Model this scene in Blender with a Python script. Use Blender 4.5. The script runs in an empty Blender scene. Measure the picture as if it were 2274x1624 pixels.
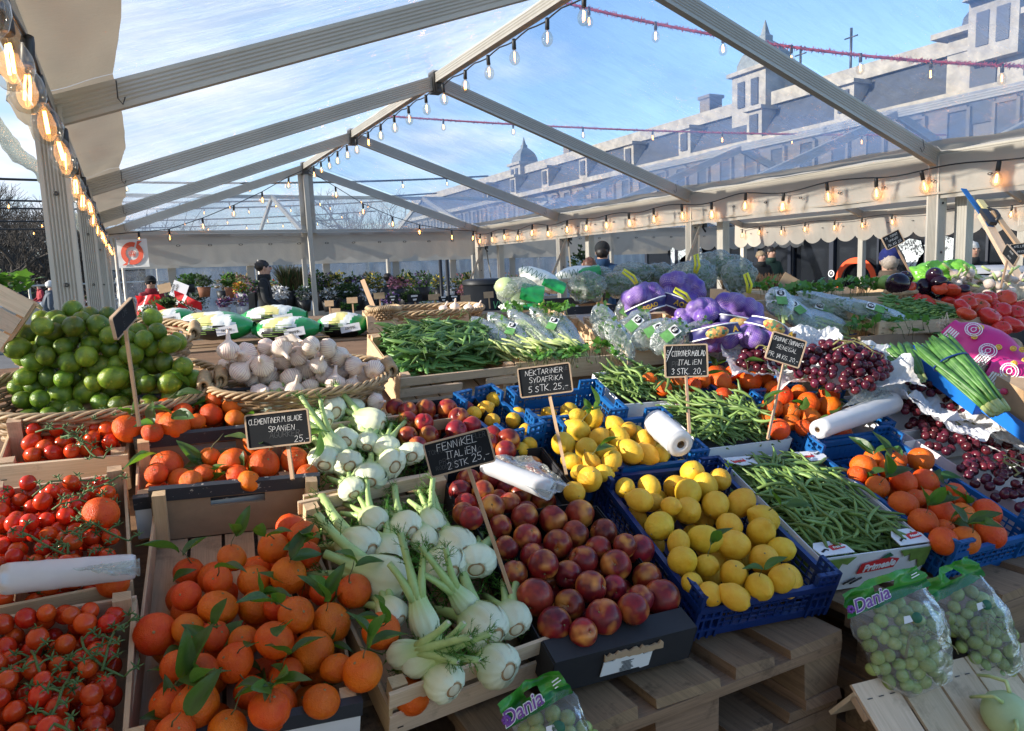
import bpy, math, random, bmesh
from mathutils import Vector as V, Matrix as Mx, Euler, Quaternion, noise
random.seed(7)
R = math.radians
sc = bpy.context.scene
col = sc.collection
PI = math.pi

# ------------------------------------------------------------------ camera and pixel -> world helpers
F_PX, PCX, PCY = 1642.7, 1137.0, 812.0            # the photo seen 2274 px wide
yaw, pitch, roll = R(27.0915), R(7.3882), R(-2.1915)
CAM = V((-2.8307, 0.0, 1.543))
cF = V((math.sin(yaw)*math.cos(pitch), math.cos(yaw)*math.cos(pitch), -math.sin(pitch)))
_r = V((math.cos(yaw), -math.sin(yaw), 0)); _u = _r.cross(cF)
cR = _r*math.cos(roll) + _u*math.sin(roll); cU = -_r*math.sin(roll) + _u*math.cos(roll)
def ray(px, py): return cF + cR*((px-PCX)/F_PX) - cU*((py-PCY)/F_PX)
def at_d(px, py, d): return CAM + ray(px, py)*d
def at_y(px, py, y):
    v = ray(px, py); return CAM + v*(y/v.y)
def at_x(px, py, x):
    v = ray(px, py); return CAM + v*((x-CAM.x)/v.x)
def at_z(px, py, z):
    v = ray(px, py); return CAM + v*((z-CAM.z)/v.z)
def depth(P): return (V(P)-CAM).dot(cF)
SO = V((-1.8, 1.2, 0.93)); ST = R(20.0)           # the sloping display
SX = V((1, 0, 0)); SY = V((0, math.cos(ST), math.sin(ST))); SN = V((0, -math.sin(ST), math.cos(ST)))
def S(px, py, h=0.0):
    v = ray(px, py); return CAM + v*((h-(CAM-SO).dot(SN))/v.dot(SN))
REG = {'a': (0, 950), 'b': (0, 1271), 'c': (600, 900), 'd': (600, 1271), 'e': (1200, 900), 'f': (1200, 1271), 'g': (1780, 900),
       'h': (1780, 1271), 'i': (0, 560), 'l': (500, 560), 'j': (1100, 560), 'k': (1780, 500)}
def Z(k, x, y, r=0):
    o = REG[k]; return (x*.28226+o[0]*.91694, y*.28226+o[1]*.91694, r*.28226)

cam_d = bpy.data.cameras.new('camera'); cam_o = bpy.data.objects.new('camera', cam_d); col.objects.link(cam_o)
cam_d.sensor_width = 36; cam_d.lens = 36*F_PX/2274; cam_d.clip_start = .05; cam_d.clip_end = 2000
cam_o.matrix_world = Mx(((cR.x, cU.x, -cF.x, CAM.x), (cR.y, cU.y, -cF.y, CAM.y), (cR.z, cU.z, -cF.z, CAM.z), (0, 0, 0, 1)))
sc.camera = cam_o

# ------------------------------------------------------------------ object helpers
def tag(o, label=None, cat=None, group=None, kind=None):
    if label: o['label'] = label
    if cat: o['category'] = cat
    if group: o['group'] = group
    if kind: o['kind'] = kind
    return o
def empty(name, M=None, label=None, cat=None, group=None):
    o = bpy.data.objects.new(name, None); col.objects.link(o); o.empty_display_size = .05
    if M is not None: o.matrix_world = M if isinstance(M, Mx) else Mx.Translation(M)
    return tag(o, label, cat, group)
def link(name, me, parent=None, M=None):
    o = bpy.data.objects.new(name, me); col.objects.link(o)
    if parent: o.parent = parent
    if M is not None: o.matrix_local = M
    return o
def frame(o, x, y=None, z=None):
    """matrix from origin and x axis / z-ish axis"""
    x = V(x).normalized()
    if y is None:
        z = V(z); y = z.cross(x).normalized(); z = x.cross(y)
    else:
        y = V(y); y = (y-x*y.dot(x)).normalized(); z = x.cross(y)
    return Mx(((x.x, y.x, z.x, o[0]), (x.y, y.y, z.y, o[1]), (x.z, y.z, z.z, o[2]), (0, 0, 0, 1)))
def zframe(o, z, tw=0.0):
    z = V(z).normalized(); q = z.to_track_quat('Z', 'Y') @ Quaternion((0, 0, 1), tw)
    return Mx.Translation(o) @ q.to_matrix().to_4x4()

class MB:
    def __init__(s): s.v = []; s.f = []; s.uv = []; s.m = []; s.sm = []
    def add(s, vs, fs, uvs=None, M=None, mi=0, smooth=False):
        b = len(s.v)
        if M is not None: vs = [M @ V(p) for p in vs]
        s.v += [tuple(p) for p in vs]
        for i, f in enumerate(fs):
            s.f.append(tuple(b+j for j in f)); s.m.append(mi); s.sm.append(smooth)
            s.uv.append(uvs[i] if uvs else [(0, 0)]*len(f))
        return s
    def box(s, c, d, M=None, mi=0, rough=0.0):
        """box centred c, full size d; uv.u runs along the longest side in metres"""
        x, y, z = d[0]/2, d[1]/2, d[2]/2
        P = [V((sx*x, sy*y, sz*z)) for sz in (-1, 1) for sy in (-1, 1) for sx in (-1, 1)]
        if rough: P = [p+V((random.uniform(-1, 1), random.uniform(-1, 1), random.uniform(-1, 1)))*rough for p in P]
        F = [(0, 2, 3, 1), (4, 5, 7, 6), (0, 1, 5, 4), (2, 6, 7, 3), (0, 4, 6, 2), (1, 3, 7, 5)]
        L = max(range(3), key=lambda k: d[k]); o1, o2 = [k for k in range(3) if k != L]
        ou, ov = random.uniform(0, 50), random.uniform(0, 50)
        uv = [[(P[j][L]+ou, P[j][o1]+P[j][o2]+ov) for j in f] for f in F]
        c = V(c); return s.add([p+c for p in P], F, uv, M, mi)
    def bar(s, a, b, w, h, up=(0, 0, 1), mi=0, rough=0):
        a, b = V(a), V(b); x = (b-a); L = x.length
        up = V(up)
        if abs(x.normalized().dot(up)) > .98: up = V((0, 1, 0))
        return s.box((0, 0, 0), (L, w, h), frame((a+b)/2, x, z=up), mi, rough)
    def tube(s, pts, r, n=8, mi=0, cap=True, M=None, flat=1.0, up=None, smooth=True):
        pts = [V(p) for p in pts]; k = len(pts)
        rr = r if isinstance(r, (list, tuple)) else [r]*k
        vs = []; fs = []; uv = []; L = 0; T0 = None; nrm = None; ls = []
        for i, p in enumerate(pts):
            t = (pts[min(i+1, k-1)]-pts[max(i-1, 0)])
            if t.length < 1e-9: t = V((0, 0, 1))
            t.normalize()
            if nrm is None:
                a = V(up) if up else (V((0, 0, 1)) if abs(t.z) < .9 else V((1, 0, 0)))
                nrm = (a-t*a.dot(t)).normalized()
            else:
                nrm = nrm-t*nrm.dot(t)
                nrm = nrm.normalized() if nrm.length > 1e-6 else t.orthogonal().normalized()
            bn = t.cross(nrm)
            if i: L += (p-pts[i-1]).length
            ls.append(L)
            for j in range(n):
                a = 2*PI*j/n; vs.append(p+(nrm*math.cos(a)*flat+bn*math.sin(a))*rr[i])
        for i in range(k-1):
            for j in range(n):
                j2 = (j+1) % n
                fs.append((i*n+j, i*n+j2, (i+1)*n+j2, (i+1)*n+j)); uv.append([(ls[i], j/n), (ls[i], (j+1)/n), (ls[i+1], (j+1)/n), (ls[i+1], j/n)])
        if cap:
            fs.append(tuple(range(n-1, -1, -1))); uv.append([(0, 0)]*n); fs.append(tuple((k-1)*n+j for j in range(n))); uv.append([(0, 0)]*n)
        return s.add(vs, fs, uv, M, mi, smooth)
    def lathe(s, prof, n=16, M=None, mi=0, smooth=True, fn=None):
        """prof: (radius, z) list; fn(p, ang, i) may move points"""
        vs = []; fs = []; uv = []
        for i, (r, z) in enumerate(prof):
            for j in range(n):
                a = 2*PI*j/n; p = V((r*math.cos(a), r*math.sin(a), z))
                if fn: p = fn(p, a, i)
                vs.append(p)
        for i in range(len(prof)-1):
            for j in range(n):
                j2 = (j+1) % n
                fs.append((i*n+j, i*n+j2, (i+1)*n+j2, (i+1)*n+j)); uv.append([(j/n, i/9), ((j+1)/n, i/9), ((j+1)/n, (i+1)/9), (j/n, (i+1)/9)])
        return s.add(vs, fs, uv, M, mi, smooth)
    def grid(s, fn, nu, nv, M=None, mi=0, smooth=True, closed_u=False):
        vs = [fn(i/nu, j/nv) for j in range(nv+1) for i in range(nu+1)]
        fs = []; uv = []
        for j in range(nv):
            for i in range(nu):
                a = j*(nu+1)+i; fs.append((a, a+1, a+nu+2, a+nu+1))
                uv.append([(i/nu, j/nv), ((i+1)/nu, j/nv), ((i+1)/nu, (j+1)/nv), (i/nu, (j+1)/nv)])
        return s.add(vs, fs, uv, M, mi, smooth)
    def ball(s, c, r, n=12, m=8, M=None, mi=0, fn=None, sc3=(1, 1, 1)):
        vs = []; fs = []; uv = []
        c = V(c)
        for i in range(m+1):
            th = PI*i/m
            for j in range(n):
                a = 2*PI*j/n; d = V((math.sin(th)*math.cos(a), math.sin(th)*math.sin(a), math.cos(th)))
                k = fn(d) if fn else 1
                vs.append(c+V((d.x*sc3[0], d.y*sc3[1], d.z*sc3[2]))*r*k)
        for i in range(m):
            for j in range(n):
                j2 = (j+1) % n; fs.append((i*n+j, (i+1)*n+j, (i+1)*n+j2, i*n+j2)); uv.append([(j/n, i/m), (j/n, (i+1)/m), ((j+1)/n, (i+1)/m), ((j+1)/n, i/m)])
        return s.add(vs, fs, uv, M, mi, True)
    def poly(s, pts, th, M=None, mi=0):
        """flat outline in xy, extruded th along z"""
        n = len(pts); vs = [(x, y, 0) for x, y in pts]+[(x, y, th) for x, y in pts]
        fs = [tuple(range(n-1, -1, -1)), tuple(range(n, 2*n))]+[(i, (i+1) % n, (i+1) % n+n, i+n) for i in range(n)]
        uv = [[pts[j % n] for j in f] for f in fs]
        return s.add(vs, fs, uv, M, mi)
    def mesh(s, name, mats, weld=False):
        me = bpy.data.meshes.new(name); me.from_pydata(s.v, [], s.f)
        ul = me.uv_layers.new(name='UVMap')
        flat = [c for f in s.uv for p in f for c in p]
        ul.data.foreach_set('uv', flat)
        me.polygons.foreach_set('use_smooth', s.sm); me.polygons.foreach_set('material_index', s.m)
        for m in (mats if isinstance(mats, (list, tuple)) else [mats]): me.materials.append(m)
        if weld:
            bm = bmesh.new(); bm.from_mesh(me); bmesh.ops.remove_doubles(bm, verts=bm.verts, dist=1e-5); bm.to_mesh(me); bm.free()
        me.validate(); me.update(); return me
    def build(s, name, mats, parent=None, M=None, weld=False): return link(name, s.mesh(name, mats, weld), parent, M)

def copy_tree(o, parent=None):
    c = o.copy(); col.objects.link(c)
    if parent: c.parent = parent
    for ch in o.children: copy_tree(ch, c)
    return c
def lerp(a, b, t): return a+(b-a)*t
def rnd(a, b): return random.uniform(a, b)
def arc(a, b, sag, n=12):
    a, b = V(a), V(b); return [a.lerp(b, i/n)-V((0, 0, sag*4*(i/n)*(1-i/n))) for i in range(n+1)]

# ------------------------------------------------------------------ materials
class Mat:
    def __init__(s, name):
        s.m = bpy.data.materials.new(name); s.m.use_nodes = True; s.t = s.m.node_tree; s.n = s.t.nodes; s.l = s.t.links
        s.b = s.n['Principled BSDF']; s.out = s.n['Material Output']
    def node(s, k, **kw):
        n = s.n.new('ShaderNode'+k)
        for a, b in kw.items():
            if a in n.inputs.keys(): n.inputs[a].default_value = b
            else: setattr(n, a, b)
        return n
    def link(s, a, b): s.l.new(a, b)
    def coord(s, what='Object', scale=(1, 1, 1), off=None):
        t = s.node('TexCoord'); mp = s.node('Mapping'); mp.inputs['Scale'].default_value = scale
        s.link(t.outputs[what], mp.inputs['Vector'])
        if off is not None: s.link(off, mp.inputs['Location'])
        return mp.outputs['Vector']
    def noise(s, vec, scale=5, detail=4, rough=.6, dist=0):
        n = s.node('TexNoise'); n.inputs['Scale'].default_value = scale; n.inputs['Detail'].default_value = detail
        n.inputs['Roughness'].default_value = rough; n.inputs['Distortion'].default_value = dist
        s.link(vec, n.inputs['Vector']); return n.outputs['Fac']
    def voronoi(s, vec, scale=5, feature='F1'):
        n = s.node('TexVoronoi', feature=feature); n.inputs['Scale'].default_value = scale; s.link(vec, n.inputs['Vector']); return n.outputs['Distance']
    def wave(s, vec, scale=5, dist=2, axis='X', detail=2, dscale=1):
        n = s.node('TexWave', bands_direction=axis); n.inputs['Scale'].default_value = scale; n.inputs['Distortion'].default_value = dist
        n.inputs['Detail'].default_value = detail; n.inputs['Detail Scale'].default_value = dscale; s.link(vec, n.inputs['Vector']); return n.outputs['Fac']
    def ramp(s, fac, stops, interp='LINEAR'):
        n = s.node('ValToRGB'); cr = n.color_ramp; cr.interpolation = interp
        while len(cr.elements) < len(stops): cr.elements.new(.5)
        for e, (p, c) in zip(cr.elements, stops):
            e.position = p; e.color = (*c, 1) if not isinstance(c, (int, float)) else (c, c, c, 1)
        s.link(fac, n.inputs['Fac']); return n.outputs['Color']
    def mix(s, fac, a, b, mode='MIX'):
        n = s.node('Mix', data_type='RGBA', blend_type=mode)
        for i, x in ((0, fac), (6, a), (7, b)):
            if isinstance(x, (int, float)): n.inputs[i].default_value = x if i == 0 else (x, x, x, 1)
            elif isinstance(x, tuple): n.inputs[i].default_value = (*x, 1)
            else: s.link(x, n.inputs[i])
        return n.outputs[2]
    def math(s, op, a, b=0.0, clamp=False):
        n = s.node('Math', operation=op, use_clamp=clamp)
        for i, x in ((0, a), (1, b)):
            if isinstance(x, (int, float)): n.inputs[i].default_value = x
            else: s.link(x, n.inputs[i])
        return n.outputs[0]
    def rand(s): return s.node('ObjectInfo').outputs['Random']
    def hsv(s, colr, h=None, sat=None, val=None):
        n = s.node('HueSaturation'); s.link(colr, n.inputs['Color'])
        for k, x in (('Hue', h), ('Saturation', sat), ('Value', val)):
            if x is None: continue
            if isinstance(x, (int, float)): n.inputs[k].default_value = x
            else: s.link(x, n.inputs[k])
        return n.outputs['Color']
    def vary(s, colr, lo=.75, hi=1.2, hue=.01):
        r = s.rand(); v = s.math('MULTIPLY_ADD', r, hi-lo); s.n[-1].inputs[2].default_value = lo
        r2 = s.math('FRACT', s.math('MULTIPLY', r, 7.31)); h = s.math('MULTIPLY_ADD', r2, 2*hue); s.n[-1].inputs[2].default_value = .5-hue
        return s.hsv(colr, h, None, v)
    def set(s, color=None, rough=None, metal=None, spec=None, **kw):
        def put(k, x):
            if x is None: return
            if isinstance(x, tuple): s.b.inputs[k].default_value = (*x, 1) if len(x) == 3 else x
            elif isinstance(x, (int, float)): s.b.inputs[k].default_value = x
            else: s.link(x, s.b.inputs[k])
        put('Base Color', color); put('Roughness', rough); put('Metallic', metal); put('Specular IOR Level', spec)
        for k, x in kw.items(): put(k.replace('_', ' '), x)
        return s
    def bump(s, h, strength=.3, dist=.01):
        n = s.node('Bump'); n.inputs['Strength'].default_value = strength; n.inputs['Distance'].default_value = dist
        s.link(h, n.inputs['Height']); s.link(n.outputs['Normal'], s.b.inputs['Normal']); return n
    def shade(s, sh): s.link(sh, s.out.inputs['Surface'])
    def translucent(s, colr, amt):
        t = s.node('BsdfTranslucent'); mx = s.node('MixShader'); mx.inputs[0].default_value = amt
        if isinstance(colr, tuple): t.inputs['Color'].default_value = (*colr, 1)
        else: s.link(colr, t.inputs['Color'])
        s.link(s.b.outputs[0], mx.inputs[1]); s.link(t.outputs[0], mx.inputs[2]); s.shade(mx.outputs[0]); return mx
def plain(name, c, rough=.6, var=.12, scale=8, spec=.5, metal=0, bump=0.0):
    m = Mat(name); v = m.coord('Object'); n = m.noise(v, scale, 5)
    d = tuple(x*(1-var) for x in c); l = tuple(min(1, x*(1+var)) for x in c)
    m.set(m.ramp(n, [(.3, d), (.7, l)]), rough, metal, spec)
    if bump: m.bump(n, bump, .01)
    return m.m
M = {}
def wood(name, c1, c2, rough=.75, dirt=.3, knots=True):
    m = Mat(name); uv = m.coord('UV', (1, 1, 1)); st = m.coord('UV', (2.2, 45, 1))
    g = m.noise(st, 2.2, 6, .65, .6); big = m.noise(m.coord('UV', (3, 9, 1)), 1.6, 3)
    c = m.ramp(g, [(.28, c2), (.62, c1)]); c = m.mix(m.ramp(big, [(.35, .0), (.75, .55)]), c, tuple(x*.72 for x in c1))
    fine = m.noise(m.coord('UV', (8, 260, 1)), 2, 3); c = m.mix(.22, c, m.ramp(fine, [(.3, tuple(x*.5 for x in c2)), (.6, c1)]))
    d = m.noise(m.coord('Object', (1, 1, 1)), 14, 5, .7); c = m.mix(m.math('MULTIPLY', m.ramp(d, [(.56, 0.0), (.72, 1.0)]), dirt), c, tuple(x*.3 for x in c2))
    m.set(m.vary(c, .86, 1.1, .008), rough, spec=.3); m.bump(m.math('ADD', g, fine), .25, .0015); return m.m
M['crate'] = wood('crate_wood', (.66, .46, .28), (.50, .32, .18), dirt=.5)
M['crate_pale'] = wood('pale_crate_wood', (.74, .55, .37), (.58, .41, .26), dirt=.45)
M['pallet'] = wood('pallet_wood', (.33, .205, .12), (.155, .095, .058), dirt=.8)
M['stake'] = wood('stake_wood', (.55, .36, .22), (.42, .27, .16), dirt=.2)
M['board'] = plain('brown_fibreboard', (.30, .205, .13), .8, .12, 30)
def chipped(name, c, under):
    m = Mat(name); v = m.coord('Object', (1, 1, 2.2)); n = m.noise(v, 60, 4, .7); big = m.noise(v, 5, 2)
    f = m.ramp(m.math('ADD', m.math('MULTIPLY', n, .75), m.math('MULTIPLY', big, .35)), [(.66, 0.0), (.69, 1.0)])
    m.set(m.mix(f, c, under), .55, spec=.4); return m.m
M['dark_rim'] = chipped('chipped_dark_paint', (.035, .04, .05), (.50, .45, .40))
M['stain'] = chipped('purple_grey_stain', (.10, .08, .10), (.45, .38, .33))
def leaf(name, c, tr, rough=.4):
    m = Mat(name); uv = m.coord('UV'); n = m.noise(m.coord('Object'), 25, 3)
    cc = m.mix(m.ramp(n, [(.3, 0.0), (.7, 1.0)]), c, tuple(x*1.5 for x in c)); cc = m.vary(cc, .65, 1.35, .015)
    m.set(cc, rough, spec=.5); m.bump(n, .2, .003); m.translucent(tr, .3); return m.m
M['leaf'] = leaf('citrus_leaf', (.036, .088, .022), (.20, .45, .03))
M['herb'] = leaf('herb_leaf', (.05, .14, .025), (.2, .45, .05))
M['shrub'] = leaf('shrub_leaf', (.035, .06, .022), (.08, .16, .03), .6)
M['frond'] = leaf('fennel_frond', (.06, .17, .02), (.2, .5, .04), .6)
M['twig'] = plain('green_twig', (.10, .11, .04), .7)
M['vine'] = plain('tomato_vine', (.07, .13, .035), .65)
def fruit(name, c1, c2, rough=.42, pore=220, pstr=.25, mott=6, var=(.85, 1.15), hue=.008, sss=.0, third=None, thr=(.62, .8), td=4, tm=1.7):
    m = Mat(name); o = m.coord('Object', off=None); r = m.rand()
    mp = o.node; add = m.node('VectorMath', operation='ADD'); cmb = m.node('CombineXYZ')
    for i in range(3): m.link(m.math('MULTIPLY', r, 13.7*(i+1)), cmb.inputs[i])
    m.link(o, add.inputs[0]); m.link(cmb.outputs[0], add.inputs[1]); v = add.outputs[0]
    n = m.noise(v, mott, 3); c = m.ramp(n, [(.3, c1), (.7, c2)])
    if third: c = m.mix(m.ramp(m.noise(v, mott*tm, td), [(thr[0], 0.0), (thr[1], 1.0)]), c, third)
    spk = m.noise(v, mott*9, 2); c = m.mix(m.ramp(spk, [(.74, 0.0), (.80, .4)]), c, tuple(x*.35 for x in c1))
    m.set(m.vary(c, var[0], var[1], hue), rough, spec=.38)
    if sss: m.set(Subsurface_Weight=sss, Subsurface_Radius=(.02, .008, .004), Subsurface_Scale=.5)
    if pore: m.bump(m.math('ADD', m.math('MULTIPLY', m.voronoi(v, pore), 1.0), m.math('MULTIPLY', m.noise(v, 4, 2), 1.5)), pstr, .0022)
    return m.m
M['clementine'] = fruit('clementine_peel', (.70, .080, .003), (.82, .155, .006), .40, 20, .5, 1.1, (.80, 1.06), .010)
M['lemon'] = fruit('lemon_peel', (.78, .41, .018), (.84, .54, .045), .40, 20, .4, 1.2, (.85, 1.08), .010)
M['lime'] = fruit('lime_peel', (.055, .115, .010), (.165, .245, .018), .28, 22, .25, 1.3, (.6, 1.45), .014, third=(.38, .37, .04), thr=(.58, .78))
M['tomato'] = fruit('tomato_skin', (.52, .030, .006), (.62, .075, .014), .18, 0, 0, 1.2, (.74, 1.1), .008)
M['beef_tomato'] = fruit('beef_tomato_skin', (.56, .03, .014), (.62, .06, .025), .20, 0, 0, 1.5, (.9, 1.1), .008)
M['nectarine'] = fruit('nectarine_skin', (.085, .006, .012), (.34, .028, .016), .32, 0, 0, 1.0, (.72, 1.2), .012, third=(.66, .27, .05), thr=(.50, .74), td=1.5, tm=.85)
M['grape'] = fruit('red_grape_skin', (.030, .006, .014), (.115, .014, .024), .22, 0, 0, 1.2, (.65, 1.35), .014)
M['green_grape'] = fruit('green_grape_skin', (.24, .31, .07), (.34, .40, .13), .22, 0, 0, 1.2, (.8, 1.15), .012)
M['aubergine'] = fruit('aubergine_skin', (.012, .004, .012), (.025, .007, .018), .13, 0, 0, 1.2)
M['mango'] = fruit('mango_skin', (.14, .17, .03), (.40, .13, .05), .35, 0, 0, 22)
def fennel_mat():
    m = Mat('fennel_flesh'); o = m.coord('Object'); sep = m.node('SeparateXYZ'); m.link(o, sep.inputs[0])
    uv = m.coord('UV', (26, .6, 1)); w = m.wave(uv, 1.0, 2.2, 'X', 2, .6)
    g = m.ramp(sep.outputs['Z'], [(.0, (.76, .77, .60)), (.05, (.70, .76, .50)), (.09, (.48, .62, .26)), (.15, (.32, .50, .13))])
    c = m.mix(m.ramp(w, [(.62, 0.0), (.95, .5)]), g, (.46, .55, .25))
    st = m.noise(o, 55, 4, .7); c = m.mix(m.ramp(st, [(.66, 0.0), (.76, .55)]), c, (.42, .30, .13))
    m.set(m.vary(c, .88, 1.06, .01), .38, spec=.5); m.bump(w, .12, .002); return m.m
M['fennel'] = fennel_mat()
M['fennel_stalk'] = plain('fennel_stalk', (.38, .52, .19), .45, .15, 20)
M['fennel_cut'] = plain('fennel_cut_face', (.62, .55, .38), .6, .12, 60)
M['fennel_rim'] = plain('fennel_brown_edge', (.34, .20, .09), .7, .2, 60)
def garlic_mat(name, base, str_):
    m = Mat(name); uv = m.coord('UV', (9, .4, 1)); w = m.wave(uv, 1.0, 4.5, 'X', 3, 1.2)
    n = m.noise(m.coord('Object'), 2.4, 4)
    c = m.mix(m.ramp(w, [(.45, 0.0), (.95, .6)]), base, str_); c = m.mix(m.ramp(n, [(.45, 0.0), (.75, .7)]), c, tuple(x*1.05 for x in base))
    m.set(m.vary(c, .85, 1.1, .01), .5, spec=.4); m.bump(w, .2, .002); return m.m
M['garlic'] = garlic_mat('garlic_skin', (.80, .68, .56), (.42, .20, .26))
M['garlic_neck'] = plain('garlic_neck', (.62, .50, .36), .7, .15, 40)
def veg(name, c, c2, rough=.4):
    m = Mat(name); n = m.noise(m.coord('Object'), 40, 3); m.set(m.vary(m.ramp(n, [(.3, c), (.7, c2)]), .72, 1.25, .012), rough, spec=.4); return m.m
M['bean'] = veg('green_bean', (.115, .20, .045), (.19, .29, .08))
M['pod'] = veg('pea_pod', (.07, .155, .036), (.125, .225, .06))
M['celery'] = veg('celery_stalk', (.36, .46, .14), (.52, .58, .26))
M['onion_green'] = veg('spring_onion_leaf', (.035, .10, .022), (.10, .22, .045))
M['radish'] = plain('radish_skin', (.55, .05, .12), .4, .3, 20)
M['stem'] = plain('fruit_stem', (.16, .17, .05), .7)
M['grape_stem'] = plain('grape_stem', (.22, .20, .07), .7)
M['calyx'] = plain('tomato_calyx', (.06, .13, .03), .7)
M['scar'] = plain('fruit_scar', (.30, .22, .09), .8)
def plastic(name, c, rough=.38): return plain(name, c, rough, .1, 20, .5)
M['blue'] = plastic('blue_plastic', (.006, .095, .30)); M['navy'] = plastic('navy_plastic', (.006, .028, .14))
M['blue_card'] = plain('blue_printed_card', (.005, .13, .50), .5, .08)
M['black_card'] = plain('black_card', (.018, .018, .022), .7, .15, 20)
M['white_card'] = plain('white_card', (.74, .74, .76), .6, .05)
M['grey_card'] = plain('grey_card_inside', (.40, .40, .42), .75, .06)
M['pink_card'] = plain('pale_pink_card', (.62, .50, .52), .65, .06)
M['kraft'] = plain('kraft_card', (.40, .27, .16), .8, .1, 25)
M['green_print'] = plain('green_leaf_print', (.16, .26, .05), .5, .25, 40)
M['dark_green'] = plain('dark_green_print', (.02, .12, .06), .5, .2, 40)
M['red_print'] = plain('red_print', (.62, .02, .025), .5, .03); M['white_print'] = plain('white_print', (.85, .85, .85), .5, .02)
M['black_print'] = plain('black_print', (.012, .012, .014), .5, .02); M['purple_print'] = plain('purple_print', (.18, .05, .30), .4, .05)
M['yellow_print'] = plain('yellow_print', (.78, .52, .06), .5, .04); M['navy_print'] = plain('navy_print', (.02, .018, .13), .4, .1)
M['slate'] = plain('chalkboard_slate', (.016, .018, .021), .85, .3, 6, spec=.15); M['chalk'] = plain('chalk', (.72, .72, .72), .9, .1, 90)
M['chalk_old'] = plain('wiped_chalk', (.085, .09, .095), .9, .3, 60)
M['sign_frame'] = plain('sign_frame_wood', (.46, .33, .22), .7, .15, 30)
M['steel'] = plain('dark_steel', (.08, .075, .07), .45, .2, 30, metal=.8)
def paper(name, c, amt=.25, rough=.7):
    m = Mat(name); n = m.noise(m.coord('Object'), 30, 5); m.set(m.ramp(n, [(.3, tuple(x*.93 for x in c)), (.7, c)]), rough); m.bump(n, .25, .004); m.translucent(c, amt); return m.m
M['tissue'] = paper('white_tissue', (.82, .82, .83), .35)
M['roll'] = paper('bag_roll_film', (.80, .81, .84), .35, .25)
def film(name, tint=(.9, .93, .95), haze=.22, glossy=.10, rough=.10, hcol=(.8, .82, .84), scale=9):
    """clear plastic: see-through with a creased sheen and a little white haze"""
    m = Mat(name); v = m.coord('Object'); n = m.noise(v, scale, 5, .6, 1.5)
    tr = m.node('BsdfTransparent'); tr.inputs['Color'].default_value = (*tint, 1)
    gl = m.node('BsdfGlossy'); gl.inputs['Roughness'].default_value = rough
    df = m.node('BsdfDiffuse'); df.inputs['Color'].default_value = (*hcol, 1); tl = m.node('BsdfTranslucent'); tl.inputs['Color'].default_value = (*hcol, 1)
    bp = m.node('Bump'); bp.inputs['Strength'].default_value = .6; bp.inputs['Distance'].default_value = .02; m.link(n, bp.inputs['Height'])
    for b in (gl, df): m.link(bp.outputs[0], b.inputs['Normal'])
    hz = m.node('MixShader'); hz.inputs[0].default_value = .5; m.link(df.outputs[0], hz.inputs[1]); m.link(tl.outputs[0], hz.inputs[2])
    a = m.node('MixShader'); f1 = m.ramp(n, [(.35, haze*.45), (.72, min(1, haze*1.9))]); m.link(f1, a.inputs[0]); m.link(tr.outputs[0], a.inputs[1]); m.link(hz.outputs[0], a.inputs[2])
    fr = m.node('LayerWeight'); fr.inputs['Blend'].default_value = .25; b = m.node('MixShader')
    m.link(m.math('MULTIPLY_ADD', fr.outputs['Fresnel'], .5), b.inputs[0]); m.n[-2 if False else -1]
    m.b.inputs['Base Color'].default_value = (0, 0, 0, 1)
    mm = [x for x in m.n if x.bl_idname == 'ShaderNodeMath'][-1]; mm.inputs[2].default_value = glossy
    m.link(a.outputs[0], b.inputs[1]); m.link(gl.outputs[0], b.inputs[2]); m.shade(b.outputs[0]); return m.m
M['bag_film'] = film('clear_bag_film', (.95, .96, .96), .09, .04, .12, scale=22)
M['milky_film'] = film('milky_bag_film', (.86, .91, .88), .36, .06, .2, (.62, .68, .64), scale=30)
M['green_film'] = film('green_bag_film', (.10, .42, .06), .45, .06, .2, (.05, .30, .03))
M['window_film'] = film('tent_window_film', (.90, .92, .95), .22, .05, .1, (.62, .66, .72), 1.3)

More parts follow.
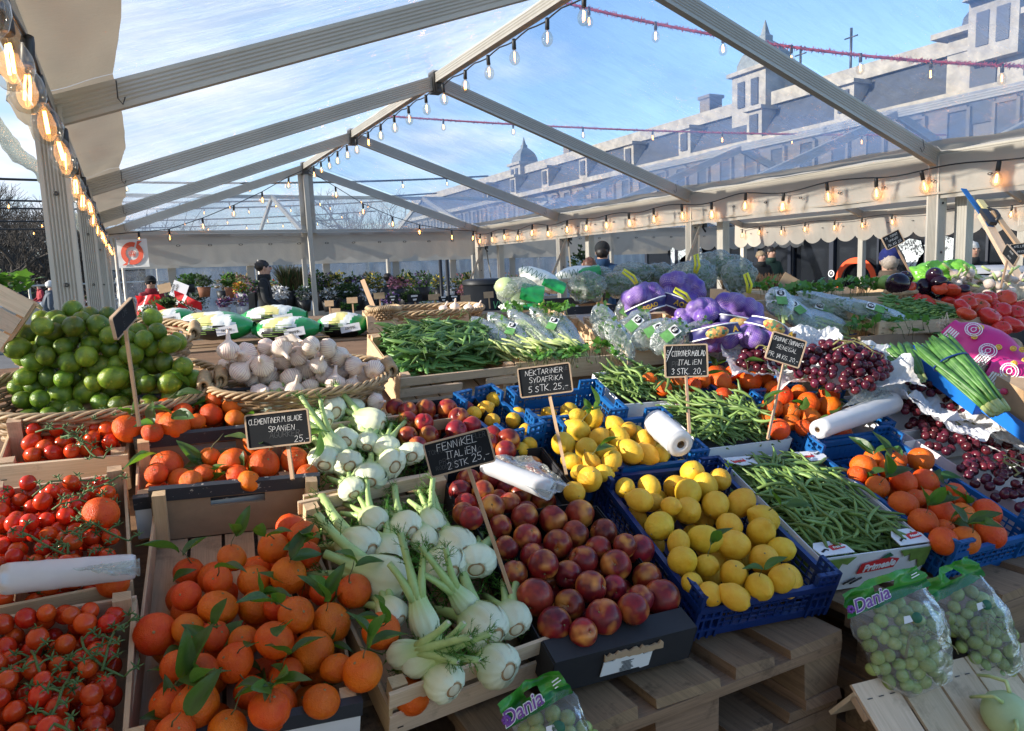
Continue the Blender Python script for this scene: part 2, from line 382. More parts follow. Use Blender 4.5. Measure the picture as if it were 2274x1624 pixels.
# ------------------------------------------------------------------ writing
STROKE = {  # single-stroke letters on a 4 x 6 grid
'A': [[(0,0),(2,6),(4,0)],[(.8,2.2),(3.2,2.2)]], 'B': [[(0,0),(0,6),(2.6,6),(3.6,4.7),(2.6,3.2),(0,3.2)],[(2.6,3.2),(3.9,1.6),(2.6,0),(0,0)]],
'C': [[(3.8,5),(2.4,6),(.8,5.2),(0,3),(.8,.8),(2.4,0),(3.8,.9)]], 'D': [[(0,0),(0,6),(2.2,5.8),(3.9,3.4),(2.4,.3),(0,0)]],
'E': [[(3.4,6),(0,6),(0,0),(3.6,0)],[(0,3.1),(2.8,3.1)]], 'F': [[(3.6,6),(0,6),(0,0)],[(0,3.2),(2.8,3.2)]],
'G': [[(3.6,5.2),(2.2,6),(.4,5),(0,2.6),(1,.3),(2.8,.2),(3.7,1.4),(3.7,2.6),(2.2,2.6)]], 'H': [[(0,0),(0,6)],[(3.6,0),(3.6,6)],[(0,3),(3.6,3)]],
'I': [[(.3,6),(2.3,6)],[(1.3,6),(1.3,0)],[(.3,0),(2.3,0)]], 'i': [[(1,0),(1,4)],[(1,5.2),(1.1,5.6)]], 'J': [[(3,6),(3,1.4),(1.6,0),(.2,1)]], 'K': [[(0,0),(0,6)],[(3.4,6),(0,2.8),(3.7,0)]],
'L': [[(0,6),(0,0),(3.2,0)]], 'M': [[(0,0),(.5,6),(2.2,2.4),(4,6),(4.5,0)]], 'N': [[(0,0),(.2,6),(3.5,0),(3.7,6)]],
'O': [[(2,6),(.4,4.8),(0,2.8),(.9,.5),(2.2,0),(3.6,1.4),(3.8,3.6),(3,5.5),(2,6)]], 'P': [[(0,0),(0,6),(2.6,6),(3.6,4.6),(2.6,3),(0,2.8)]],
'Ø': [[(2,6),(.4,4.8),(0,2.8),(.9,.5),(2.2,0),(3.6,1.4),(3.8,3.6),(3,5.5),(2,6)],[(-.2,-.4),(4,6.4)]], 'R': [[(0,0),(0,6),(2.6,6),(3.6,4.6),(2.6,3),(0,2.9)],[(1.6,2.9),(3.8,0)]],
'S': [[(3.5,5.2),(2.2,6),(.6,5.4),(.5,4),(3,2.6),(3.4,1),(2,0),(.2,.7)]], 'T': [[(-.2,6),(4,6)],[(1.9,6),(1.9,0)]], 'U': [[(0,6),(.2,1.2),(1.7,0),(3.4,1.2),(3.6,6)]],
'V': [[(0,6),(1.8,0),(3.7,6)]], 'Y': [[(0,6),(1.8,3),(3.7,6)],[(1.8,3),(1.8,0)]], '.': [[(.6,0),(.9,.3)]], '/': [[(0,-.6),(3,6.6)]], ',': [[(.8,.4),(.4,-1)]], '-': [[(.4,2.6),(3,2.6)]], ' ': [],
'0': [[(1.8,6),(.3,4.6),(.2,1.6),(1.6,0),(3.2,1.5),(3.3,4.6),(1.8,6)]], '1': [[(.4,4.6),(1.8,6),(1.8,0)]], '2': [[(.2,4.8),(1.6,6),(3.2,5),(2.8,3.2),(.2,0),(3.6,0)]],
'3': [[(.2,5.4),(1.8,6),(3.1,4.8),(1.4,3.2),(3.3,1.7),(1.8,0),(0,.6)]], '4': [[(2.6,0),(2.6,6),(0,2),(3.6,2)]], '5': [[(3.3,6),(.6,6),(.4,3.4),(2.4,3.6),(3.4,1.8),(2,0),(.1,.6)]]}
def chalk(mb, txt, x, y, h, wt=None, slant=.06, mi=0, z=.0012, jit=.05, rot=0, fit=None):
    """hand-written line centred on x, base at y"""
    u = h/6; wt = wt or h*.066; adv = []
    for ch in txt: adv.append(2.6 if ch in 'iI' else 2.0 if ch in ' .,/1' else 5.3 if ch == 'M' else 4.7)
    tot = sum(adv)*u; q_ = min(1, fit/tot) if fit else 1; ux = u*q_
    X = -tot*q_/2; cr, sr = math.cos(rot), math.sin(rot)
    for ch, a in zip(txt, adv):
        dy = rnd(-.25, .25)*u; k = rnd(.9, 1.08)
        for st in STROKE.get(ch, []):
            pts = [(X+(px*k+rnd(-jit, jit)+py*slant*2)*ux, (py*k+rnd(-jit, jit))*u+dy) for px, py in st]
            pts = [(x+px*cr-py*sr, y+px*sr+py*cr) for px, py in pts]
            for (x0, y0), (x1, y1) in zip(pts, pts[1:]):
                d = V((x1-x0, y1-y0)); L = d.length
                if L < 1e-7: continue
                d /= L; n = V((-d.y, d.x))*wt*rnd(.38, .6); e = d*wt*.3
                q = [V((x0, y0))-e-n, V((x1, y1))+e-n, V((x1, y1))+e+n, V((x0, y0))-e+n]
                mb.add([(p.x, p.y, z) for p in q], [(0, 1, 2, 3)], None, None, mi)
        X += a*ux
def font_mesh(txt, size, shear=0.0, bold=0.0, extrude=.0008, align='CENTER'):
    cu = bpy.data.curves.new('lettering', 'FONT'); cu.body = txt; cu.size = size; cu.shear = shear; cu.offset = bold; cu.extrude = extrude
    cu.align_x = align; cu.align_y = 'CENTER'; cu.resolution_u = 3
    o = bpy.data.objects.new('lettering', cu); col.objects.link(o); dg = bpy.context.evaluated_depsgraph_get()
    me = bpy.data.meshes.new_from_object(o.evaluated_get(dg)); bpy.data.objects.remove(o); bpy.data.curves.remove(cu); return me
def lettering(txt, size, mat, parent, Mloc, shear=0.0, bold=0.0, name='lettering', bend=None):
    me = font_mesh(txt, size, shear, bold)
    if bend: 
        for v in me.vertices: v.co = V(bend(v.co))
    me.materials.clear(); me.materials.append(mat); return link(name, me, parent, Mloc)

# ------------------------------------------------------------------ world and sun
SUN_AZ, SUN_EL = R(80), R(20)                         # from +Y towards -X
w = bpy.data.worlds.new('World'); sc.world = w; w.use_nodes = True
nt = w.node_tree; bg = nt.nodes['Background']; bg.inputs['Strength'].default_value = .15
sky = nt.nodes.new('ShaderNodeTexSky'); sky.sky_type = 'NISHITA'; sky.sun_disc = False
sky.sun_elevation = SUN_EL; sky.sun_rotation = -SUN_AZ; sky.air_density = 1.0; sky.dust_density = .25; sky.ozone_density = 3.0
def wl(a, b): nt.links.new(a, b)
tc = nt.nodes.new('ShaderNodeTexCoord'); sp = nt.nodes.new('ShaderNodeSeparateXYZ'); wl(tc.outputs['Generated'], sp.inputs[0])
def wm(op, a, b=0.0, cl=False):
    n = nt.nodes.new('ShaderNodeMath'); n.operation = op; n.use_clamp = cl
    for i, x in ((0, a), (1, b)):
        if isinstance(x, (int, float)): n.inputs[i].default_value = x
        else: wl(x, n.inputs[i])
    return n.outputs[0]
zz = wm('MAXIMUM', wm('ADD', sp.outputs['Z'], .16), .05)
cb = nt.nodes.new('ShaderNodeCombineXYZ'); wl(wm('DIVIDE', sp.outputs['X'], zz), cb.inputs[0]); wl(wm('DIVIDE', sp.outputs['Y'], zz), cb.inputs[1])
ns = nt.nodes.new('ShaderNodeTexNoise'); ns.inputs['Scale'].default_value = 1.15; ns.inputs['Detail'].default_value = 7; ns.inputs['Roughness'].default_value = .55; wl(cb.outputs[0], ns.inputs['Vector'])
# cloud bank on the sunward side thinning out to clear sky on the right
side = wm('SUBTRACT', wm('MULTIPLY', sp.outputs['Y'], .55), wm('MULTIPLY', sp.outputs['X'], .75))
dens = wm('ADD', wm('MULTIPLY', ns.outputs['Fac'], 1.15), wm('SUBTRACT', wm('MULTIPLY', side, .62), wm('MULTIPLY', sp.outputs['Z'], .18)))
cr_ = nt.nodes.new('ShaderNodeValToRGB'); cr_.color_ramp.elements[0].position = .62; cr_.color_ramp.elements[1].position = .98; wl(dens, cr_.inputs[0])
cc = nt.nodes.new('ShaderNodeValToRGB'); wl(ns.outputs['Fac'], cc.inputs[0])
cc.color_ramp.elements[0].position = .35; cc.color_ramp.elements[0].color = (1.45, 1.8, 2.45, 1); cc.color_ramp.elements[1].position = .68; cc.color_ramp.elements[1].color = (4.2, 4.45, 4.75, 1)
mx = nt.nodes.new('ShaderNodeMix'); mx.data_type = 'RGBA'; wl(cr_.outputs[0], mx.inputs[0]); wl(sky.outputs[0], mx.inputs[6]); wl(cc.outputs[0], mx.inputs[7]); wl(mx.outputs[2], bg.inputs['Color'])
sl = bpy.data.lights.new('sun', 'SUN'); sl.energy = 4.3; sl.angle = R(.55); sl.color = (1, .93, .82)
so = bpy.data.objects.new('sun', sl); col.objects.link(so)
sd = V((-math.sin(SUN_AZ)*math.cos(SUN_EL), math.cos(SUN_AZ)*math.cos(SUN_EL), math.sin(SUN_EL)))
so.rotation_euler = sd.to_track_quat('Z', 'Y').to_euler()
sc.view_settings.view_transform = 'Standard'; sc.view_settings.look = 'None'; sc.view_settings.exposure = 1.10; sc.view_settings.gamma = 1
sc.render.engine = 'CYCLES'; cy = sc.cycles; cy.max_bounces = 8; cy.transparent_max_bounces = 24; cy.diffuse_bounces = 3; cy.glossy_bounces = 3; cy.transmission_bounces = 4
cy.caustics_reflective = False; cy.caustics_refractive = False; cy.sample_clamp_indirect = 6; cy.use_denoising = True
# ------------------------------------------------------------------ market tents
def alu():
    m = Mat('tent_aluminium'); v = m.coord('Object', (1, 1, 1)); n = m.noise(v, 2.5, 3, .6); f = m.noise(v, 60, 3)
    c = m.ramp(n, [(.3, (.43, .40, .34)), (.7, (.50, .465, .40))]); c = m.mix(m.ramp(f, [(.66, 0.0), (.78, .25)]), c, (.3, .29, .26))
    m.set(c, .42, metal=.15); return m.m
M['alu'] = alu()
def pvc(name, c, amt, sc_=3):
    m = Mat(name); v = m.coord('Object'); n = m.noise(v, sc_, 5, .6); w_ = m.noise(v, 22, 4, .65, 1.0)
    m.set(m.ramp(n, [(.3, tuple(x*.86 for x in c)), (.7, c)]), .45, spec=.35); m.bump(m.math('ADD', n, m.math('MULTIPLY', w_, .35)), .5, .02); m.translucent(tuple(min(1, x*1.02) for x in c), amt); return m.m
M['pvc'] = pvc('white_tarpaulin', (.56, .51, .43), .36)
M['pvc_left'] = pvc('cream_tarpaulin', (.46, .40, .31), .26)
def roof_film(nm='clear_roof_film', hk=1.0, hb=1.0, tcol=(.86, .88, .92)):
    m = Mat(nm); v = m.coord('Object')
    st = m.coord('Object', (1.2, 9, 4)); s1 = m.noise(st, 2.0, 7, .72, .8)                      # creases running down the slope
    scr = m.noise(m.coord('Object', (4, 26, 12)), 1.1, 5, .8, 2.5); spots = m.noise(v, 45, 3, .7); big = m.noise(v, .9, 3)
    h = m.math('ADD', m.math('MULTIPLY', m.ramp(s1, [(.45, 0.0), (.8, 1.0)]), hk*.16), m.math('MULTIPLY', m.ramp(scr, [(.60, 0.0), (.78, 1.0)]), hk*.18))
    h = m.math('ADD', h, m.math('MULTIPLY', m.ramp(spots, [(.70, 0.0), (.76, 1.0)]), .12)); h = m.math('ADD', h, m.math('MULTIPLY', m.ramp(big, [(.35, .02), (.7, .08)]), hb))
    tr = m.node('BsdfTransparent'); tr.inputs['Color'].default_value = (.93, .945, .96, 1)
    tl = m.node('BsdfTranslucent'); tl.inputs['Color'].default_value = (*tcol, 1)
    gl = m.node('BsdfGlossy'); gl.inputs['Roughness'].default_value = .045; gl.inputs['Color'].default_value = (.9, .93, 1, 1)
    bp = m.node('Bump'); bp.inputs['Strength'].default_value = .35; bp.inputs['Distance'].default_value = .05
    m.link(m.math('ADD', m.noise(m.coord('Object', (2, 14, 6)), 1.6, 4, .6, 1.0), m.math('MULTIPLY', m.noise(v, 14, 3), .12)), bp.inputs['Height']); m.link(bp.outputs[0], gl.inputs['Normal'])
    a = m.node('MixShader'); m.link(h, a.inputs[0]); m.link(tr.outputs[0], a.inputs[1]); m.link(tl.outputs[0], a.inputs[2])
    fr = m.node('Fresnel'); fr.inputs['IOR'].default_value = 1.4; b = m.node('MixShader'); m.link(m.ramp(fr.outputs[0], [(.0, .0), (.25, .17), (1.0, .26)]), b.inputs[0])
    gz = m.ramp(fr.outputs[0], [(.06, 0.0), (.7, .07)]); m.link(m.math('ADD', h, gz, True), a.inputs[0])
    m.link(a.outputs[0], b.inputs[1]); m.link(gl.outputs[0], b.inputs[2]); m.shade(b.outputs[0]); return m.m
M['roof'] = roof_film('clear_roof_film', 1.7, 1.5); M['roof_hazy'] = roof_film('hazy_roof_film', 1.1, 5.0, (.50, .66, .92))
M['cable'] = plain('black_cable', (.012, .012, .012), .5); M['socket'] = plain('black_socket', (.015, .014, .013), .45)
def glass_bulb():
    m = Mat('bulb_glass'); tr = m.node('BsdfTransparent'); tr.inputs['Color'].default_value = (.95, .91, .84, 1)
    gl = m.node('BsdfGlossy'); gl.inputs['Roughness'].default_value = .03; lw = m.node('LayerWeight'); lw.inputs['Blend'].default_value = .3
    b = m.node('MixShader'); m.link(m.ramp(lw.outputs['Facing'], [(.05, .06), (.6, .16), (.9, .62), (1.0, .9)]), b.inputs[0]); m.link(tr.outputs[0], b.inputs[1]); m.link(gl.outputs[0], b.inputs[2]); m.shade(b.outputs[0]); return m.m
M['bulb'] = glass_bulb()
def glow(name, c, e):
    m = Mat(name); m.set(c, .5, Emission_Color=c, Emission_Strength=e); return m.m
M['filament'] = glow('lamp_filament', (1.0, .40, .085), 11.0)
M['lining'] = plain('dark_seam', (.12, .11, .10), .7)

def ribbed(mb, a, b, w_, h_, up=(0, 0, 1), ribs=6, g=.004, mi=0):
    """hollow-looking extrusion with grooves on all four faces"""
    a, b = V(a), V(b); x = (b-a); L = x.length; Mt = frame(a, x, z=V(up) if abs(x.normalized().dot(V(up))) < .98 else V((0, 1, 0)))
    prof = []
    cor = [(-w_/2, -h_/2), (w_/2, -h_/2), (w_/2, h_/2), (-w_/2, h_/2)]
    for k in range(4):
        p, q = V(cor[k]), V(cor[(k+1) % 4]); t = (q-p); nn = V((-t.y, t.x)).normalized(); prof.append(p)
        for i in range(ribs):
            u0 = .14+.72*(i+.1)/ribs; u1 = .14+.72*(i+.9)/ribs; um = (u0+u1)/2
            prof += [p+t*u0, p+t*um+nn*g, p+t*u1]
    n = len(prof); vs = [(0, p.x, p.y) for p in prof]+[(L, p.x, p.y) for p in prof]
    fs = [(i, (i+1) % n, (i+1) % n+n, i+n) for i in range(n)]+[tuple(range(n-1, -1, -1)), tuple(range(n, 2*n))]
    mb.add(vs, fs, None, Mt, mi)

def roof_bay(name, x0, z0, x1, z1, y0, y1, mat, parent, sag=.05, amp=.018, nu=26, nv=20, seed=0):
    mb = MB(); L = math.hypot(x1-x0, z1-z0); nx, nz = -(z1-z0)/L, (x1-x0)/L
    if nz < 0: nx, nz = -nx, -nz
    def fn(u, v):
        x, z, y = lerp(x0, x1, u), lerp(z0, z1, u), lerp(y0, y1, v)
        d = -sag*4*v*(1-v)*(.4+.6*u*(1-u)*4)+amp*noise.noise(V((x*1.5+seed, y*3.1, 0)))*min(1, 6*v*(1-v)+.2)+amp*.5*noise.noise(V((x*5+seed, y*9, 3)))*v*(1-v)*4
        return V((x+nx*d, y, z+nz*d))
    mb.grid(fn, nu, nv); return mb.build(name, mat, parent)
def curtain(mb, a, b, z0, z1, amp=.02, n=40, nz=4, wob=0.0, mi=0, seed=0, scal=0, sdep=.08, tilt=0.0):
    """hanging strip from a to b (xy), top z0, bottom z1; optional scalloped lower edge"""
    a, b = V((a[0], a[1], 0)), V((b[0], b[1], 0)); d = (b-a); nn = V((-d.y, d.x, 0)).normalized()
    def fn(u, v):
        p = a+d*u; zt, zb = z0, z1+wob*noise.noise(V((u*7+seed, 1, 0)))
        if scal: t = (u*scal) % 1.0; zb -= sdep*math.sin(PI*t)**.7-.0
        z = lerp(zt, zb, v)
        return V((p.x, p.y, z))+nn*(amp*v*(noise.noise(V((u*d.length*2.2+seed, v*2, 5)))+.4*noise.noise(V((u*d.length*8+seed, v*2, 9))))+tilt*v)
    mb.grid(fn, n, nz, None, mi)
XL, XR, ZE, ZR = -3.07, 3.17, 2.30, 3.37
FY = [3.916, 6.916, 9.916, 12.916]
tent = empty('market_tent', V((0, 8, 0)), 'long white frame tent with clear plastic roof over the produce stall', 'tent')
def local(o):                                            # child given in world coordinates
    o.matrix_parent_inverse = o.parent.matrix_world.inverted() if o.parent else Mx(); return o
def tpart(parent, name, mb, mats): 
    o = mb.build(name, mats, parent); o.matrix_parent_inverse = parent.matrix_basis.inverted(); return o
def setp(o, parent): o.parent = parent; o.matrix_parent_inverse = parent.matrix_basis.inverted(); return o
for y in FY:
    for x, s in ((XL, 1), (XR, -1)):
        mb = MB(); ribbed(mb, (x, y, 0.004), (x, y, ZE+.02), .115, .10, ribs=6, g=.007); po = tpart(tent, 'post', mb, M['alu'])
        mb = MB(); mb.box((x, y, .008), (.22, .22, .012)); tpart(tent, 'base_plate', mb, M['steel'])
        mb = MB()
        for zz_ in (1.95, 1.55): mb.lathe([(.010, 0), (.010, .006), (.004, .006), (.004, .001)], 10, zframe((x, y-.052, zz_), (0, -1, 0)))
        setp(mb.build('bolt', M['steel']), tent)
        mb = MB(); ribbed(mb, (x, y, ZE), (s*0.02, y, ZR), .055, .125, ribs=5); mb.box((0, 0, 0), (.01, .01, .01), Mx.Translation((x, y, ZE))); tpart(tent, 'rafter', mb, M['alu'])
        # wire clip hooks under each rafter foot
        mb = MB(); cx_ = x+s*.28
        mb.tube([(cx_, y-.05, ZE+.15), (cx_, y-.065, ZE+.07), (cx_+s*.018, y-.06, ZE+.045), (cx_+s*.03, y-.05, ZE+.08)], .0028, 6); tpart(tent, 'hook', mb, M['steel'])
    mb = MB(); mb.box((0, y, ZR-.01), (.10, .14, .20)); mb.box((0, y-.075, ZR-.06), (.06, .012, .10)); tpart(tent, 'ridge_joint', mb, M['steel'])
YB, YE = .916, 12.916
mb = MB(); ribbed(mb, (0, YB, ZR+.02), (0, YE, ZR+.02), .07, .09, ribs=3); tpart(tent, 'ridge_beam', mb, M['alu'])
for x in (XL, XR):
    mb = MB(); ribbed(mb, (x, YB, ZE+.02), (x, YE, ZE+.02), .06, .085, ribs=3); tpart(tent, 'eave_beam', mb, M['alu'])
ys = [.916]+FY
for i in range(4):
    for k, (x, s) in enumerate(((XL, 1), (XR, -1))):
        zb = ZE+.10; xi = x+s*(.27 if s > 0 else .12); zi = zb+(ZR+.09-zb)*abs(xi-x)/abs(x)
        setp(roof_bay('roof_panel', xi, zi, 0, ZR+.09, ys[i]+.002, ys[i+1]-.002, M['roof'] if s > 0 else M['roof_hazy'], None, seed=i*5+k), tent)
        mb = MB()
        def bf(u, v, x=x, xi=xi, zb=zb, zi=zi, i=i, s=s):
            y = lerp(ys[i]+.002, ys[i+1]-.002, v); e = (.012+.02*abs(noise.noise(V((y*2.2, s, 0)))))*math.sin(PI*v)+.03*math.sin(PI*v)
            return V((lerp(x-s*.03, xi+s*e*u, u), y, lerp(zb-.02, zi-.004, u)+.02*noise.noise(V((y*2.5, u*2, s*3)))-.03*math.sin(PI*v)*u))
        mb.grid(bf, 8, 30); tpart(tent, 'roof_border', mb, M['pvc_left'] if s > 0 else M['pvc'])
mb = MB(); curtain(mb, (XR-.055, YB), (XR-.055, YE), ZE+.03, 1.985, .05, 160, 6, .02, seed=2)
for i in range(26):
    y = 1.2+i*.45; mb.lathe([(.020, 0), (.020, .006), (.012, .006), (.012, .001)], 10, zframe((XR-.075, y, 2.13), (-1, 0, 0)) @ Mx.Diagonal((1, .55, 1, 1)), mi=1)
mb.box((XR-.06, (YB+YE)/2, 2.03), (.012, YE-YB, .018)); tpart(tent, 'valance', mb, [M['pvc'], M['steel']])
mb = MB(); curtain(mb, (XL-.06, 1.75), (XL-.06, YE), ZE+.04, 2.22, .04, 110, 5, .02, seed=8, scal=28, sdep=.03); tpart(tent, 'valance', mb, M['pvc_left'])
mb = MB()   # rolled and crumpled clear side wall tied up under the left eave
def rf(u, v):
    y = lerp(2.7, 12.8, u); a = 2*PI*v; r = .035*(1+.5*noise.noise(V((y*4, math.cos(a), math.sin(a))))); return V((XL-.16+r*math.cos(a), y, 2.20-.03*math.sin(y*2)+r*.9*math.sin(a)))
mb.grid(rf, 120, 10); tpart(tent, 'rolled_side_wall', mb, M['milky_film'])
mb = MB(); curtain(mb, (XL-.09, -1.2), (XL-.09, 1.60), 2.34, .1, .05, 40, 14, 0, seed=4); tpart(tent, 'side_wall', mb, M['pvc_left'])  # unseen opaque curtain, added to keep the sun off the front crates
# gable end: clear triangle, middle pole with a white sleeve
mb = MB()
def gf(u, v):
    x = lerp(XL, XR, u); zt = ZE+.08+(ZR+.06-ZE)*(1-abs(x)/(3.07 if x < 0 else 3.17)); return V((x, 12.97+.03*noise.noise(V((x*2, v*3, 1))), lerp(zt, ZE+.02, v)))
mb.grid(gf, 40, 10); tpart(tent, 'gable_window', mb, M['window_film'])
mb = MB(); mb.box((-.06, 12.985, 2.80), (.10, .01, 1.14)); mb.box((.09, 12.985, 2.80), (.10, .01, 1.14)); tpart(tent, 'gable_sleeve', mb, M['pvc'])
mb = MB(); ribbed(mb, (0.02, 12.90, .01), (0.0, 12.90, ZR), .075, .075, ribs=3); tpart(tent, 'gable_pole', mb, M['alu'])
mb = MB(); ribbed(mb, (XL, 12.93, ZE+.02), (XR, 12.93, ZE+.02), .05, .06, ribs=2); tpart(tent, 'gable_beam', mb, M['alu'])
# lashing straps and clamps at the right hand posts
for y, w_ in ((12.9, .05), (9.9, .07), (6.9, .09)):
    mb = MB(); mb.bar((XR+.13, y+.05, 2.22), (XR+.42, y+.40, 1.30), .05, .004, (1, 0, 0)); mb.bar((XR+.16, y-.10, 2.22), (XR-.28, y-.10, 1.35), .04, .004, (0, 1, 0)); tpart(tent, 'strap', mb, M['pvc'])
    mb = MB(); mb.tube([(XR+.08, y-.06, 2.18), (XR+.12, y-.07, 2.05), (XR+.09, y-.06, 1.96), (XR+.15, y-.05, 1.90)], .012, 6); mb.box((XR+.12, y-.06, 2.0), (.05, .05, .10)); tpart(tent, 'ratchet', mb, M['steel'])

# ------------------------------------------------------------------ strings of bulbs
bulb_meshes = {}
def bulb_mesh():
    a = MB(); a.lathe([(0, .075), (.014, .075), (.016, .06), (.0165, .0), (.013, -.004), (0, -.004)], 12); sk = a.mesh('bulb', M['socket'])
    b = MB(); b.lathe([(.013, -.002), (.016, -.012), (.030, -.030), (.041, -.055), (.0425, -.075), (.036, -.098), (.022, -.115), (.006, -.1215), (0, -.122)], 16); gl = b.mesh('glass', M['bulb'])
    c = MB()
    for dx in (-.006, .006): c.tube([(dx*.6, 0, -.025), (dx, 0, -.045), (dx, 0, -.088)], .0032, 6)
    fi = c.mesh('filament', M['filament']); return sk, gl, fi
BM = bulb_mesh()
LAMP = bpy.data.lights.new('lamp_glow', 'POINT'); LAMP.energy = .22; LAMP.color = (1, .45, .14); LAMP.shadow_soft_size = .03
def string(label, pts, bulbs, group='strings of filament bulbs', r=.006, lamp=False):
    root = empty('string_light', V(pts[0]), label, 'string light', group); mb = MB(); mb.tube(pts, r, 6); tpart(root, 'cable', mb, M['cable'])
    for p, tilt in bulbs:
        o = link('bulb', BM[0], root, Mx.Translation(V(p)-V(pts[0])-V((0, 0, .075))) @ Euler((tilt[0], tilt[1], rnd(0, 3)), 'XYZ').to_matrix().to_4x4())
        link('glass', BM[1], o); link('filament', BM[2], o)
        if lamp:
            ld = LAMP; lo = bpy.data.objects.new('lamp_glow', ld); col.objects.link(lo); lo.parent = o; lo.location = (0, 0, -.065)
    return root
def swag(nodes, sag, bulbs_at, tilt=.12):
    pts = []
    for a, b in zip(nodes, nodes[1:]): pts += arc(a, b, sag, 8)[(1 if pts else 0):]
    return pts
def jit(s=.12): return (rnd(-s, s), rnd(-s, s))
yb = [4.30, 4.78, 5.29, 5.75, 6.23, 6.74, 7.2, 7.72, 8.2, 8.71, 9.22, 9.75, 10.22, 10.74, 11.24, 11.75, 12.25]
pts = [(.0, y, 3.315-.012*(1+math.cos(y*13))) for y in [3.5+i*.12 for i in range(79)]]
string('string of filament bulbs hanging along the ridge of the clear roof', pts, [((0, y, 3.31), jit(.05)) for y in yb])
yr = [3.37, 3.96, 4.39, 4.9, 5.43, 5.94, 6.45, 6.95, 7.48, 7.99, 8.51, 9.0, 9.53, 10.1, 10.6, 11.1, 11.6, 12.1, 12.6]
pts = [(3.05, y, 2.235+.02*math.sin(y*5.5)-.02*abs(math.sin(y*2.1))) for y in [2.6+i*.1 for i in range(104)]]
string('string of glowing filament bulbs along the white valance of the stall tent', pts, [((3.05, y, 2.235+.02*math.sin(y*5.5)-.02*abs(math.sin(y*2.1))), jit(.3) if i in (1,) else jit()) for i, y in enumerate(yr)], lamp=True)
yl = [.95, 1.25, 1.55, 1.85, 2.25, 2.6, 3.05, 3.5, 4.1, 4.8, 5.5, 6.3, 7.1, 8, 8.9, 9.9, 10.9, 11.9, 12.6]
pts = [(-3.0, y, 2.15+.02*math.sin(y*6)) for y in [.6+i*.1 for i in range(123)]]
string('string of glowing bulbs seen end on under the cream eave', pts, [((-3.0, y, 2.15+.02*math.sin(y*6)), jit(.2)) for y in yl], lamp=True)
gl_ = [(-2.17, 2.30), (-1.67, 2.47), (-1.19, 2.67), (-.73, 2.89), (-.29, 3.14)]; gr_ = [(.49, 2.99), (.95, 2.71), (1.47, 2.49), (1.97, 2.34), (2.6, 2.24), (3.03, 2.22)]
string('string of bulbs drooping across the gable to the cream eave', [(-3.0, 12.86, 2.30), (-2.6, 12.86, 2.33)]+[(x, 12.86, z+.07) for x, z in gl_]+[(0, 12.86, 3.34)], [((x, 12.86, z+.07), jit()) for x, z in [(-2.6, 2.27)]+gl_])
string('string of bulbs drooping across the gable from ridge to valance', [(0.02, 12.86, 3.34)]+[(x, 12.86, z+.07) for x, z in gr_]+[(3.1, 12.86, 2.28)], [((x, 12.86, z+.07), jit()) for x, z in gr_])

# ------------------------------------------------------------------ neighbouring tent on the right
X2L, X2R = 3.36, 9.4; XM2 = 6.38; FY2 = [3.80, 6.6, 9.4, 12.4]
t2 = empty('market_tent', V((XM2, 8, 0)), 'second clear roofed tent beyond the valance, with scalloped white edge', 'tent')
for y in FY2:
    for x, s in ((X2L, 1), (X2R, -1)):
        mb = MB(); ribbed(mb, (x, y, .004), (x, y, ZE), .10, .10, ribs=3); tpart(t2, 'post', mb, M['alu'])
        mb = MB(); ribbed(mb, (x, y, ZE), (XM2, y, ZR), .055, .11, ribs=3); tpart(t2, 'rafter', mb, M['alu'])
y2 = [1.0]+FY2
for x in (X2L, X2R):
    mb = MB(); ribbed(mb, (x, 1.0, ZE+.02), (x, 12.4, ZE+.02), .06, .08, ribs=2); tpart(t2, 'eave_beam', mb, M['alu'])
mb = MB(); ribbed(mb, (XM2, 1.0, ZR), (XM2, 12.4, ZR), .06, .08, ribs=2); tpart(t2, 'ridge_beam', mb, M['alu'])
for i in range(4):
    for k, (x, s) in enumerate(((X2L, 1), (X2R, -1))):
        xi = x+s*.25; setp(roof_bay('roof_panel', xi, ZE+.09+1.07*.25/3.02, XM2, ZR+.09, y2[i]+.002, y2[i+1]-.002, M['roof'], None, seed=40+i*3+k, nu=14, nv=12), t2)
        mb = MB(); mb.grid(lambda u, v: V((lerp(x-s*.04, xi, u), lerp(y2[i]+.002, y2[i+1]-.002, v), lerp(ZE+.06, ZE+.086+1.07*.25/3.02, u))), 3, 10); tpart(t2, 'roof_border', mb, M['pvc'])
mb = MB(); curtain(mb, (X2R-.06, 1.0), (X2R-.06, 12.6), ZE+.05, 1.93, .03, 300, 5, 0, seed=3, scal=30, sdep=.10)
for i in range(24): mb.lathe([(.02, 0), (.02, .006), (.012, .006), (.012, .001)], 8, zframe((X2R-.075, 1.3+i*.47, 2.12), (-1, 0, 0)) @ Mx.Diagonal((1, .55, 1, 1)), mi=1)
tpart(t2, 'valance', mb, [M['pvc'], M['steel']])
y2b = [3.3, 4.0, 4.7, 5.4, 6.1, 6.7, 7.4, 8.0, 8.7, 9.3, 9.9, 10.6, 11.2, 11.8, 12.3]
pts = [(X2R-.14, y, 2.24+.02*math.sin(y*4.4)) for y in [2.6+i*.15 for i in range(66)]]
string('string of glowing bulbs on the scalloped edge of the second tent', pts, [((X2R-.14, y, 2.24+.02*math.sin(y*4.4)), jit()) for y in y2b], lamp=True)
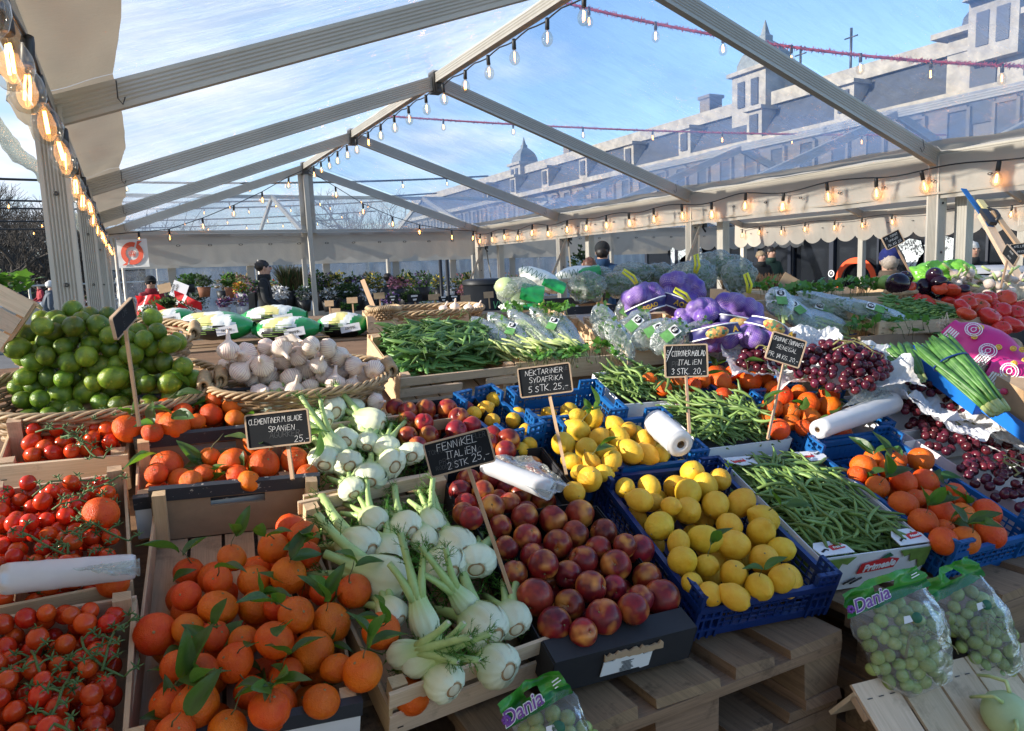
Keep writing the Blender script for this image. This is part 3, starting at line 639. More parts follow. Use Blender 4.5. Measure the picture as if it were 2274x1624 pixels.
# wooden trestle leg, blue strap and ratchet clamp leaning at the right hand edge
br = empty('wooden_brace', at_d(2150, 430, 4.0), 'pale wooden brace strapped to the tent frame with a blue ratchet', 'brace')
mb = MB(); p0, p1 = at_d(2140, 420, 4.3), at_d(2300, 640, 3.6); mid = p0.lerp(p1, .3)
mb.bar(mid, p1+V((0, 0, -.1)), .045, .02, cF, rough=.002); tpart(br, 'board', mb, M['crate_pale'])
mb = MB(); mb.bar(mid+V((.03, -.04, .015)), p1+V((.07, -.04, -.02)), .028, .015, cF, rough=.002); tpart(br, 'board', mb, M['stake'])
mb = MB(); mb.bar(p0, p0.lerp(p1, .42), .032, .006, cF); tpart(br, 'strap', mb, M['blue'])
mb = MB(); q = p0.lerp(p1, .33)-cF*.03; d_ = (p1-p0).normalized(); mb.bar(q-d_*.07, q+d_*.07, .04, .02, cF); mb.tube([q-d_*.09+cR*.03, q-d_*.05+cR*.05-cF*.02, q+cR*.04-cF*.03, q+d_*.05+cR*.02], .009, 8); tpart(br, 'ratchet', mb, M['steel'])
mb = MB(); q = p0.lerp(p1, .20)-cF*.03; mb.bar(q-d_*.05+cR*.02, q+d_*.05+cR*.02, .035, .012, cF); tpart(br, 'label_tag', mb, plain('yellow_strap_tag', (.62, .50, .22), .6))
# ------------------------------------------------------------------ crates on the sloping display
def crate_frame(pts, tilt=None):
    """4 rim corners in photo pixels (back-left, back-right, front-right, front-left) -> matrix at the rim centre, width, length"""
    P = [S(*p) for p in pts]; c = sum(P, V())/4
    x = (P[1]-P[0])+(P[2]-P[3]); W = ((P[1]-P[0]).length+(P[2]-P[3]).length)/2; y = (P[0]-P[3])+(P[1]-P[2]); L = ((P[0]-P[3]).length+(P[1]-P[2]).length)/2
    x.normalize(); y = (y-x*y.dot(x)); 
    ang = math.atan2(x.dot(SY), x.dot(SX)); ang2 = math.atan2(-y.dot(SX), y.dot(SY)); a = (ang+ang2*.5)/1.5
    xx = SX*math.cos(a)+SY*math.sin(a); yy = SN.cross(xx)
    return Mx(((xx.x, yy.x, SN.x, c.x), (xx.y, yy.y, SN.y, c.y), (xx.z, yy.z, SN.z, c.z), (0, 0, 0, 1))), W, L
def rim(o0, W, L): return o0
def staples(mb, pts, mi=1):
    for x, y, z, ax in pts:
        d = (.010, .0014, .0014) if ax == 'x' else (.0014, .0014, .010) if ax == 'z' else (.0014, .010, .0014); mb.box((x, y, z), d, Euler((rnd(-.2, .2), rnd(-.2, .2), rnd(-.4, .4))).to_matrix().to_4x4() if False else None, mi)
def wood_crate(Mt, W, L, H, label, style, group=None, back_h=0.0):
    """thin-walled fruit crate; rim at local z=0, base at -H.  style: dark (painted rim boards), slat (open top slat), plain, peas"""
    o = empty('wooden_crate', Mt, label, 'crate', group); t = .006; w2, l2 = W/2, L/2; cw = M['crate_pale'] if style in ('plain', 'kg') else M['crate']
    mb = MB(); n = 5
    for i in range(n): mb.box((-w2+W*(i+.5)/n, 0, -H+.004), (W/n-.008, L-.01, .005), rough=.0008)
    mb.build('base_boards', M['crate'], o)
    for s in (-1, 1):
        mb = MB(); hh = H*.62 if style in ('slat', 'dark') else H*.85
        mb.box((s*(w2-t/2), 0, -H+hh/2+.006), (t, L-.004, hh), rough=.0012)
        if style == 'slat' : pass
        staples(mb, [(s*(w2-t-.001), s2*(l2-.03), -H+hh*.5, 'z') for s2 in (-1, 1)]); mb.build('side_board', [M['crate'], M['steel']], o)
    for sx in (-1, 1):
        for sy in (-1, 1):
            mb = MB(); e = .028 if style != 'dark' else .024; top = back_h if sy > 0 else 0
            if style == 'dark': top = back_h if sy > 0 else 0
            mb.box((sx*(w2-t-e/2), sy*(l2-t*2-e*.4), (-H+.008+top)/2-.002), (e, e*.8, H+top-.004), rough=.001); mb.build('corner_post', M['crate'], o)
    def end(sy, top):
        y = sy*(l2-t/2)
        if style == 'dark':
            mb = MB(); z0, z1 = -H+.01, top-.030
            if sy > 0:   # fibreboard panel with a slotted hand hole
                hw = .055; zc0, zc1 = z1-.026, z1-.004
                mb.box(((-w2-hw)/2, y, (z0+z1)/2), (w2-hw, t, z1-z0)); mb.box(((w2+hw)/2, y, (z0+z1)/2), (w2-hw, t, z1-z0)); mb.box((0, y, (z0+zc0)/2), (2*hw, t, zc0-z0)); mb.box((0, y, (zc1+z1)/2), (2*hw, t, z1-zc1))
            else: mb.box((0, y, (z0+z1)/2), (W, t, z1-z0))
            mb.build('end_board', M['board'] if sy > 0 else M['white_card'], o)
            mb = MB(); mb.box((0, y-sy*.001, top-.014), (W+.004, .014, .030), rough=.0008); mb.build('rim_board', M['dark_rim'], o)
        elif style == 'slat':
            mb = MB(); mb.box((0, y, top-.014), (W+.004, t+.002, .030), rough=.0015); mb.build('rim_slat', [M['crate_pale']], o)
            mb = MB(); hb = H*.46; mb.box((0, y, -H+.006+hb/2), (W, t, hb), rough=.0015); staples(mb, [(sx*(w2-.02), y+sy*(t/2+.001), -H+hb*.5, 'x') for sx in (-1, 1)]); mb.build('end_board', [M['crate_pale'], M['steel']], o)
        elif style == 'peas' and sy < 0:
            for zc, hh in ((-.016, .026), (-.055, .030), (-.098, .034)):
                mb = MB()
                if zc == -.055: 
                    mb.box((-w2+.10, y, zc), (.20, t, hh), rough=.002); mb.box((w2-.05, y, zc+.004), (.11, t, hh*.8), rough=.004)
                else: mb.box((0, y, zc), (W, t, hh), rough=.0015)
                mb.build('end_slat', M['crate_pale'], o)
        else:
            mb = MB(); hh = H*.92; mb.box((0, y, -H+.006+hh/2), (W, t, hh), rough=.001)
            staples(mb, [(sx*(w2-.015), y+sy*(t/2+.001), -H+hh*k, 'x') for sx in (-1, 1) for k in (.3, .7)]); mb.build('end_board', [cw, M['steel']], o)
            if style == 'kg': mb = MB(); mb.box((0, y, top-.008), (W+.006, .018, .016), rough=.001); mb.build('rim_slat', cw, o)
    end(1, back_h); end(-1, 0)
    return o
def lattice(mb, W, H, M4, nx=14, nz=4, t=.0022, solid=0.0, d=.003):
    """grille in local xz plane between x=-W/2..W/2, z=0..-H"""
    for i in range(nx+1): mb.box((-W/2+W*i/nx, 0, -H/2), (t*1.3, d, H), M4)
    for k in range(nz+1): mb.box((0, 0, -H*k/nz), (W, d, t*1.6), M4)
    if solid: mb.box((0, d*.2, -H*solid/2-H*.12), (W*.62, d, H*solid), M4)
def plastic_crate(Mt, W, L, H, label, mat, group=None, post=.035, solid=0.0):
    o = empty('plastic_crate', Mt, label, 'crate', group); w2, l2 = W/2, L/2; m = M[mat]
    mb = MB(); 
    for i in range(9): mb.box((-w2+W*(i+.5)/9, 0, -H+.003), (W/9*.55, L-.01, .003))
    for i in range(7): mb.box((0, -l2+L*(i+.5)/7, -H+.0045), (W-.01, .008, .003))
    mb.build('base_grid', m, o)
    for k in range(4):
        rot = Mx.Rotation(k*PI/2, 4, 'Z'); ww = W if k % 2 == 0 else L; dd = l2 if k % 2 == 0 else w2
        mb = MB(); lattice(mb, ww-.02, H*.72, rot @ Mx.Translation((0, dd-.004, -.012)) @ Mx.Rotation(R(-4), 4, 'X'), int(ww/.022), 4, solid=solid if k in (0,) else .0)
        mb.build('side_grille', m, o)
        mb = MB(); mb.box((0, 0, 0), (ww, .012, .014), rot @ Mx.Translation((0, dd-.002, -.006))); mb.box((0, 0, 0), (ww-.01, .010, H*.20), rot @ Mx.Translation((0, dd-.008, -H+H*.10))); mb.build('rim_rail', m, o)
    for sx in (-1, 1):
        for sy in (-1, 1):
            mb = MB(); e = .055
            for M4, ln in ((Mx.Translation((sx*(w2-e/2), sy*(l2-.003), 0)), e), (Mx.Translation((sx*(w2-.003), sy*(l2-e/2), 0)) @ Mx.Rotation(PI/2, 4, 'Z'), e)):
                for i in range(4): mb.box((-ln/2+ln*i/3, 0, (post-H)/2), (.005, .009, H+post), M4)
                for z in (post, post*.45, -.012, -H*.35, -H*.7): mb.box((0, 0, z-.003), (ln+.004, .010, .006), M4)
            mb.build('corner_post', m, o)
    return o
def carton(Mt, W, L, H, label, outer, inner, cat='box', group=None, wall=.005, name='cardboard_box', lip=0.0):
    o = empty(name, Mt, label, cat, group); w2, l2 = W/2, L/2
    mb = MB(); mb.box((0, 0, -H+.003), (W-.012, L-.012, .005)); mb.build('base', M[inner], o)
    for k in range(4):
        rot = Mx.Rotation(k*PI/2, 4, 'Z'); ww = W if k % 2 == 0 else L; dd = l2 if k % 2 == 0 else w2
        mb = MB(); mb.box((0, dd-wall*.25, -H/2), (ww, wall*.5, H), rot); mb.box((0, dd-wall*.77, -H/2-.002), (ww-wall*2, wall*.5, H-.006), rot, 1); mb.build('side_panel', [M[outer], M[inner]], o)
    if lip:
        for s in (-1, 1):
            mb = MB(); mb.box((0, s*(l2-lip/2), .003), (W-.004, lip, .005)); mb.build('top_flap', M[outer], o)
    return o
def MTX(pts, **k): return crate_frame(pts)

# ------------------------------------------------------------------ fruit
def peel(r, n=26, m=16, sx=1, sz=1, fn=None, mats=None, name='fruit', stem=True, nub=0.0):
    mb = MB()
    def f(d):
        k = 1+.02*noise.noise(d*2.2+V((n, 0, 0)))
        if fn: k *= fn(d)
        return k
    mb.ball((0, 0, 0), r, n, m, fn=f, sc3=(sx, sx, sz))
    return mb.mesh(name, mats)
def clem_mesh(i):
    random.seed(100+i); q = rnd(.80, .92); off = V((i*3.1, 2, 1))
    mb = MB()
    def f(d):
        k = 1+.03*noise.noise(d*1.8+off)+.012*noise.noise(d*5+off); top = max(0, d.z)
        k *= 1-.06*max(0, (d.z-.93)/.07)+.03*max(0, 1-abs(d.z-.86)/.10)*(1 if i % 2 else .3); k *= 1-.05*max(0, (-d.z-.95)/.05)
        return k*(1+.008*math.cos(math.atan2(d.y, d.x)*8)*top)
    mb.ball((0, 0, 0), 1, 28, 18, fn=f, sc3=(1, 1, q))
    mb.lathe([(0, .0), (.055, .0), (.075, .012), (.06, .03), (.025, .035), (0, .03)], 8, Mx.Translation((0, 0, q*.935)), 1)
    return mb.mesh('clementine', [M['clementine'], M['scar']])
def lemon_mesh(i):
    random.seed(200+i); off = V((i*2.1, 5, 1)); e = rnd(1.12, 1.30); mb = MB()
    def f(d):
        k = 1+.035*noise.noise(d*1.9+off)+.012*noise.noise(d*6+off); z = abs(d.z)
        k += max(0, (d.z-.90)/.10)**1.3*.17+max(0, (-d.z-.95)/.05)*.03; return k
    mb.ball((0, 0, 0), 1, 28, 20, fn=f, sc3=(1, 1, e)); mb.lathe([(0, -.05), (.05, -.05), (.075, -.02), (.06, .03), (.0, .05)], 8, Mx.Translation((0, 0, -e*1.02)) @ Mx.Rotation(PI, 4, 'X'), 1)
    return mb.mesh('lemon', [M['lemon'], M['scar']])
def lime_mesh(i):
    random.seed(300+i); off = V((i*2.7, 8, 1)); e = rnd(1.06, 1.2); mb = MB()
    def f(d):
        k = 1+.02*noise.noise(d*2+off); k += max(0, (d.z-.93)/.07)**1.3*.09; k -= max(0, (-d.z-.95)/.05)*.02; return k
    mb.ball((0, 0, 0), 1, 24, 18, fn=f, sc3=(1, 1, e)); mb.lathe([(0, -.02), (.06, -.02), (.05, .015), (0, .02)], 7, Mx.Translation((0, 0, -e*1.0)) @ Mx.Rotation(PI, 4, 'X'), 1)
    return mb.mesh('lime', [M['lime'], M['scar']])
def nect_mesh(i):
    random.seed(400+i); off = V((i*2.3, 3, 9)); mb = MB()
    def f(d):
        a = math.atan2(d.y, d.x); k = 1+.02*noise.noise(d*1.7+off); g = math.exp(-(a/.16)**2)*max(0, min(1, d.z+.75))
        k -= .055*g; k -= .20*math.exp(-((1-d.z)/.035))+0; k += .05*max(0, (-d.z-.9)/.1); return k
    mb.ball((0, 0, 0), 1, 36, 20, fn=f, sc3=(1, 1, .96)); mb.lathe([(0, .74), (.05, .74), (.06, .80), (.0, .82)], 7, None, 1)
    return mb.mesh('nectarine', [M['nectarine'], M['scar']])
def tom_mesh(i, long=False):
    random.seed(500+i); off = V((i*2.3, 3, 4)); mb = MB(); e = 1.25 if long else rnd(.98, 1.12)
    mb.ball((0, 0, 0), 1, 18, 12, fn=lambda d: 1+.015*noise.noise(d*2+off)-.05*max(0, (d.z-.9)/.1), sc3=(1, 1, e)); return mb.mesh('tomato', [M['tomato']])
def calyx_mesh():
    mb = MB()
    for k in range(5):
        a = 2*PI*k/5+rnd(-.2, .2); d = V((math.cos(a), math.sin(a), 0)); p = [d*.05+V((0, 0, 1.0)), d*.35+V((0, 0, 1.03)), d*.68+V((0, 0, .98+rnd(.05, .3)))]
        mb.tube(p, [.10, .09, .015], 4, flat=.35)
    mb.tube([(0, 0, .95), (.03, 0, 1.25), (.12, .05, 1.5)], .055, 5); return mb.mesh('calyx', M['calyx'])
def beef_mesh(i):
    random.seed(600+i); off = V((i, 3, 4)); mb = MB(); nl = 9
    def f(d):
        a = math.atan2(d.y, d.x); e = (1-abs(d.z))**.6; return 1+.07*noise.noise(d*1.3+off)+.055*e*abs(math.cos(a*nl/2+noise.noise(d+off)))-.20*math.exp(-(1-d.z)/.05)
    mb.ball((0, 0, 0), 1, 40, 16, fn=f, sc3=(1, 1, .70)); return mb.mesh('tomato', [M['beef_tomato']])
def leaf_mesh(w=.36, fold=.25, curl=.2, n=6, tip=True, teeth=0):
    mb = MB()
    def fn(u, v):
        x = v; a = math.sin(PI*min(1, x**.8))**.8*w/2*(1 if x < .98 else .2); s = (u-.5)*2
        if teeth: a *= 1+.25*abs(math.sin(x*teeth))
        return V((x, s*a, abs(s)*a*fold*2-curl*x*x+.02*math.sin(9*x+3*s)))
    mb.grid(fn, 4, n+3); return mb.mesh('leaf', M['leaf'])
CLEM = [clem_mesh(i) for i in range(5)]; LEM = [lemon_mesh(i) for i in range(5)]; LIME = [lime_mesh(i) for i in range(4)]; NECT = [nect_mesh(i) for i in range(5)]
TOM = [tom_mesh(i) for i in range(3)]; PLUM = [tom_mesh(9, True)]; CAL = calyx_mesh(); BEEF = [beef_mesh(i) for i in range(3)]
random.seed(11)
LEAF = [leaf_mesh(rnd(.34, .46), rnd(.15, .5), rnd(-.05, .35)) for _ in range(5)]
_q = MB(); _q.tube([(0, 0, 0), (.25, .03, .10), (.6, -.02, .16), (1, .03, .20)], [.03, .026, .022, .014], 6); TWIG = _q.mesh('twig', M['twig'])
def rrot(): return Quaternion((rnd(-1, 1), rnd(-1, 1), rnd(-1, 1), rnd(-1, 1))).normalized()
def put(name, me, c, r, rot, label, cat, group, parent=None):
    o = bpy.data.objects.new(name, me); col.objects.link(o); o.matrix_world = Mx.Translation(c) @ rot.to_matrix().to_4x4() @ Mx.Scale(r, 4)
    return tag(o, label, cat, group)
def relax(F, planeN=SN, n0=SO, lim=.05, it=60):
    """slide overlapping fruit a little along the line of sight so they touch rather than merge"""
    for _ in range(it):
        for i in range(len(F)):
            for j in range(i):
                a, b = F[i], F[j]; d = a[0]-b[0]; L = d.length; ov = (a[1]+b[1])*.94-L
                if ov > 0 and L > 1e-6:
                    va, vb = (a[0]-CAM).normalized(), (b[0]-CAM).normalized(); s = .3*ov
                    if d.dot(va) > 0: a[0] += va*s; b[0] -= vb*s
                    else: a[0] -= va*s; b[0] += vb*s
        for a in F:
            v = (a[0]-CAM).normalized(); h = (a[0]-a[3]).dot(v)
            if abs(h) > lim: a[0] = a[3]+v*max(-lim, min(lim, h))
def pinned(spec, h, r0, r1, kscale=1.0):
    F = []
    for q in spec:
        k, x, y, r = q[:4]; px, py, pr = Z(k, x, y, r) if isinstance(k, str) else (k, x, y)
        c = S(px, py, h); rr = pr*depth(c)/F_PX*kscale; rr = max(r0, min(r1, rr)); F.append([c, rr, q[4] if len(q) > 4 else None, c.copy()])
    return F
def fillers(F, Mt, W, L, z, r, n=60, tol=.80, jz=.01, x0=0):
    out = []
    for _ in range(n*6):
        c = Mt @ V((rnd(-W/2+r*1.3, W/2-r*1.3)+x0, rnd(-L/2+r*1.35, L/2-r*1.3), z+rnd(-jz, jz)))
        if all((c-f[0]).length > (r+f[1])*tol for f in F+out): out.append([c, r*rnd(.92, 1.05), None, c.copy()])
        if len(out) >= n: break
    return out
def sprig(parent, c, rr, nl=None, lm=(.05, .082), aim=None, mat=True):
    """a twig with leaves growing from a fruit; children of that fruit"""
    up = aim or (SN+V((rnd(-.5, .5), rnd(-.7, .3), rnd(-.1, .4)))).normalized()
    inv = parent.matrix_world.inverted(); base = c+up*rr*.86; dirn = (up*.6+V((rnd(-1, 1), rnd(-.9, .6), rnd(-.1, .5)))).normalized(); tl = rnd(.02, .05)
    tw = link('twig', TWIG, parent); tw.matrix_local = inv @ frame(base, dirn, z=up if abs(dirn.dot(up)) < .95 else V((1, 0, 0))) @ Mx.Scale(tl, 4)
    for k in range(nl or random.choice((1, 2, 2, 3))):
        d = (dirn*.5+V((rnd(-1, 1), rnd(-1, .6), rnd(-.25, .55)))).normalized(); s = rnd(*lm); p = base+dirn*tl*rnd(.5, 1)
        z = (SN+V((rnd(-.6, .6), rnd(-.6, .6), 0))).normalized()
        lf = link('leaf', random.choice(LEAF), parent); lf.matrix_local = inv @ frame(p, d, z=z if abs(d.dot(z)) < .95 else V((1, 0, .1))) @ Mx.Scale(s, 4)
def lay(F, kind, meshes, label, cat, group, leafp=0.0, upright=False, special={}):
    objs = []
    for i, (c, r, sp_, _) in enumerate(F):
        rot = rrot()
        if kind == 'clementine': rot = (SN+V((rnd(-1, 1), rnd(-1.1, .5), rnd(-.3, .3)))).to_track_quat('Z', 'Y') @ Quaternion((0, 0, 1), rnd(0, 6))
        if kind == 'nectarine': rot = (V((rnd(-1, 1), rnd(-1.2, .4), rnd(-.6, 1)))).to_track_quat('Z', 'Y') @ Quaternion((0, 0, 1), rnd(0, 6))
        k = 1/1.08 if kind in ('lemon', 'lime') else 1
        o = put(kind, random.choice(meshes), c, r*k, rot, sp_ if isinstance(sp_, str) and len(sp_) > 3 else label, cat, group); objs.append(o)
        if leafp and random.random() < leafp: sprig(o, c, r)
    return objs
def dview(px, py, d): return at_d(px, py, d)

def pts4(*p): return list(p)
# --- column of clementines
C1 = crate_frame([(302, 1118), (683, 1072), (836, 1560), (312, 1640)]); C1M, C1W, C1L = C1
wood_crate(C1M, C1W, C1L, .115, 'wooden crate with dark chipped rims holding the nearest clementines', 'dark', 'wooden clementine crates', .028)
def shallow(pts, y_gap=.0): return crate_frame(pts)
C2M, C2W, C2L = crate_frame([(301, 990), (592, 957), (690, 1062), (296, 1108)])
wood_crate(C2M, C2W, C2L*.94, .115, 'dark rimmed clementine crate behind the nearest one, by the clementine chalkboard', 'dark', 'wooden clementine crates', .025)
C3M, C3W, C3L = crate_frame([(309, 890), (568, 873), (594, 950), (300, 980)])
wood_crate(C3M, C3W, C3L*.92, .115, 'farthest dark rimmed clementine crate, under the wicker lime basket', 'dark', 'wooden clementine crates', .02)
c1 = [('b',1220,860,165),('b',1715,655,155),('b',2030,650,155),('b',1465,560,100),('b',2000,440,130),('b',2270,400,145),('b',1715,440,95),('b',1825,260,115),('b',2150,180,120),('b',1390,1120,115),
 ('b',1580,1150,105),('b',1845,1085,155),('b',2160,910,155),('b',1310,1410,140),('b',1540,1430,185),('b',1380,1640,150),('b',1790,1610,150),('b',2120,1450,160),('b',2250,1190,145),('b',1700,880,110),('b',1920,920,95),
 ('d',440,95,125),('d',340,20,120),('d',600,520,115),('d',838,522,137),('d',380,710,140),('d',660,770,160),('d',510,1000,172),('d',905,1155,158),('d',700,1130,130),('d',580,1390,145),('d',210,1440,185),('d',20,1320,110),
 ('b',1480,820,100),('d',240,640,90),('d',470,240,80)]
Fc1 = pinned(c1, .005, .026, .037, 1.0); relax(Fc1, lim=.035)
Fc1 += fillers(Fc1, C1M @ Mx.Translation((0, -.05, 0)), C1W, C1L*.78, -.07, .031, 34); 
g = 'clementines in the nearest dark rimmed crate'
lay(Fc1, 'clementine', CLEM, 'leafy orange clementine heaped in the nearest dark rimmed wooden crate', 'clementine', g, .62)
c2 = [('a',1310,580,125),('a',1420,690,95),('a',1660,510,85),('a',1830,540,115),('a',2075,570,135),('a',2030,400,125),('a',1870,660,95),('a',1500,700,85),('c',370,700,110),('c',470,810,75),('a',1230,640,80),('a',1600,640,80),('a',1960,700,90)]
Fc2 = pinned(c2, .012, .024, .036); relax(Fc2, lim=.03); Fc2 += fillers(Fc2, C2M, C2W, C2L*.9, -.06, .029, 12)
lay(Fc2, 'clementine', CLEM, 'leafy orange clementine in the middle dark rimmed crate beside the clementine chalkboard', 'clementine', 'clementines in the middle dark rimmed crate', .55)
c3 = [('a',1190,215,85),('a',1310,120,70),('a',1285,230,80),('a',1370,270,125),('a',1200,315,65),('a',1660,180,95),('a',1690,60,75),('a',1560,65,90),('a',1830,110,80),('a',1540,240,75),('a',1440,160,70),('a',1850,210,70)]
Fc3 = pinned(c3, .02, .024, .037); relax(Fc3, lim=.03); Fc3 += fillers(Fc3, C3M, C3W, C3L*.9, -.05, .029, 8)
lay(Fc3, 'clementine', CLEM, 'orange clementine in the farthest dark rimmed crate below the limes', 'clementine', 'clementines in the farthest dark rimmed crate', .5)

# --- cherry tomatoes
A1M, A1W, A1L = crate_frame([(-60, 1380), (285, 1318), (300, 1680), (-180, 1780)])
A2M, A2W, A2L = crate_frame([(-40, 1088), (280, 1040), (292, 1300), (-80, 1368)])
A3M, A3W, A3L = crate_frame([(14, 945), (290, 925), (284, 1012), (-12, 1040)])
wood_crate(A1M, A1W, A1L, .10, 'pale wooden crate of loose vine tomatoes at the very front corner', 'plain', 'wooden tomato crates', .02)
wood_crate(A2M, A2W, A2L*.96, .10, 'pale wooden tomato crate with a stray clementine lying in it', 'plain', 'wooden tomato crates', .025)
wood_crate(A3M, A3W, A3L*.93, .10, 'small pale wooden crate of plum tomatoes below the lime basket', 'plain', 'wooden tomato crates', .03)
def toms(Mt, W, L, layers, r, label, group, meshes, skip=None, calp=.3):
    F = []
    for z, n in layers: F += fillers(F, Mt, W, L, z, r, n, .9, .012)
    if skip: F = [f for f in F if (f[0]-skip[0]).length > skip[1]+f[1]*.8]
    for c, rr, _, _ in F:
        o = put('tomato', random.choice(meshes), c, rr*rnd(.9, 1.1), (SN+V((rnd(-1, 1), rnd(-1, 1), rnd(-.5, .5)))).to_track_quat('Z', 'Y'), label, 'tomato', group)
        if random.random() < calp: link('calyx', CAL, o)
    return F
FA1 = toms(A1M, A1W-.02, A1L-.02, [(-.035, 90), (-.008, 90), (.016, 40)], .0155, 'small round red vine tomato in the nearest tomato crate', 'tomatoes in the nearest crate', TOM, calp=.25)
stray = [S(225, 1139, .035), .0335]
FA2 = toms(A2M, A2W-.02, A2L-.02, [(-.03, 70), (-.004, 70), (.016, 26)], .0155, 'small round red vine tomato in the crate with the stray clementine', 'tomatoes in the middle crate', TOM, stray, calp=.3)
FA3 = toms(A3M, A3W-.03, A3L-.01, [(-.03, 22), (-.004, 20)], .0165, 'red plum tomato in the small crate below the lime basket', 'plum tomatoes in the far crate', PLUM, calp=.3)
lay([[stray[0], stray[1], None, stray[0]]], 'clementine', CLEM, 'lone clementine lying among the vine tomatoes', 'clementine', 'stray clementines')
lay([[S(*Z('a', 1005, 290)[:2], .03), .035, None, None]], 'clementine', CLEM, 'clementine with one leaf resting at the edge of the plum tomato crate', 'clementine', 'stray clementines', 1)
lay([[S(*Z('b', 890, 450)[:2], .0), .028, None, None]], 'clementine', CLEM, 'clementine half hidden under the bag roll on the tomatoes', 'clementine', 'stray clementines')
for (Mt, W, L, n) in ((A1M, A1W, A1L, 6), (A2M, A2W, A2L, 7), (A3M, A3W, A3L, 3)):
    for i in range(n):
        mb = MB(); a = rnd(-1.0, 1.2); p = V((rnd(-W*.38, W*.38), rnd(-L*.36, L*.40), .028)); d = V((math.cos(a), math.sin(a), 0)); ln = rnd(.08, .16)
        pts = [p+d*ln*t+V((0, 0, .010*math.sin(t*5)+rnd(-.003, .004)))+V((-d.y, d.x, 0))*.012*math.sin(t*4+i) for t in [k/7 for k in range(8)]]
        mb.tube(pts, [.0021]*7+[.0013], 6)
        for k in range(1, 8):
            s = 1 if k % 2 else -1; e = pts[k]+V((-d.y, d.x, 0))*s*rnd(.012, .022)+V((0, 0, rnd(-.006, .012))); mb.tube([pts[k], pts[k].lerp(e, .5)+V((0, 0, .004)), e], [.0018, .0015, .0018], 5)
            for q in range(5):
                b = 2*PI*q/5; mb.tube([e, e+V((math.cos(b)*.006, math.sin(b)*.006, .003)), e+V((math.cos(b)*.011, math.sin(b)*.011, rnd(0, .008)))], [.0016, .0018, .0004], 4, flat=.4)
        o = mb.build('tomato_vine', M['vine'], None, Mt); tag(o, ('green tomato vine lying over the nearest tomatoes', 'green tomato vine lying over the tomatoes beside the stray clementine', 'green vine lying over the plum tomatoes')[(n == 7)+2*(n == 3)], 'vine', 'tomato vines')

# --- fennel
def fennel_mesh(i, long=False):
    random.seed(700+i); mb = MB(); mf = MB(); off = V((i*3.3, 1, 7)); H = .135 if long else .112; nst = [3, 4, 3, 4][i % 4]; wd = .80 if long else 1.0
    def rad(z):
        P = [(.0, .021), (.005, .033), (.018, .0425), (.038, .046), (.060, .0425), (.080, .035), (.098, .028), (H, .024), (H+.02, .022)]
        for (z0, r0), (z1, r1) in zip(P, P[1:]):
            if z <= z1: return lerp(r0, r1, (z-z0)/max(1e-6, z1-z0))*wd
        return P[-1][1]*wd
    def sheath(k, a0, span, grow, zt):
        nu, nv = 22, 13
        def fn(u, v):
            e = abs(u-.5)*2; top = zt*(1-.34*e*e)+.012*math.sin(a0*3); z = top*v; a = a0+(u-.5)*span; r = rad(z)*(1+grow-.055*e**4)+.0012*math.sin(a*13+z*40)
            return V((r*math.cos(a)*1.10, r*math.sin(a)*.80, z+.002*math.sin(a*3)))+.003*noise.noise(V((math.cos(a)*2, math.sin(a)*2, z*18))+off)*V((math.cos(a), math.sin(a), 0))
        mb.grid(fn, nu, nv)
    sheath(0, 0, 6.40, .0, H); sheath(1, rnd(0, 6), 3.5, .05, H+.012); sheath(2, rnd(0, 6), 3.1, .085, H*.95); sheath(3, rnd(0, 6), 2.6, .12, H*.80)
    mb.lathe([(0, -.0015), (.0130, -.0012), (.0155, .0)], 20, Mx.Diagonal((1.05*wd, .85*wd, 1, 1)), 1); mb.lathe([(.0155, -.0010), (.0185, .0004), (.0225, .002)], 20, Mx.Diagonal((1.05*wd, .85*wd, 1, 1)), 2)
    mb.lathe([(.0225, .001), (.0, .004)], 20, Mx.Diagonal((1.05*wd, .85*wd, 1, 1)), 0)
    for k in range(nst):
        a = (k-(nst-1)/2)*.42; x0 = (k-(nst-1)/2)*.017; ln = rnd(.055, .125)*(1.15 if long else 1); rr = rnd(.0105, .0145); b = rnd(-.2, .2)
        p0 = V((x0*.6, 0, H-.035)); p1 = V((x0*1.2, 0, H)); p2 = p1+V((math.sin(a)*ln*.6, b*ln*.5, ln*.6)); p3 = p1+V((math.sin(a)*ln*1.1, b*ln, ln))
        mb.tube([p0, p1, p1.lerp(p2, .5), p2, p3], [rr*1.5, rr*1.45, rr*1.1, rr, rr*.95], 12, 3, flat=.8)
        mb.tube([p3-(p3-p2).normalized()*.0006, p3+(p3-p2).normalized()*.0008], [rr*.62, rr*.55], 8, 1, flat=.8)
        if k == 0 or random.random() < .55:
            for q in range(24):
                t = rnd(0, 1); o = p1.lerp(p3, rnd(.35, 1)); d = V((rnd(-1, 1), rnd(-1, 1), rnd(.0, 1.6))).normalized(); l2 = rnd(.025, .055); e = o+d*l2
                mf.tube([o, o.lerp(e, .5)+V((0, 0, .003)), e], [.0011, .0009, .0005], 3)
                for w_ in range(5):
                    s0 = o.lerp(e, rnd(.3, 1)); dd = (d+V((rnd(-1, 1), rnd(-1, 1), rnd(-.6, 1)))).normalized(); mf.tube([s0, s0+dd*rnd(.008, .016)], [.0008, .0004], 3)
    return mb.mesh('fennel_bulb', [M['fennel'], M['fennel_cut'], M['fennel_rim'], M['fennel_stalk']]), mf.mesh('fronds', M['frond'])
FEN = [fennel_mesh(i, i == 4) for i in range(6)]
F1M, F1W, F1L = crate_frame([(694, 1112), (1010, 1058), (1222, 1405), (832, 1570)])
F2M, F2W, F2L = crate_frame([(608, 962), (895, 926), (1008, 1050), (692, 1105)])
F3M, F3W, F3L = crate_frame([(576, 880), (808, 864), (893, 918), (605, 955)])
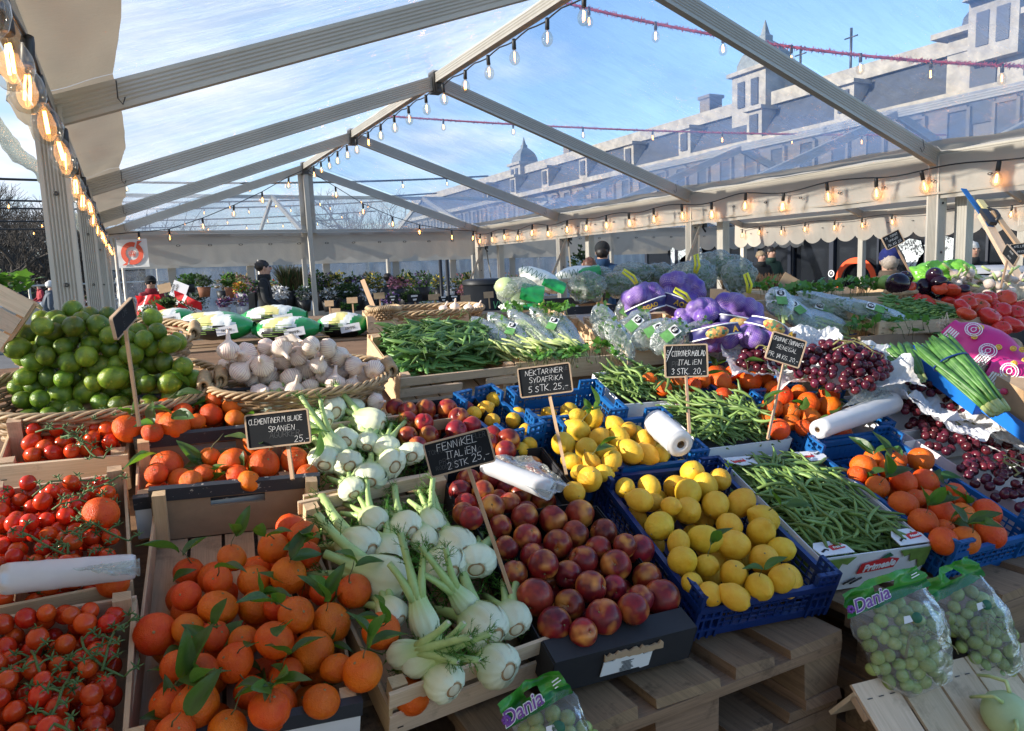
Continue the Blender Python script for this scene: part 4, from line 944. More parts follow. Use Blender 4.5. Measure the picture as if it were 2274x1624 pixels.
wood_crate(F1M, F1W, F1L, .105, 'slatted wooden crate of fennel nearest the viewer, with one stray clementine', 'slat', 'wooden fennel crates', .012)
wood_crate(F2M, F2W, F2L*.94, .105, 'middle slatted fennel crate directly behind the fennel chalkboard', 'slat', 'wooden fennel crates', .012)
wood_crate(F3M, F3W, F3L*.92, .105, 'farthest slatted fennel crate, in front of the garlic basket', 'slat', 'wooden fennel crates', .012)
def fennels(spec, h, label, group):
    for i, (k, bx, by, tx, ty, r, base) in enumerate(spec):
        px, py, pr = Z(k, bx, by, r); qx, qy, _ = Z(k, tx, ty)
        c = S(px, py, h); s = pr*depth(c)/F_PX/.0475; s = max(.55, min(1.3, s*1.08)); tip = S(qx, qy, h+.02-base*.075)
        d = (tip-c).normalized(); org = c-d*.042*s
        me, fr = FEN[4] if base < 0 else FEN[(i*5+int(bx)) % 4]
        up = (CAM-c).normalized(); y = up.cross(d).normalized()
        Mt = frame(org, y, d.cross(y)) if False else Mx(((y.x, d.cross(y).x, d.x, org.x), (y.y, d.cross(y).y, d.y, org.y), (y.z, d.cross(y).z, d.z, org.z), (0, 0, 0, 1))) @ Mx.Diagonal((s, s, s*1.14, 1))
        o = bpy.data.objects.new('fennel_bulb', me); col.objects.link(o); o.matrix_world = Mt; tag(o, label, 'fennel', group); link('fronds', fr, o)
fennels([('c',890,1390,520,1215,150,1.0),('c',1240,1240,985,1075,120,1),('c',1640,1390,1290,1110,145,1),('c',1790,1500,1750,1190,140,1),('c',1560,1530,1440,1370,140,.6),('c',1130,1440,1030,1180,125,.4),('d',1110,430,860,330,160,.2),
 ('d',1390,790,1230,180,120,-1),('d',1870,810,1540,480,165,.8),('d',2080,760,1900,430,130,.8),('d',1980,1110,1750,960,150,.9),('d',1560,1230,1350,1000,140,.6),('d',1200,1020,1560,930,110,-.5),('c',1000,1180,900,1080,80,.3),('d',1720,640,1560,430,100,-.4),('d',1320,1090,1640,960,90,-.4),('c',1400,1330,1320,1130,90,.3),('d',1150,700,1000,520,100,.4),('c',1460,1200,1400,1060,70,.2)], .012,
 'fat white fennel bulb with green stalks in the slatted crate nearest the viewer', 'fennel bulbs in the nearest crate')
fennels([('c',610,700,660,470,110,.7),('c',785,720,690,560,105,1.1),('c',785,535,860,430,95,1.3),('c',1125,730,930,600,110,1.2),('c',960,830,970,690,110,.5),('c',1280,650,1240,540,100,1),('c',1095,600,1080,490,85,.3),('c',945,560,960,470,70,.3),('c',700,600,560,400,60,-.4),('c',820,930,760,800,85,.4)], .02,
 'white fennel bulb in the middle crate behind the fennel chalkboard', 'fennel bulbs in the middle crate')
fennels([('c',190,275,190,160,85,.2),('c',390,265,430,150,80,.2),('c',660,310,520,235,110,1),('c',830,280,826,140,75,.8),('c',590,385,480,330,80,.4),('c',980,410,860,370,100,.3)], .02,
 'white fennel bulb in the farthest crate in front of the garlic', 'fennel bulbs in the farthest crate')
for (Mt, W, L, h, n, lb) in ((F1M, F1W, F1L, -.05, 9, 'green fennel fronds packed under the nearest bulbs'), (F2M, F2W, F2L, -.03, 6, 'green fennel fronds packed under the middle bulbs')):
    mb = MB()
    for i in range(n*60):
        o = V((rnd(-W*.42, W*.42), rnd(-L*.42, L*.46), h+rnd(-.02, .035))); d = V((rnd(-1, 1), rnd(-1, 1), rnd(.0, 1.2))).normalized(); e = o+d*rnd(.02, .045); mb.tube([o, o.lerp(e, .5), e], [.0011, .001, .0005], 3)
        for w_ in range(3): s0 = o.lerp(e, rnd(.2, 1)); mb.tube([s0, s0+V((rnd(-1, 1), rnd(-1, 1), rnd(-.5, 1))).normalized()*.012], [.0009, .0004], 3)
    tag(mb.build('fennel_fronds', M['frond'], None, Mt), lb, 'fennel fronds', kind='stuff')
lay([[S(*Z('d', 1050, 835)[:2], .015), .033, None, None]], 'clementine', CLEM, 'clementine with a leafy twig lying among the nearest fennel', 'clementine', 'stray clementines', 1)
lay([[S(*Z('d', 1290, 1350)[:2], -.045), .031, None, None]], 'clementine', CLEM, 'clementine peeping out under the front slat of the fennel crate', 'clementine', 'stray clementines', 0)

# --- nectarines
N1M, N1W, N1L = crate_frame([(1050, 1165), (1325, 1125), (1549, 1392), (1236, 1480)])
bx = carton(N1M, N1W, N1L, .075, 'black cardboard box of nectarines with a torn white label', 'black_card', 'black_card', group='black nectarine boxes')
mb = MB(); mb.box((0, -N1L/2+.026, .002), (N1W-.004, .052, .005)); mb.build('top_flap', M['black_card'], bx)
mb = MB(); pts = [(-.052, -.004), (-.05, .030), (-.030, .028), (-.026, .034), (.030, .031), (.034, .026), (.053, .030), (.052, -.006), (.034, -.008), (.03, -.004)]; mb.poly(pts, .0016)
lb = mb.build('label', M['white_print'], bx, Mx.Translation((.0, -N1L/2-.003, -.052)) @ Mx.Rotation(R(90), 4, 'X'))
mb = MB()
for i in range(9): mb.box((rnd(-.002, .002), .022-i*.0032, .0026), (rnd(.018, .03), .0011, .0005))
mb.build('print', M['black_print'], lb)
mb = MB(); n = 22; top = [(-.062+.124*i/n, .009+rnd(-.003, .004)) for i in range(n+1)]; bot = [(.062-.124*i/n, -.003+rnd(-.002, .002)) for i in range(n+1)]; mb.poly(top+bot, .004); mb.build('torn_edge', M['kraft'], bx, Mx.Translation((.01, -N1L/2-.004, -.014)) @ Mx.Rotation(R(78), 4, 'X'))
N2M, N2W, N2L = crate_frame([(950, 1022), (1190, 990), (1318, 1118), (1046, 1156)])
N3M, N3W, N3L = crate_frame([(858, 902), (1012, 880), (1185, 985), (945, 1015)])
carton(N2M, N2W, N2L*.95, .075, 'black cardboard nectarine box under the flattened roll of plastic bags', 'black_card', 'black_card', group='black nectarine boxes')
carton(N3M, N3W, N3L*.95, .075, 'farthest black cardboard nectarine box, below the pea crate', 'black_card', 'black_card', group='black nectarine boxes')
n1 = [('e',40,1220,90),('e',85,1390,95),('e',230,1150,112),('e',455,1165,115),('e',665,1120,115),('e',630,1275,108),('e',850,1265,110),('e',250,1310,115),('e',490,1355,115),('e',810,1395,105),('e',690,1490,120),('e',290,1450,95),('e',375,1520,122),('e',150,1590,105),('e',945,1525,125),('e',1020,1370,95),('e',1130,1400,125),('e',570,1600,115),
 ('f',310,570,150),('f',580,630,122),('f',750,490,128),('f',465,785,140),('f',850,725,143),('f',1085,660,125),('f',1305,575,150),('f',930,500,105),('f',1190,415,118),('f',690,850,80),('f',1140,580,60)]
Fn = pinned(n1, .010, .026, .037); relax(Fn, lim=.03); Fn += fillers(Fn, N1M, N1W, N1L, -.045, .031, 14)
lay(Fn, 'nectarine', NECT, 'dark red nectarine in the nearest black box with the white label', 'nectarine', 'nectarines in the nearest black box')
n2 = [('c',1670,935,65),('c',1745,850,85),('c',1850,945,92),('c',1715,1045,80),('c',1920,1070,105),('c',1760,1150,60),('c',1700,1120,50),('c',2060,1040,70)]
Fn = pinned(n2, .012, .026, .036); relax(Fn, lim=.03); Fn += fillers(Fn, N2M, N2W, N2L, -.03, .030, 14)
lay(Fn, 'nectarine', NECT, 'dark red nectarine in the box beside the flattened plastic bag roll', 'nectarine', 'nectarines in the middle black box')
n3 = [('c',1160,285,70),('c',1260,310,75),('c',1400,300,85),('c',1570,295,82),('c',1260,390,78),('c',1385,405,78),('c',1660,365,85),('c',1760,425,78),('c',1640,465,88),('c',1260,510,78),('c',1425,505,82),('c',1935,500,70),('c',2050,540,92),('c',2030,625,85),('c',1890,560,80),('c',1330,590,60)]
Fn = pinned(n3, .012, .026, .036); relax(Fn, lim=.03); Fn += fillers(Fn, N3M, N3W, N3L, -.03, .030, 12)
lay(Fn, 'nectarine', NECT, 'red nectarine in the farthest black box below the peas', 'nectarine', 'nectarines in the farthest black box')
mb = MB(); mb.box((0, 0, 0), (.075, .004, .03), None); tag(mb.build('card_divider', M['kraft'], None, Mx.Translation(S(*Z('c', 1490, 420)[:2], .012)) @ Mx.Rotation(R(20), 4, 'X')), 'scrap of brown card standing between the far nectarines', 'card')

# --- lemons
L1M, L1W, L1L = crate_frame([(1340, 1060), (1606, 1030), (1841, 1300), (1545, 1350)])
L2M, L2W, L2L = crate_frame([(1212, 946), (1436, 926), (1600, 1015), (1335, 1050)])
L3M, L3W, L3L = crate_frame([(1105, 884), (1291, 862), (1420, 925), (1205, 945)])
L4M, L4W, L4L = crate_frame([(1014, 880), (1100, 872), (1196, 960), (1120, 1000)])
gl4 = 'plastic lemon crates'
plastic_crate(L1M, L1W, L1L, .085, 'navy plastic grid crate heaped with lemons at the pallet edge', 'navy', gl4, .028)
plastic_crate(L2M, L2W, L2L*.95, .085, 'blue plastic lemon crate under the upright white bag roll', 'blue', gl4, .03, .5)
plastic_crate(L3M, L3W, L3L*.95, .085, 'blue plastic lemon crate behind the nectarine chalkboard', 'blue', gl4, .03, .5)
plastic_crate(L4M, L4W, L4L*.92, .08, 'narrow blue plastic lemon crate wedged beside the far nectarines', 'blue', gl4, .03)
l1 = [('e',1020,915,85),('e',1210,910,97),('e',1420,915,108),('e',1550,800,105),('e',1650,905,105),('e',1765,850,95),('e',1515,950,112),('e',1135,1015,102),('e',1730,1050,118),('e',1510,1095,128),('e',1930,1035,125),('e',1290,1215,145),('e',1645,1320,120),('e',1840,1215,108),('e',2110,1160,115),('e',2090,1265,125),('e',1875,1365,122),('e',1440,1355,95),('e',2110,1480,132),('e',1470,1490,122),('e',1660,1530,98),('e',1870,1595,112),('e',2250,1400,105),
 ('f',1545,460,82),('f',1690,545,100),('f',1880,570,105),('f',2075,490,115),('f',2250,430,110),('h',410,440,135),('h',40,580,80),('e',1230,1030,80),('e',1380,1060,70),('h',-60,560,80)]
Fl = pinned(l1, .012, .023, .034); relax(Fl, lim=.035); Fl += fillers(Fl, L1M, L1W, L1L, -.05, .028, 20)
lem = lay(Fl, 'lemon', LEM, 'yellow lemon heaped in the navy crate at the pallet edge', 'lemon', 'lemons in the navy crate')
for i in (5, 14, 20, 26): sprig(lem[i], Fl[i][0], Fl[i][1], 2, (.045, .06))
l2 = [('e',535,570,100),('e',650,460,92),('e',765,370,90),('e',715,610,97),('e',815,520,82),('e',945,425,78),('e',970,545,98),('e',1050,460,70),('e',1060,630,97),('e',1180,650,97),('e',1185,545,82),('e',870,635,65),('e',755,725,82),('e',910,715,88),('e',595,705,70),('e',740,850,105),('e',620,950,92),('e',1300,660,70),('e',660,800,65),('e',850,800,65),('e',640,350,55),('e',900,640,60)]
Fl = pinned(l2, .02, .023, .034); relax(Fl, lim=.03); Fl += fillers(Fl, L2M, L2W, L2L, -.04, .028, 12)
lem = lay(Fl, 'lemon', LEM, 'yellow lemon in the blue crate under the upright bag roll', 'lemon', 'lemons in the middle blue crate')
for i in (2, 12, 1): sprig(lem[i], Fl[i][0], Fl[i][1], 2, (.05, .065))
l3 = [('e',140,385,60),('e',235,485,66),('e',265,580,55),('e',330,400,50),('e',170,340,50),('e',200,620,45)]
Fl = pinned(l3, -.015, .023, .032); relax(Fl, lim=.03); Fl += fillers(Fl, L3M, L3W, L3L, -.045, .028, 8)
lay(Fl, 'lemon', LEM, 'yellow lemon low in the blue crate behind the nectarine chalkboard', 'lemon', 'lemons behind the nectarine sign')
l4 = [('c',1780,335,55),('c',1870,290,65),('c',1940,220,50),('c',1925,390,50)]
Fl = pinned(l4, -.005, .023, .032); relax(Fl, lim=.03)
lay(Fl, 'lemon', LEM, 'yellow lemon in the narrow blue crate by the far nectarines', 'lemon', 'lemons in the narrow crate')

# --- clementines on the right
R1M, R1W, R1L = crate_frame([(1815, 985), (2010, 962), (2262, 1185), (2092, 1235)])
R2M, R2W, R2L = crate_frame([(1640, 885), (1826, 868), (2000, 955), (1812, 978)])
R3M, R3W, R3L = crate_frame([(1470, 815), (1650, 800), (1790, 862), (1632, 880)])
gr = 'plastic clementine crates on the right'
plastic_crate(R1M, R1W, R1L, .085, 'blue plastic crate of clementines beside the white bean carton', 'blue', gr, .03, .6)
plastic_crate(R2M, R2W, R2L*.95, .085, 'blue plastic clementine crate under the long white bag roll', 'blue', gr, .03)
plastic_crate(R3M, R3W, R3L*.95, .085, 'blue plastic clementine crate behind the lemon chalkboard', 'blue', gr, .02)
r1 = [('g',1095,695,88),('g',1010,755,105),('g',1280,700,70),('g',1460,695,115),('g',1235,785,108),('g',1325,870,118),('g',1500,865,108),('g',960,815,65),('g',1120,910,92),('g',1325,1045,128),('g',1510,1015,90),('g',1640,1110,118),('g',1480,1185,112),('g',1790,1135,105),('g',1980,1110,122),('g',2010,1280,118),('g',1810,1330,112),('g',1640,1335,112),('g',1740,975,102),('g',1420,1000,70),('g',1650,1240,80)]
Fr = pinned(r1, .005, .025, .036); relax(Fr, lim=.035); Fr += fillers(Fr, R1M, R1W, R1L*.8, -.05, .030, 10)
lay(Fr, 'clementine', CLEM, 'orange clementine with leaves in the blue crate beside the bean carton', 'clementine', 'clementines beside the bean carton', .4)
r2 = [('g',365,195,100),('g',580,250,97),('g',740,180,82),('g',740,270,92),('g',290,285,87),('g',440,320,78),('g',595,365,90),('g',345,455,87),('g',445,400,62),('g',540,445,62),('g',250,380,60),('g',500,160,60)]
Fr = pinned(r2, .025, .025, .036); relax(Fr, lim=.03); Fr += fillers(Fr, R2M, R2W, R2L, -.03, .030, 8)
lay(Fr, 'clementine', CLEM, 'orange clementine in the crate under the long white bag roll', 'clementine', 'clementines under the long bag roll', .4)
r3 = [('k',120,1375,92),('k',230,1355,75),('k',350,1400,60),('k',290,1425,60),('j',2095,1190,102),('j',2055,1140,85),('j',2190,1120,65),('j',1945,1170,75),('j',1880,1215,65),('j',2120,1305,78),('j',1535,1170,60),('j',1650,1240,65),('j',1760,1200,60)]
Fr = pinned(r3, .02, .025, .037); relax(Fr, lim=.03); Fr += fillers(Fr, R3M, R3W, R3L, -.03, .030, 6)
lay(Fr, 'clementine', CLEM, 'orange clementine heaped behind the lemon chalkboard', 'clementine', 'clementines behind the lemon sign', .3)
# ------------------------------------------------------------------ beans
BCUR = []
random.seed(21)
def bean_mesh(i, L=.125, r=.0046):
    mb = MB(); c = rnd(.12, .55)*random.choice((-1, 1)); tw = rnd(-.12, .12); n = 9; pts = []; rs = []
    for k in range(n+1):
        t = k/n; pts.append(V(((t-.5)*L, c*L*(t*(1-t)*4-.6)*.5, tw*L*(t-.5)*(t-.3)))); rs.append(r*(.55+.45*min(1, min(t, 1-t)*7))*(1+.10*math.sin(k*2.6+i)))
    pts = [pts[0]-V((.008, 0, 0))]+pts+[pts[-1]+V((.010, rnd(-.004, .004), 0))]; rs = [.0012]+rs+[.0008]
    mb.tube(pts, rs, 8, flat=.85); return mb.mesh('green_bean', M['bean'])
BEAN = [bean_mesh(i, rnd(.082, .118)) for i in range(10)]
def bean_heap(Mt, W, L, n, hfun, bias, label, group, meshes, name, cat, zr=.012, tilt=.22, keep=None):
    out = []
    for i in range(n):
        x, y = rnd(-W/2+.025, W/2-.025), rnd(-L/2+.06, L/2-.03); a = random.gauss(bias, .75); z = hfun(x, y)+rnd(-zr, zr)
        m_ = Mt @ Mx.Translation((x, y, z)) @ Euler((rnd(-PI, PI) if False else rnd(-.4, .4), rnd(-tilt, tilt), a), 'XYZ').to_matrix().to_4x4() @ Mx.Rotation(rnd(0, 6.28), 4, 'X') @ Mx.Scale(rnd(.85, 1.1), 4)
        out.append((random.choice(meshes), m_))
    for me, m_ in out:
        o = bpy.data.objects.new(name, me); col.objects.link(o); o.matrix_world = m_; tag(o, label, cat, group)
def stuff_heap(Mt, W, L, n, hfun, bias, gen, mat, name, label, cat, zr=.008, tilt=.2):
    mb = MB()
    for i in range(n):
        x, y = rnd(-W/2+.03, W/2-.03), rnd(-L/2+.06, L/2-.03); a = random.gauss(bias, .9)
        gen(mb, Mt @ Mx.Translation((x, y, hfun(x, y)+rnd(-zr, zr))) @ Euler((rnd(-.3, .3), rnd(-tilt, tilt), a), 'XYZ').to_matrix().to_4x4())
    tag(mb.build(name, mat), label, cat, kind='stuff')
def gen_bean(mb, m_):
    c = rnd(-.02, .02); mb.tube([(-.065, 0, 0), (-.055, c*.3, 0), (0, c, 0), (.055, c*.3, 0), (.065, 0, 0)], [.001, .0036, .0042, .0036, .001], 6, M=m_)
B1M, B1W, B1L = crate_frame([(1612, 1022), (1812, 1000), (2076, 1212), (1812, 1240)])
B2M, B2W, B2L = crate_frame([(1425, 905), (1610, 890), (1790, 965), (1608, 990)])
B3M, B3W, B3L = crate_frame([(1290, 835), (1440, 825), (1590, 880), (1410, 893)])
def bean_carton(Mt, W, L, H, label, flaps, front=False):
    o = carton(Mt, W, L, H, label, 'white_card', 'grey_card', group='white bean cartons', name='bean_carton'); w2, l2 = W/2, L/2
    for sx, sy, a in flaps:                                   # printed corner tabs folded over the rim
        mb = MB(); pts = [(-.045, 0), (.045, 0), (.045, .028), (.02, .048), (-.03, .048), (-.045, .03)]; mb.poly(pts, .002)
        Mf = Mx.Translation((sx*(w2-.048), sy*(l2-.004), .004)) @ Mx.Rotation(PI if sy > 0 else 0, 4, 'Z') @ Mx.Rotation(R(a), 4, 'X'); tb = mb.build('corner_tab', M['white_card'], o, Mf)
        k = -1 if sy > 0 else 1
        mb = MB(); mb.box((.018, .022, .0028), (.040, .016, .0012), Mx.Rotation(.12, 4, 'Z')); lg = mb.build('logo_patch', M['red_print'], tb)
        lettering('Primeale', .0095, M['white_print'], tb, Mx.Translation((.018, .022, .0045)) @ Mx.Rotation(.12, 4, 'Z'), .2, .0002)
        mb = MB(); mb.tube([(-.035, .012, .003), (-.020, .020, .003), (-.014, .016, .003)], .0028, 6, flat=.3); mb.build('slot', M['black_print'], tb)
        mb = MB(); mb.poly([(.012, .031), (.018, .038), (.025, .030)], .001); mb.build('leaf_print', M['green_print'], tb, Mx.Translation((0, 0, .0022)))
    if front:
        y = -l2-.003; Mf = Mx.Translation((0, y, -H*.45)) @ Mx.Rotation(R(90), 4, 'X')
        mb = MB()
        for s in (-1, 1):
            mb = MB(); pts = [(s*w2*.99, H*.42), (s*w2*.40, H*.42), (s*w2*.52, H*.22), (s*w2*.62, H*.28), (s*w2*.66, H*.05), (s*w2*.80, H*.10), (s*w2*.88, -H*.18), (s*w2*.99, -H*.10)]
            mb.poly(pts if s < 0 else pts[::-1], .001); mb.build('leaf_print', M['green_print'], o, Mf)
        mb = MB(); mb.poly([(-.055, -.016), (.05, -.010), (.058, .014), (.02, .022), (-.05, .012)], .0012); mb.build('logo_patch', M['red_print'], o, Mf @ Mx.Translation((.01, .006, .0005)))
        lettering('Primeale', .026, M['white_print'], o, Mf @ Mx.Translation((.012, .008, .003)) @ Mx.Rotation(.10, 4, 'Z'), .25, .0006)
        mb = MB(); mb.poly([(0, .026), (.02, .04), (.034, .030), (.016, .024)], .001); mb.build('leaf_print', M['dark_green'], o, Mf @ Mx.Translation((.012, .002, .001)))
        mb = MB(); mb.tube([(-.075, -.034, .002), (-.045, -.020, .002)], .0022, 5); mb.tube([(-.055, -.036, .002), (-.025, -.022, .002)], .0022, 5); mb.build('slot', M['black_print'], o, Mf)
        mb = MB(); mb.box((0, 0, 0), (.004, L*.5, H*.55), Mx.Translation((-w2-.0035, -L*.2, -H*.4))); mb.build('leaf_print', M['green_print'], o)
    return o
bean_carton(B1M, B1W, B1L, .10, 'open white carton of green beans nearest the viewer, with red logo and leaf print', [(-1, -1, -6), (1, -1, 4), (-1, 1, 8), (1, 1, 2)], True)
bean_carton(B2M, B2W, B2L*.95, .085, 'white carton of green beans under the lemon chalkboard stake', [(-1, 1, 4), (1, 1, 0)])
bean_carton(B3M, B3W, B3L*.93, .085, 'farthest white carton of green beans, behind the nectarine chalkboard', [(-1, 1, 4)])
hb1 = lambda x, y: -.012+.030*max(0, 1-(x/(B1W*.55))**2)*max(0, 1-(y/(B1L*.62))**2)
bean_heap(B1M, B1W, B1L, 165, hb1, 1.95, 'slender green bean in the nearest white carton', 'green beans in the nearest carton', BEAN, 'green_bean', 'green bean')
bean_heap(B2M, B2W, B2L, 90, lambda x, y: .03, 1.85, 'slender green bean in the carton under the lemon chalkboard', 'green beans in the middle carton', BEAN, 'green_bean', 'green bean', .018, .35)
bean_heap(B3M, B3W, B3L, 45, lambda x, y: .03, 1.9, 'slender green bean in the farthest carton behind the nectarine chalkboard', 'green beans in the farthest carton', BEAN, 'green_bean', 'green bean', .018, .35)
for Mt, W, L, h, n, lb in ((B1M, B1W, B1L, -.035, 330, 'bed of green beans filling the nearest carton'), (B2M, B2W, B2L, .005, 260, 'bed of green beans filling the middle carton'), (B3M, B3W, B3L, .005, 180, 'bed of green beans filling the farthest carton')):
    stuff_heap(Mt, W, L, n, lambda x, y, h=h: h, 1.9, gen_bean, M['bean'], 'bean_heap', lb, 'green beans', .012)

# ------------------------------------------------------------------ peas, celery and boxed herbs
P1M, P1W, P1L = crate_frame([(812, 742), (1052, 722), (1152, 812), (895, 838)])
wood_crate(P1M, P1W, P1L, .115, 'wooden crate of pea pods with a broken front slat', 'peas', 'wooden vegetable crates')
def pod_mesh(i, L=.082):
    mb = MB(); c = rnd(.06, .2); n = 9; pts = []; rs = []
    for k in range(n+1):
        t = k/n; pts.append(V(((t-.5)*L, c*L*(t*(1-t)*4-.6)*.5, 0))); rs.append(.0092*math.sin(PI*(.06+.88*t))**.6*(1+.06*math.sin(k*2.2)))
    pts = [pts[0]-V((.010, .002, 0))]+pts+[pts[-1]+V((.008, 0, 0))]; rs = [.001]+rs+[.0008]; mb.tube(pts, rs, 8, flat=.5); return mb.mesh('pea_pod', M['pod'])
POD = [pod_mesh(i, rnd(.072, .092)) for i in range(6)]
hp = lambda x, y: .012+.03*max(0, 1-(x/(P1W*.55))**2)*max(0, 1-((y-.03)/(P1L*.6))**2)
bean_heap(P1M, P1W-.02, P1L-.02, 190, hp, .15, 'plump green pea pod heaped in the crate with the broken slat', 'pea pods in the slatted crate', POD, 'pea_pod', 'pea pod', .014, .3)
def gen_pod(mb, m_): mb.tube([(-.04, 0, 0), (-.03, .003, 0), (0, .008, 0), (.03, .003, 0), (.04, 0, 0)], [.001, .007, .009, .007, .001], 6, M=m_, flat=.5)
stuff_heap(P1M, P1W, P1L, 260, lambda x, y: -.02, .2, gen_pod, M['pod'], 'pea_pod_heap', 'bed of pea pods filling the slatted crate', 'pea pods', .02)
mb = MB()
for i in range(90):
    p = V((rnd(-P1W*.46, P1W*.46), rnd(-P1L*.45, P1L*.48), hp(0, 0)+rnd(-.01, .02))); d = V((rnd(-1, 1), rnd(-1, 1), rnd(0, .9))).normalized(); mb.tube([p, p+d*.02+V((0, 0, .006)), p+d*.042], [.0011, .0011, .0006], 4)
tag(mb.build('pea_tendrils', M['vine'], None, P1M), 'thin pea tendrils sticking out of the pod heap', 'tendrils', kind='stuff')

def front_crate(fl, fr, d0, H, L, label, style='plain', group=None, tilt=12, dd=None, back=0.0):
    """crate from the pixel ends of its front rim"""
    a, b = at_d(fl[0], fl[1], d0), at_d(fr[0], fr[1], dd or d0); b.z = a.z = (a.z+b.z)/2; x = (b-a); W = x.length; x.normalize(); y = V((-x.y, x.x, 0)); t = R(tilt); yy = y*math.cos(t)+V((0, 0, math.sin(t))); n = x.cross(yy)
    c = (a+b)/2+yy*L/2; Mt = Mx(((x.x, yy.x, n.x, c.x), (x.y, yy.y, n.y, c.y), (x.z, yy.z, n.z, c.z), (0, 0, 0, 1)))
    wood_crate(Mt, W, L, H, label, style, group, back); return Mt, W, L
gw = 'wooden vegetable crates'
K1M, K1W, K1L = crate_frame([(1046, 712), (1275, 700), (1392, 786), (1155, 806)])
wood_crate(K1M, K1W, K1L, .075, 'wooden crate of celery sleeves and parsley beside the peas', 'plain', gw)
K2M, K2W, K2L = front_crate((1398, 776), (1602, 753), 2.5, .075, .36, 'pale wooden crate of sleeved herbs behind the lemon chalkboard', 'kg', gw, 14, 2.62)
K3M, K3W, K3L = front_crate((1256, 682), (1414, 676), 2.95, .085, .34, 'wooden crate with a slotted hand hole full of bagged salad', 'dark', gw, 4, 3.05)
K4M, K4W, K4L = front_crate((815, 700), (1040, 694), 2.85, .07, .30, 'wooden crate under the flat wicker basket of garlic', 'plain', gw, 2, 2.95)
K5M, K5W, K5L = front_crate((1790, 738), (1952, 714), 2.65, .075, .42, 'wooden crate of long bagged celery behind the red grapes', 'kg', gw, 12, 2.72)
K6M, K6W, K6L = front_crate((1954, 722), (2215, 700), 2.55, .05, .40, 'wooden crate edge below the big ribbed tomatoes and loose beans', 'plain', gw, 10, 2.62)
K7M, K7W, K7L = front_crate((1735, 655), (2010, 652), 3.1, .06, .30, 'wooden tray of leafy herbs and aubergines at the back', 'plain', gw, 3, 3.2)
def herb_clump(mb, c, n, sp, lm=(.014, .028), stems=True, up=(0, 0, 1), mi=0, smi=1):
    for i in range(n):
        p = V(c)+V((rnd(-1, 1)*sp[0], rnd(-1, 1)*sp[1], rnd(-.4, 1)*sp[2])); d = (V((rnd(-1, 1), rnd(-1, 1), rnd(-.1, .9)))).normalized(); s = rnd(*lm); z = (V(up)+V((rnd(-.8, .8), rnd(-.8, .8), 0))).normalized()
        m_ = frame(p, d, z=z if abs(d.dot(z)) < .95 else V((1, 0, 0))) @ Mx.Scale(s, 4)
        pts = [(0, 0, 0), (.25, .32, .05), (.45, .18, .02), (.62, .45, .04), (.8, .14, 0), (1.05, 0, -.06), (.8, -.14, 0), (.62, -.45, .04), (.45, -.18, .02), (.25, -.32, .05)]
        mb.add(pts, [(0, 1, 2), (0, 2, 8), (0, 8, 9), (2, 3, 4), (8, 6, 7), (2, 4, 6, 8), (4, 5, 6)], None, m_, mi, True)
        if stems and i % 3 == 0: mb.tube([p, p-V((rnd(-.01, .01), rnd(-.01, .01), .03))], .0012, 4, smi)
def crumple(d, seed, amp, fr=2.2):
    return 1+amp*(noise.noise(d*fr+V((seed, 0, 0)))*.9+.55*abs(noise.noise(d*fr*2.3+V((seed, 3, 0))))+.3*noise.noise(d*fr*5+V((seed, 7, 1))))
def bag_body(Mt, size, seed, mat, parent=None, amp=.22, n=40, m=26, name='film', fr=2.2, pinch=None):
    mb = MB()
    def f(d):
        k = crumple(d, seed, amp, fr)
        if pinch: k *= 1-.45*max(0, d.dot(V(pinch)))**3
        return k
    mb.ball((0, 0, 0), 1, n, m, fn=f, sc3=size); return mb.build(name, mat, parent, Mt)
def vframe(px, py, d, roll=0.0, yaw=0.0, pitch_=0.0):
    """x to the viewer's right, y up, z towards the viewer, rolled about the line of sight"""
    c = at_d(px, py, d); x = V((cR.x, cR.y, 0)).normalized(); z = V((-cF.x, -cF.y, 0)).normalized(); Mt = Mx(((x.x, 0, z.x, c.x), (x.y, 0, z.y, c.y), (x.z, 1, z.z, c.z), (0, 0, 0, 1)))
    return Mt @ Mx.Rotation(yaw, 4, 'Y') @ Mx.Rotation(pitch_, 4, 'X') @ Mx.Rotation(roll, 4, 'Z')
def kg_sticker(parent, M4, s=1.0, txt=True):
    mb = MB(); mb.box((0, 0, 0), (.075*s, .040*s, .0012)); st = mb.build('sticker', M['green_label'], parent, M4)
    mb = MB(); mb.box((0.020*s, 0, .0008), (.034*s, .038*s, .001)); mb.build('sticker_panel', M['white_card'], st)
    mb = MB(); mb.lathe([(0, .002), (.0145*s, .002), (.0145*s, 0)], 18, Mx.Translation((.020*s, 0, .001))); mb.build('badge', M['black_print'], st)
    if txt: lettering('KG', .014*s, M['white_print'], st, Mx.Translation((.020*s, 0, .004)), 0, .0003)
M['green_label'] = plain('green_sticker', (.13, .33, .09), .5, .3, 60)
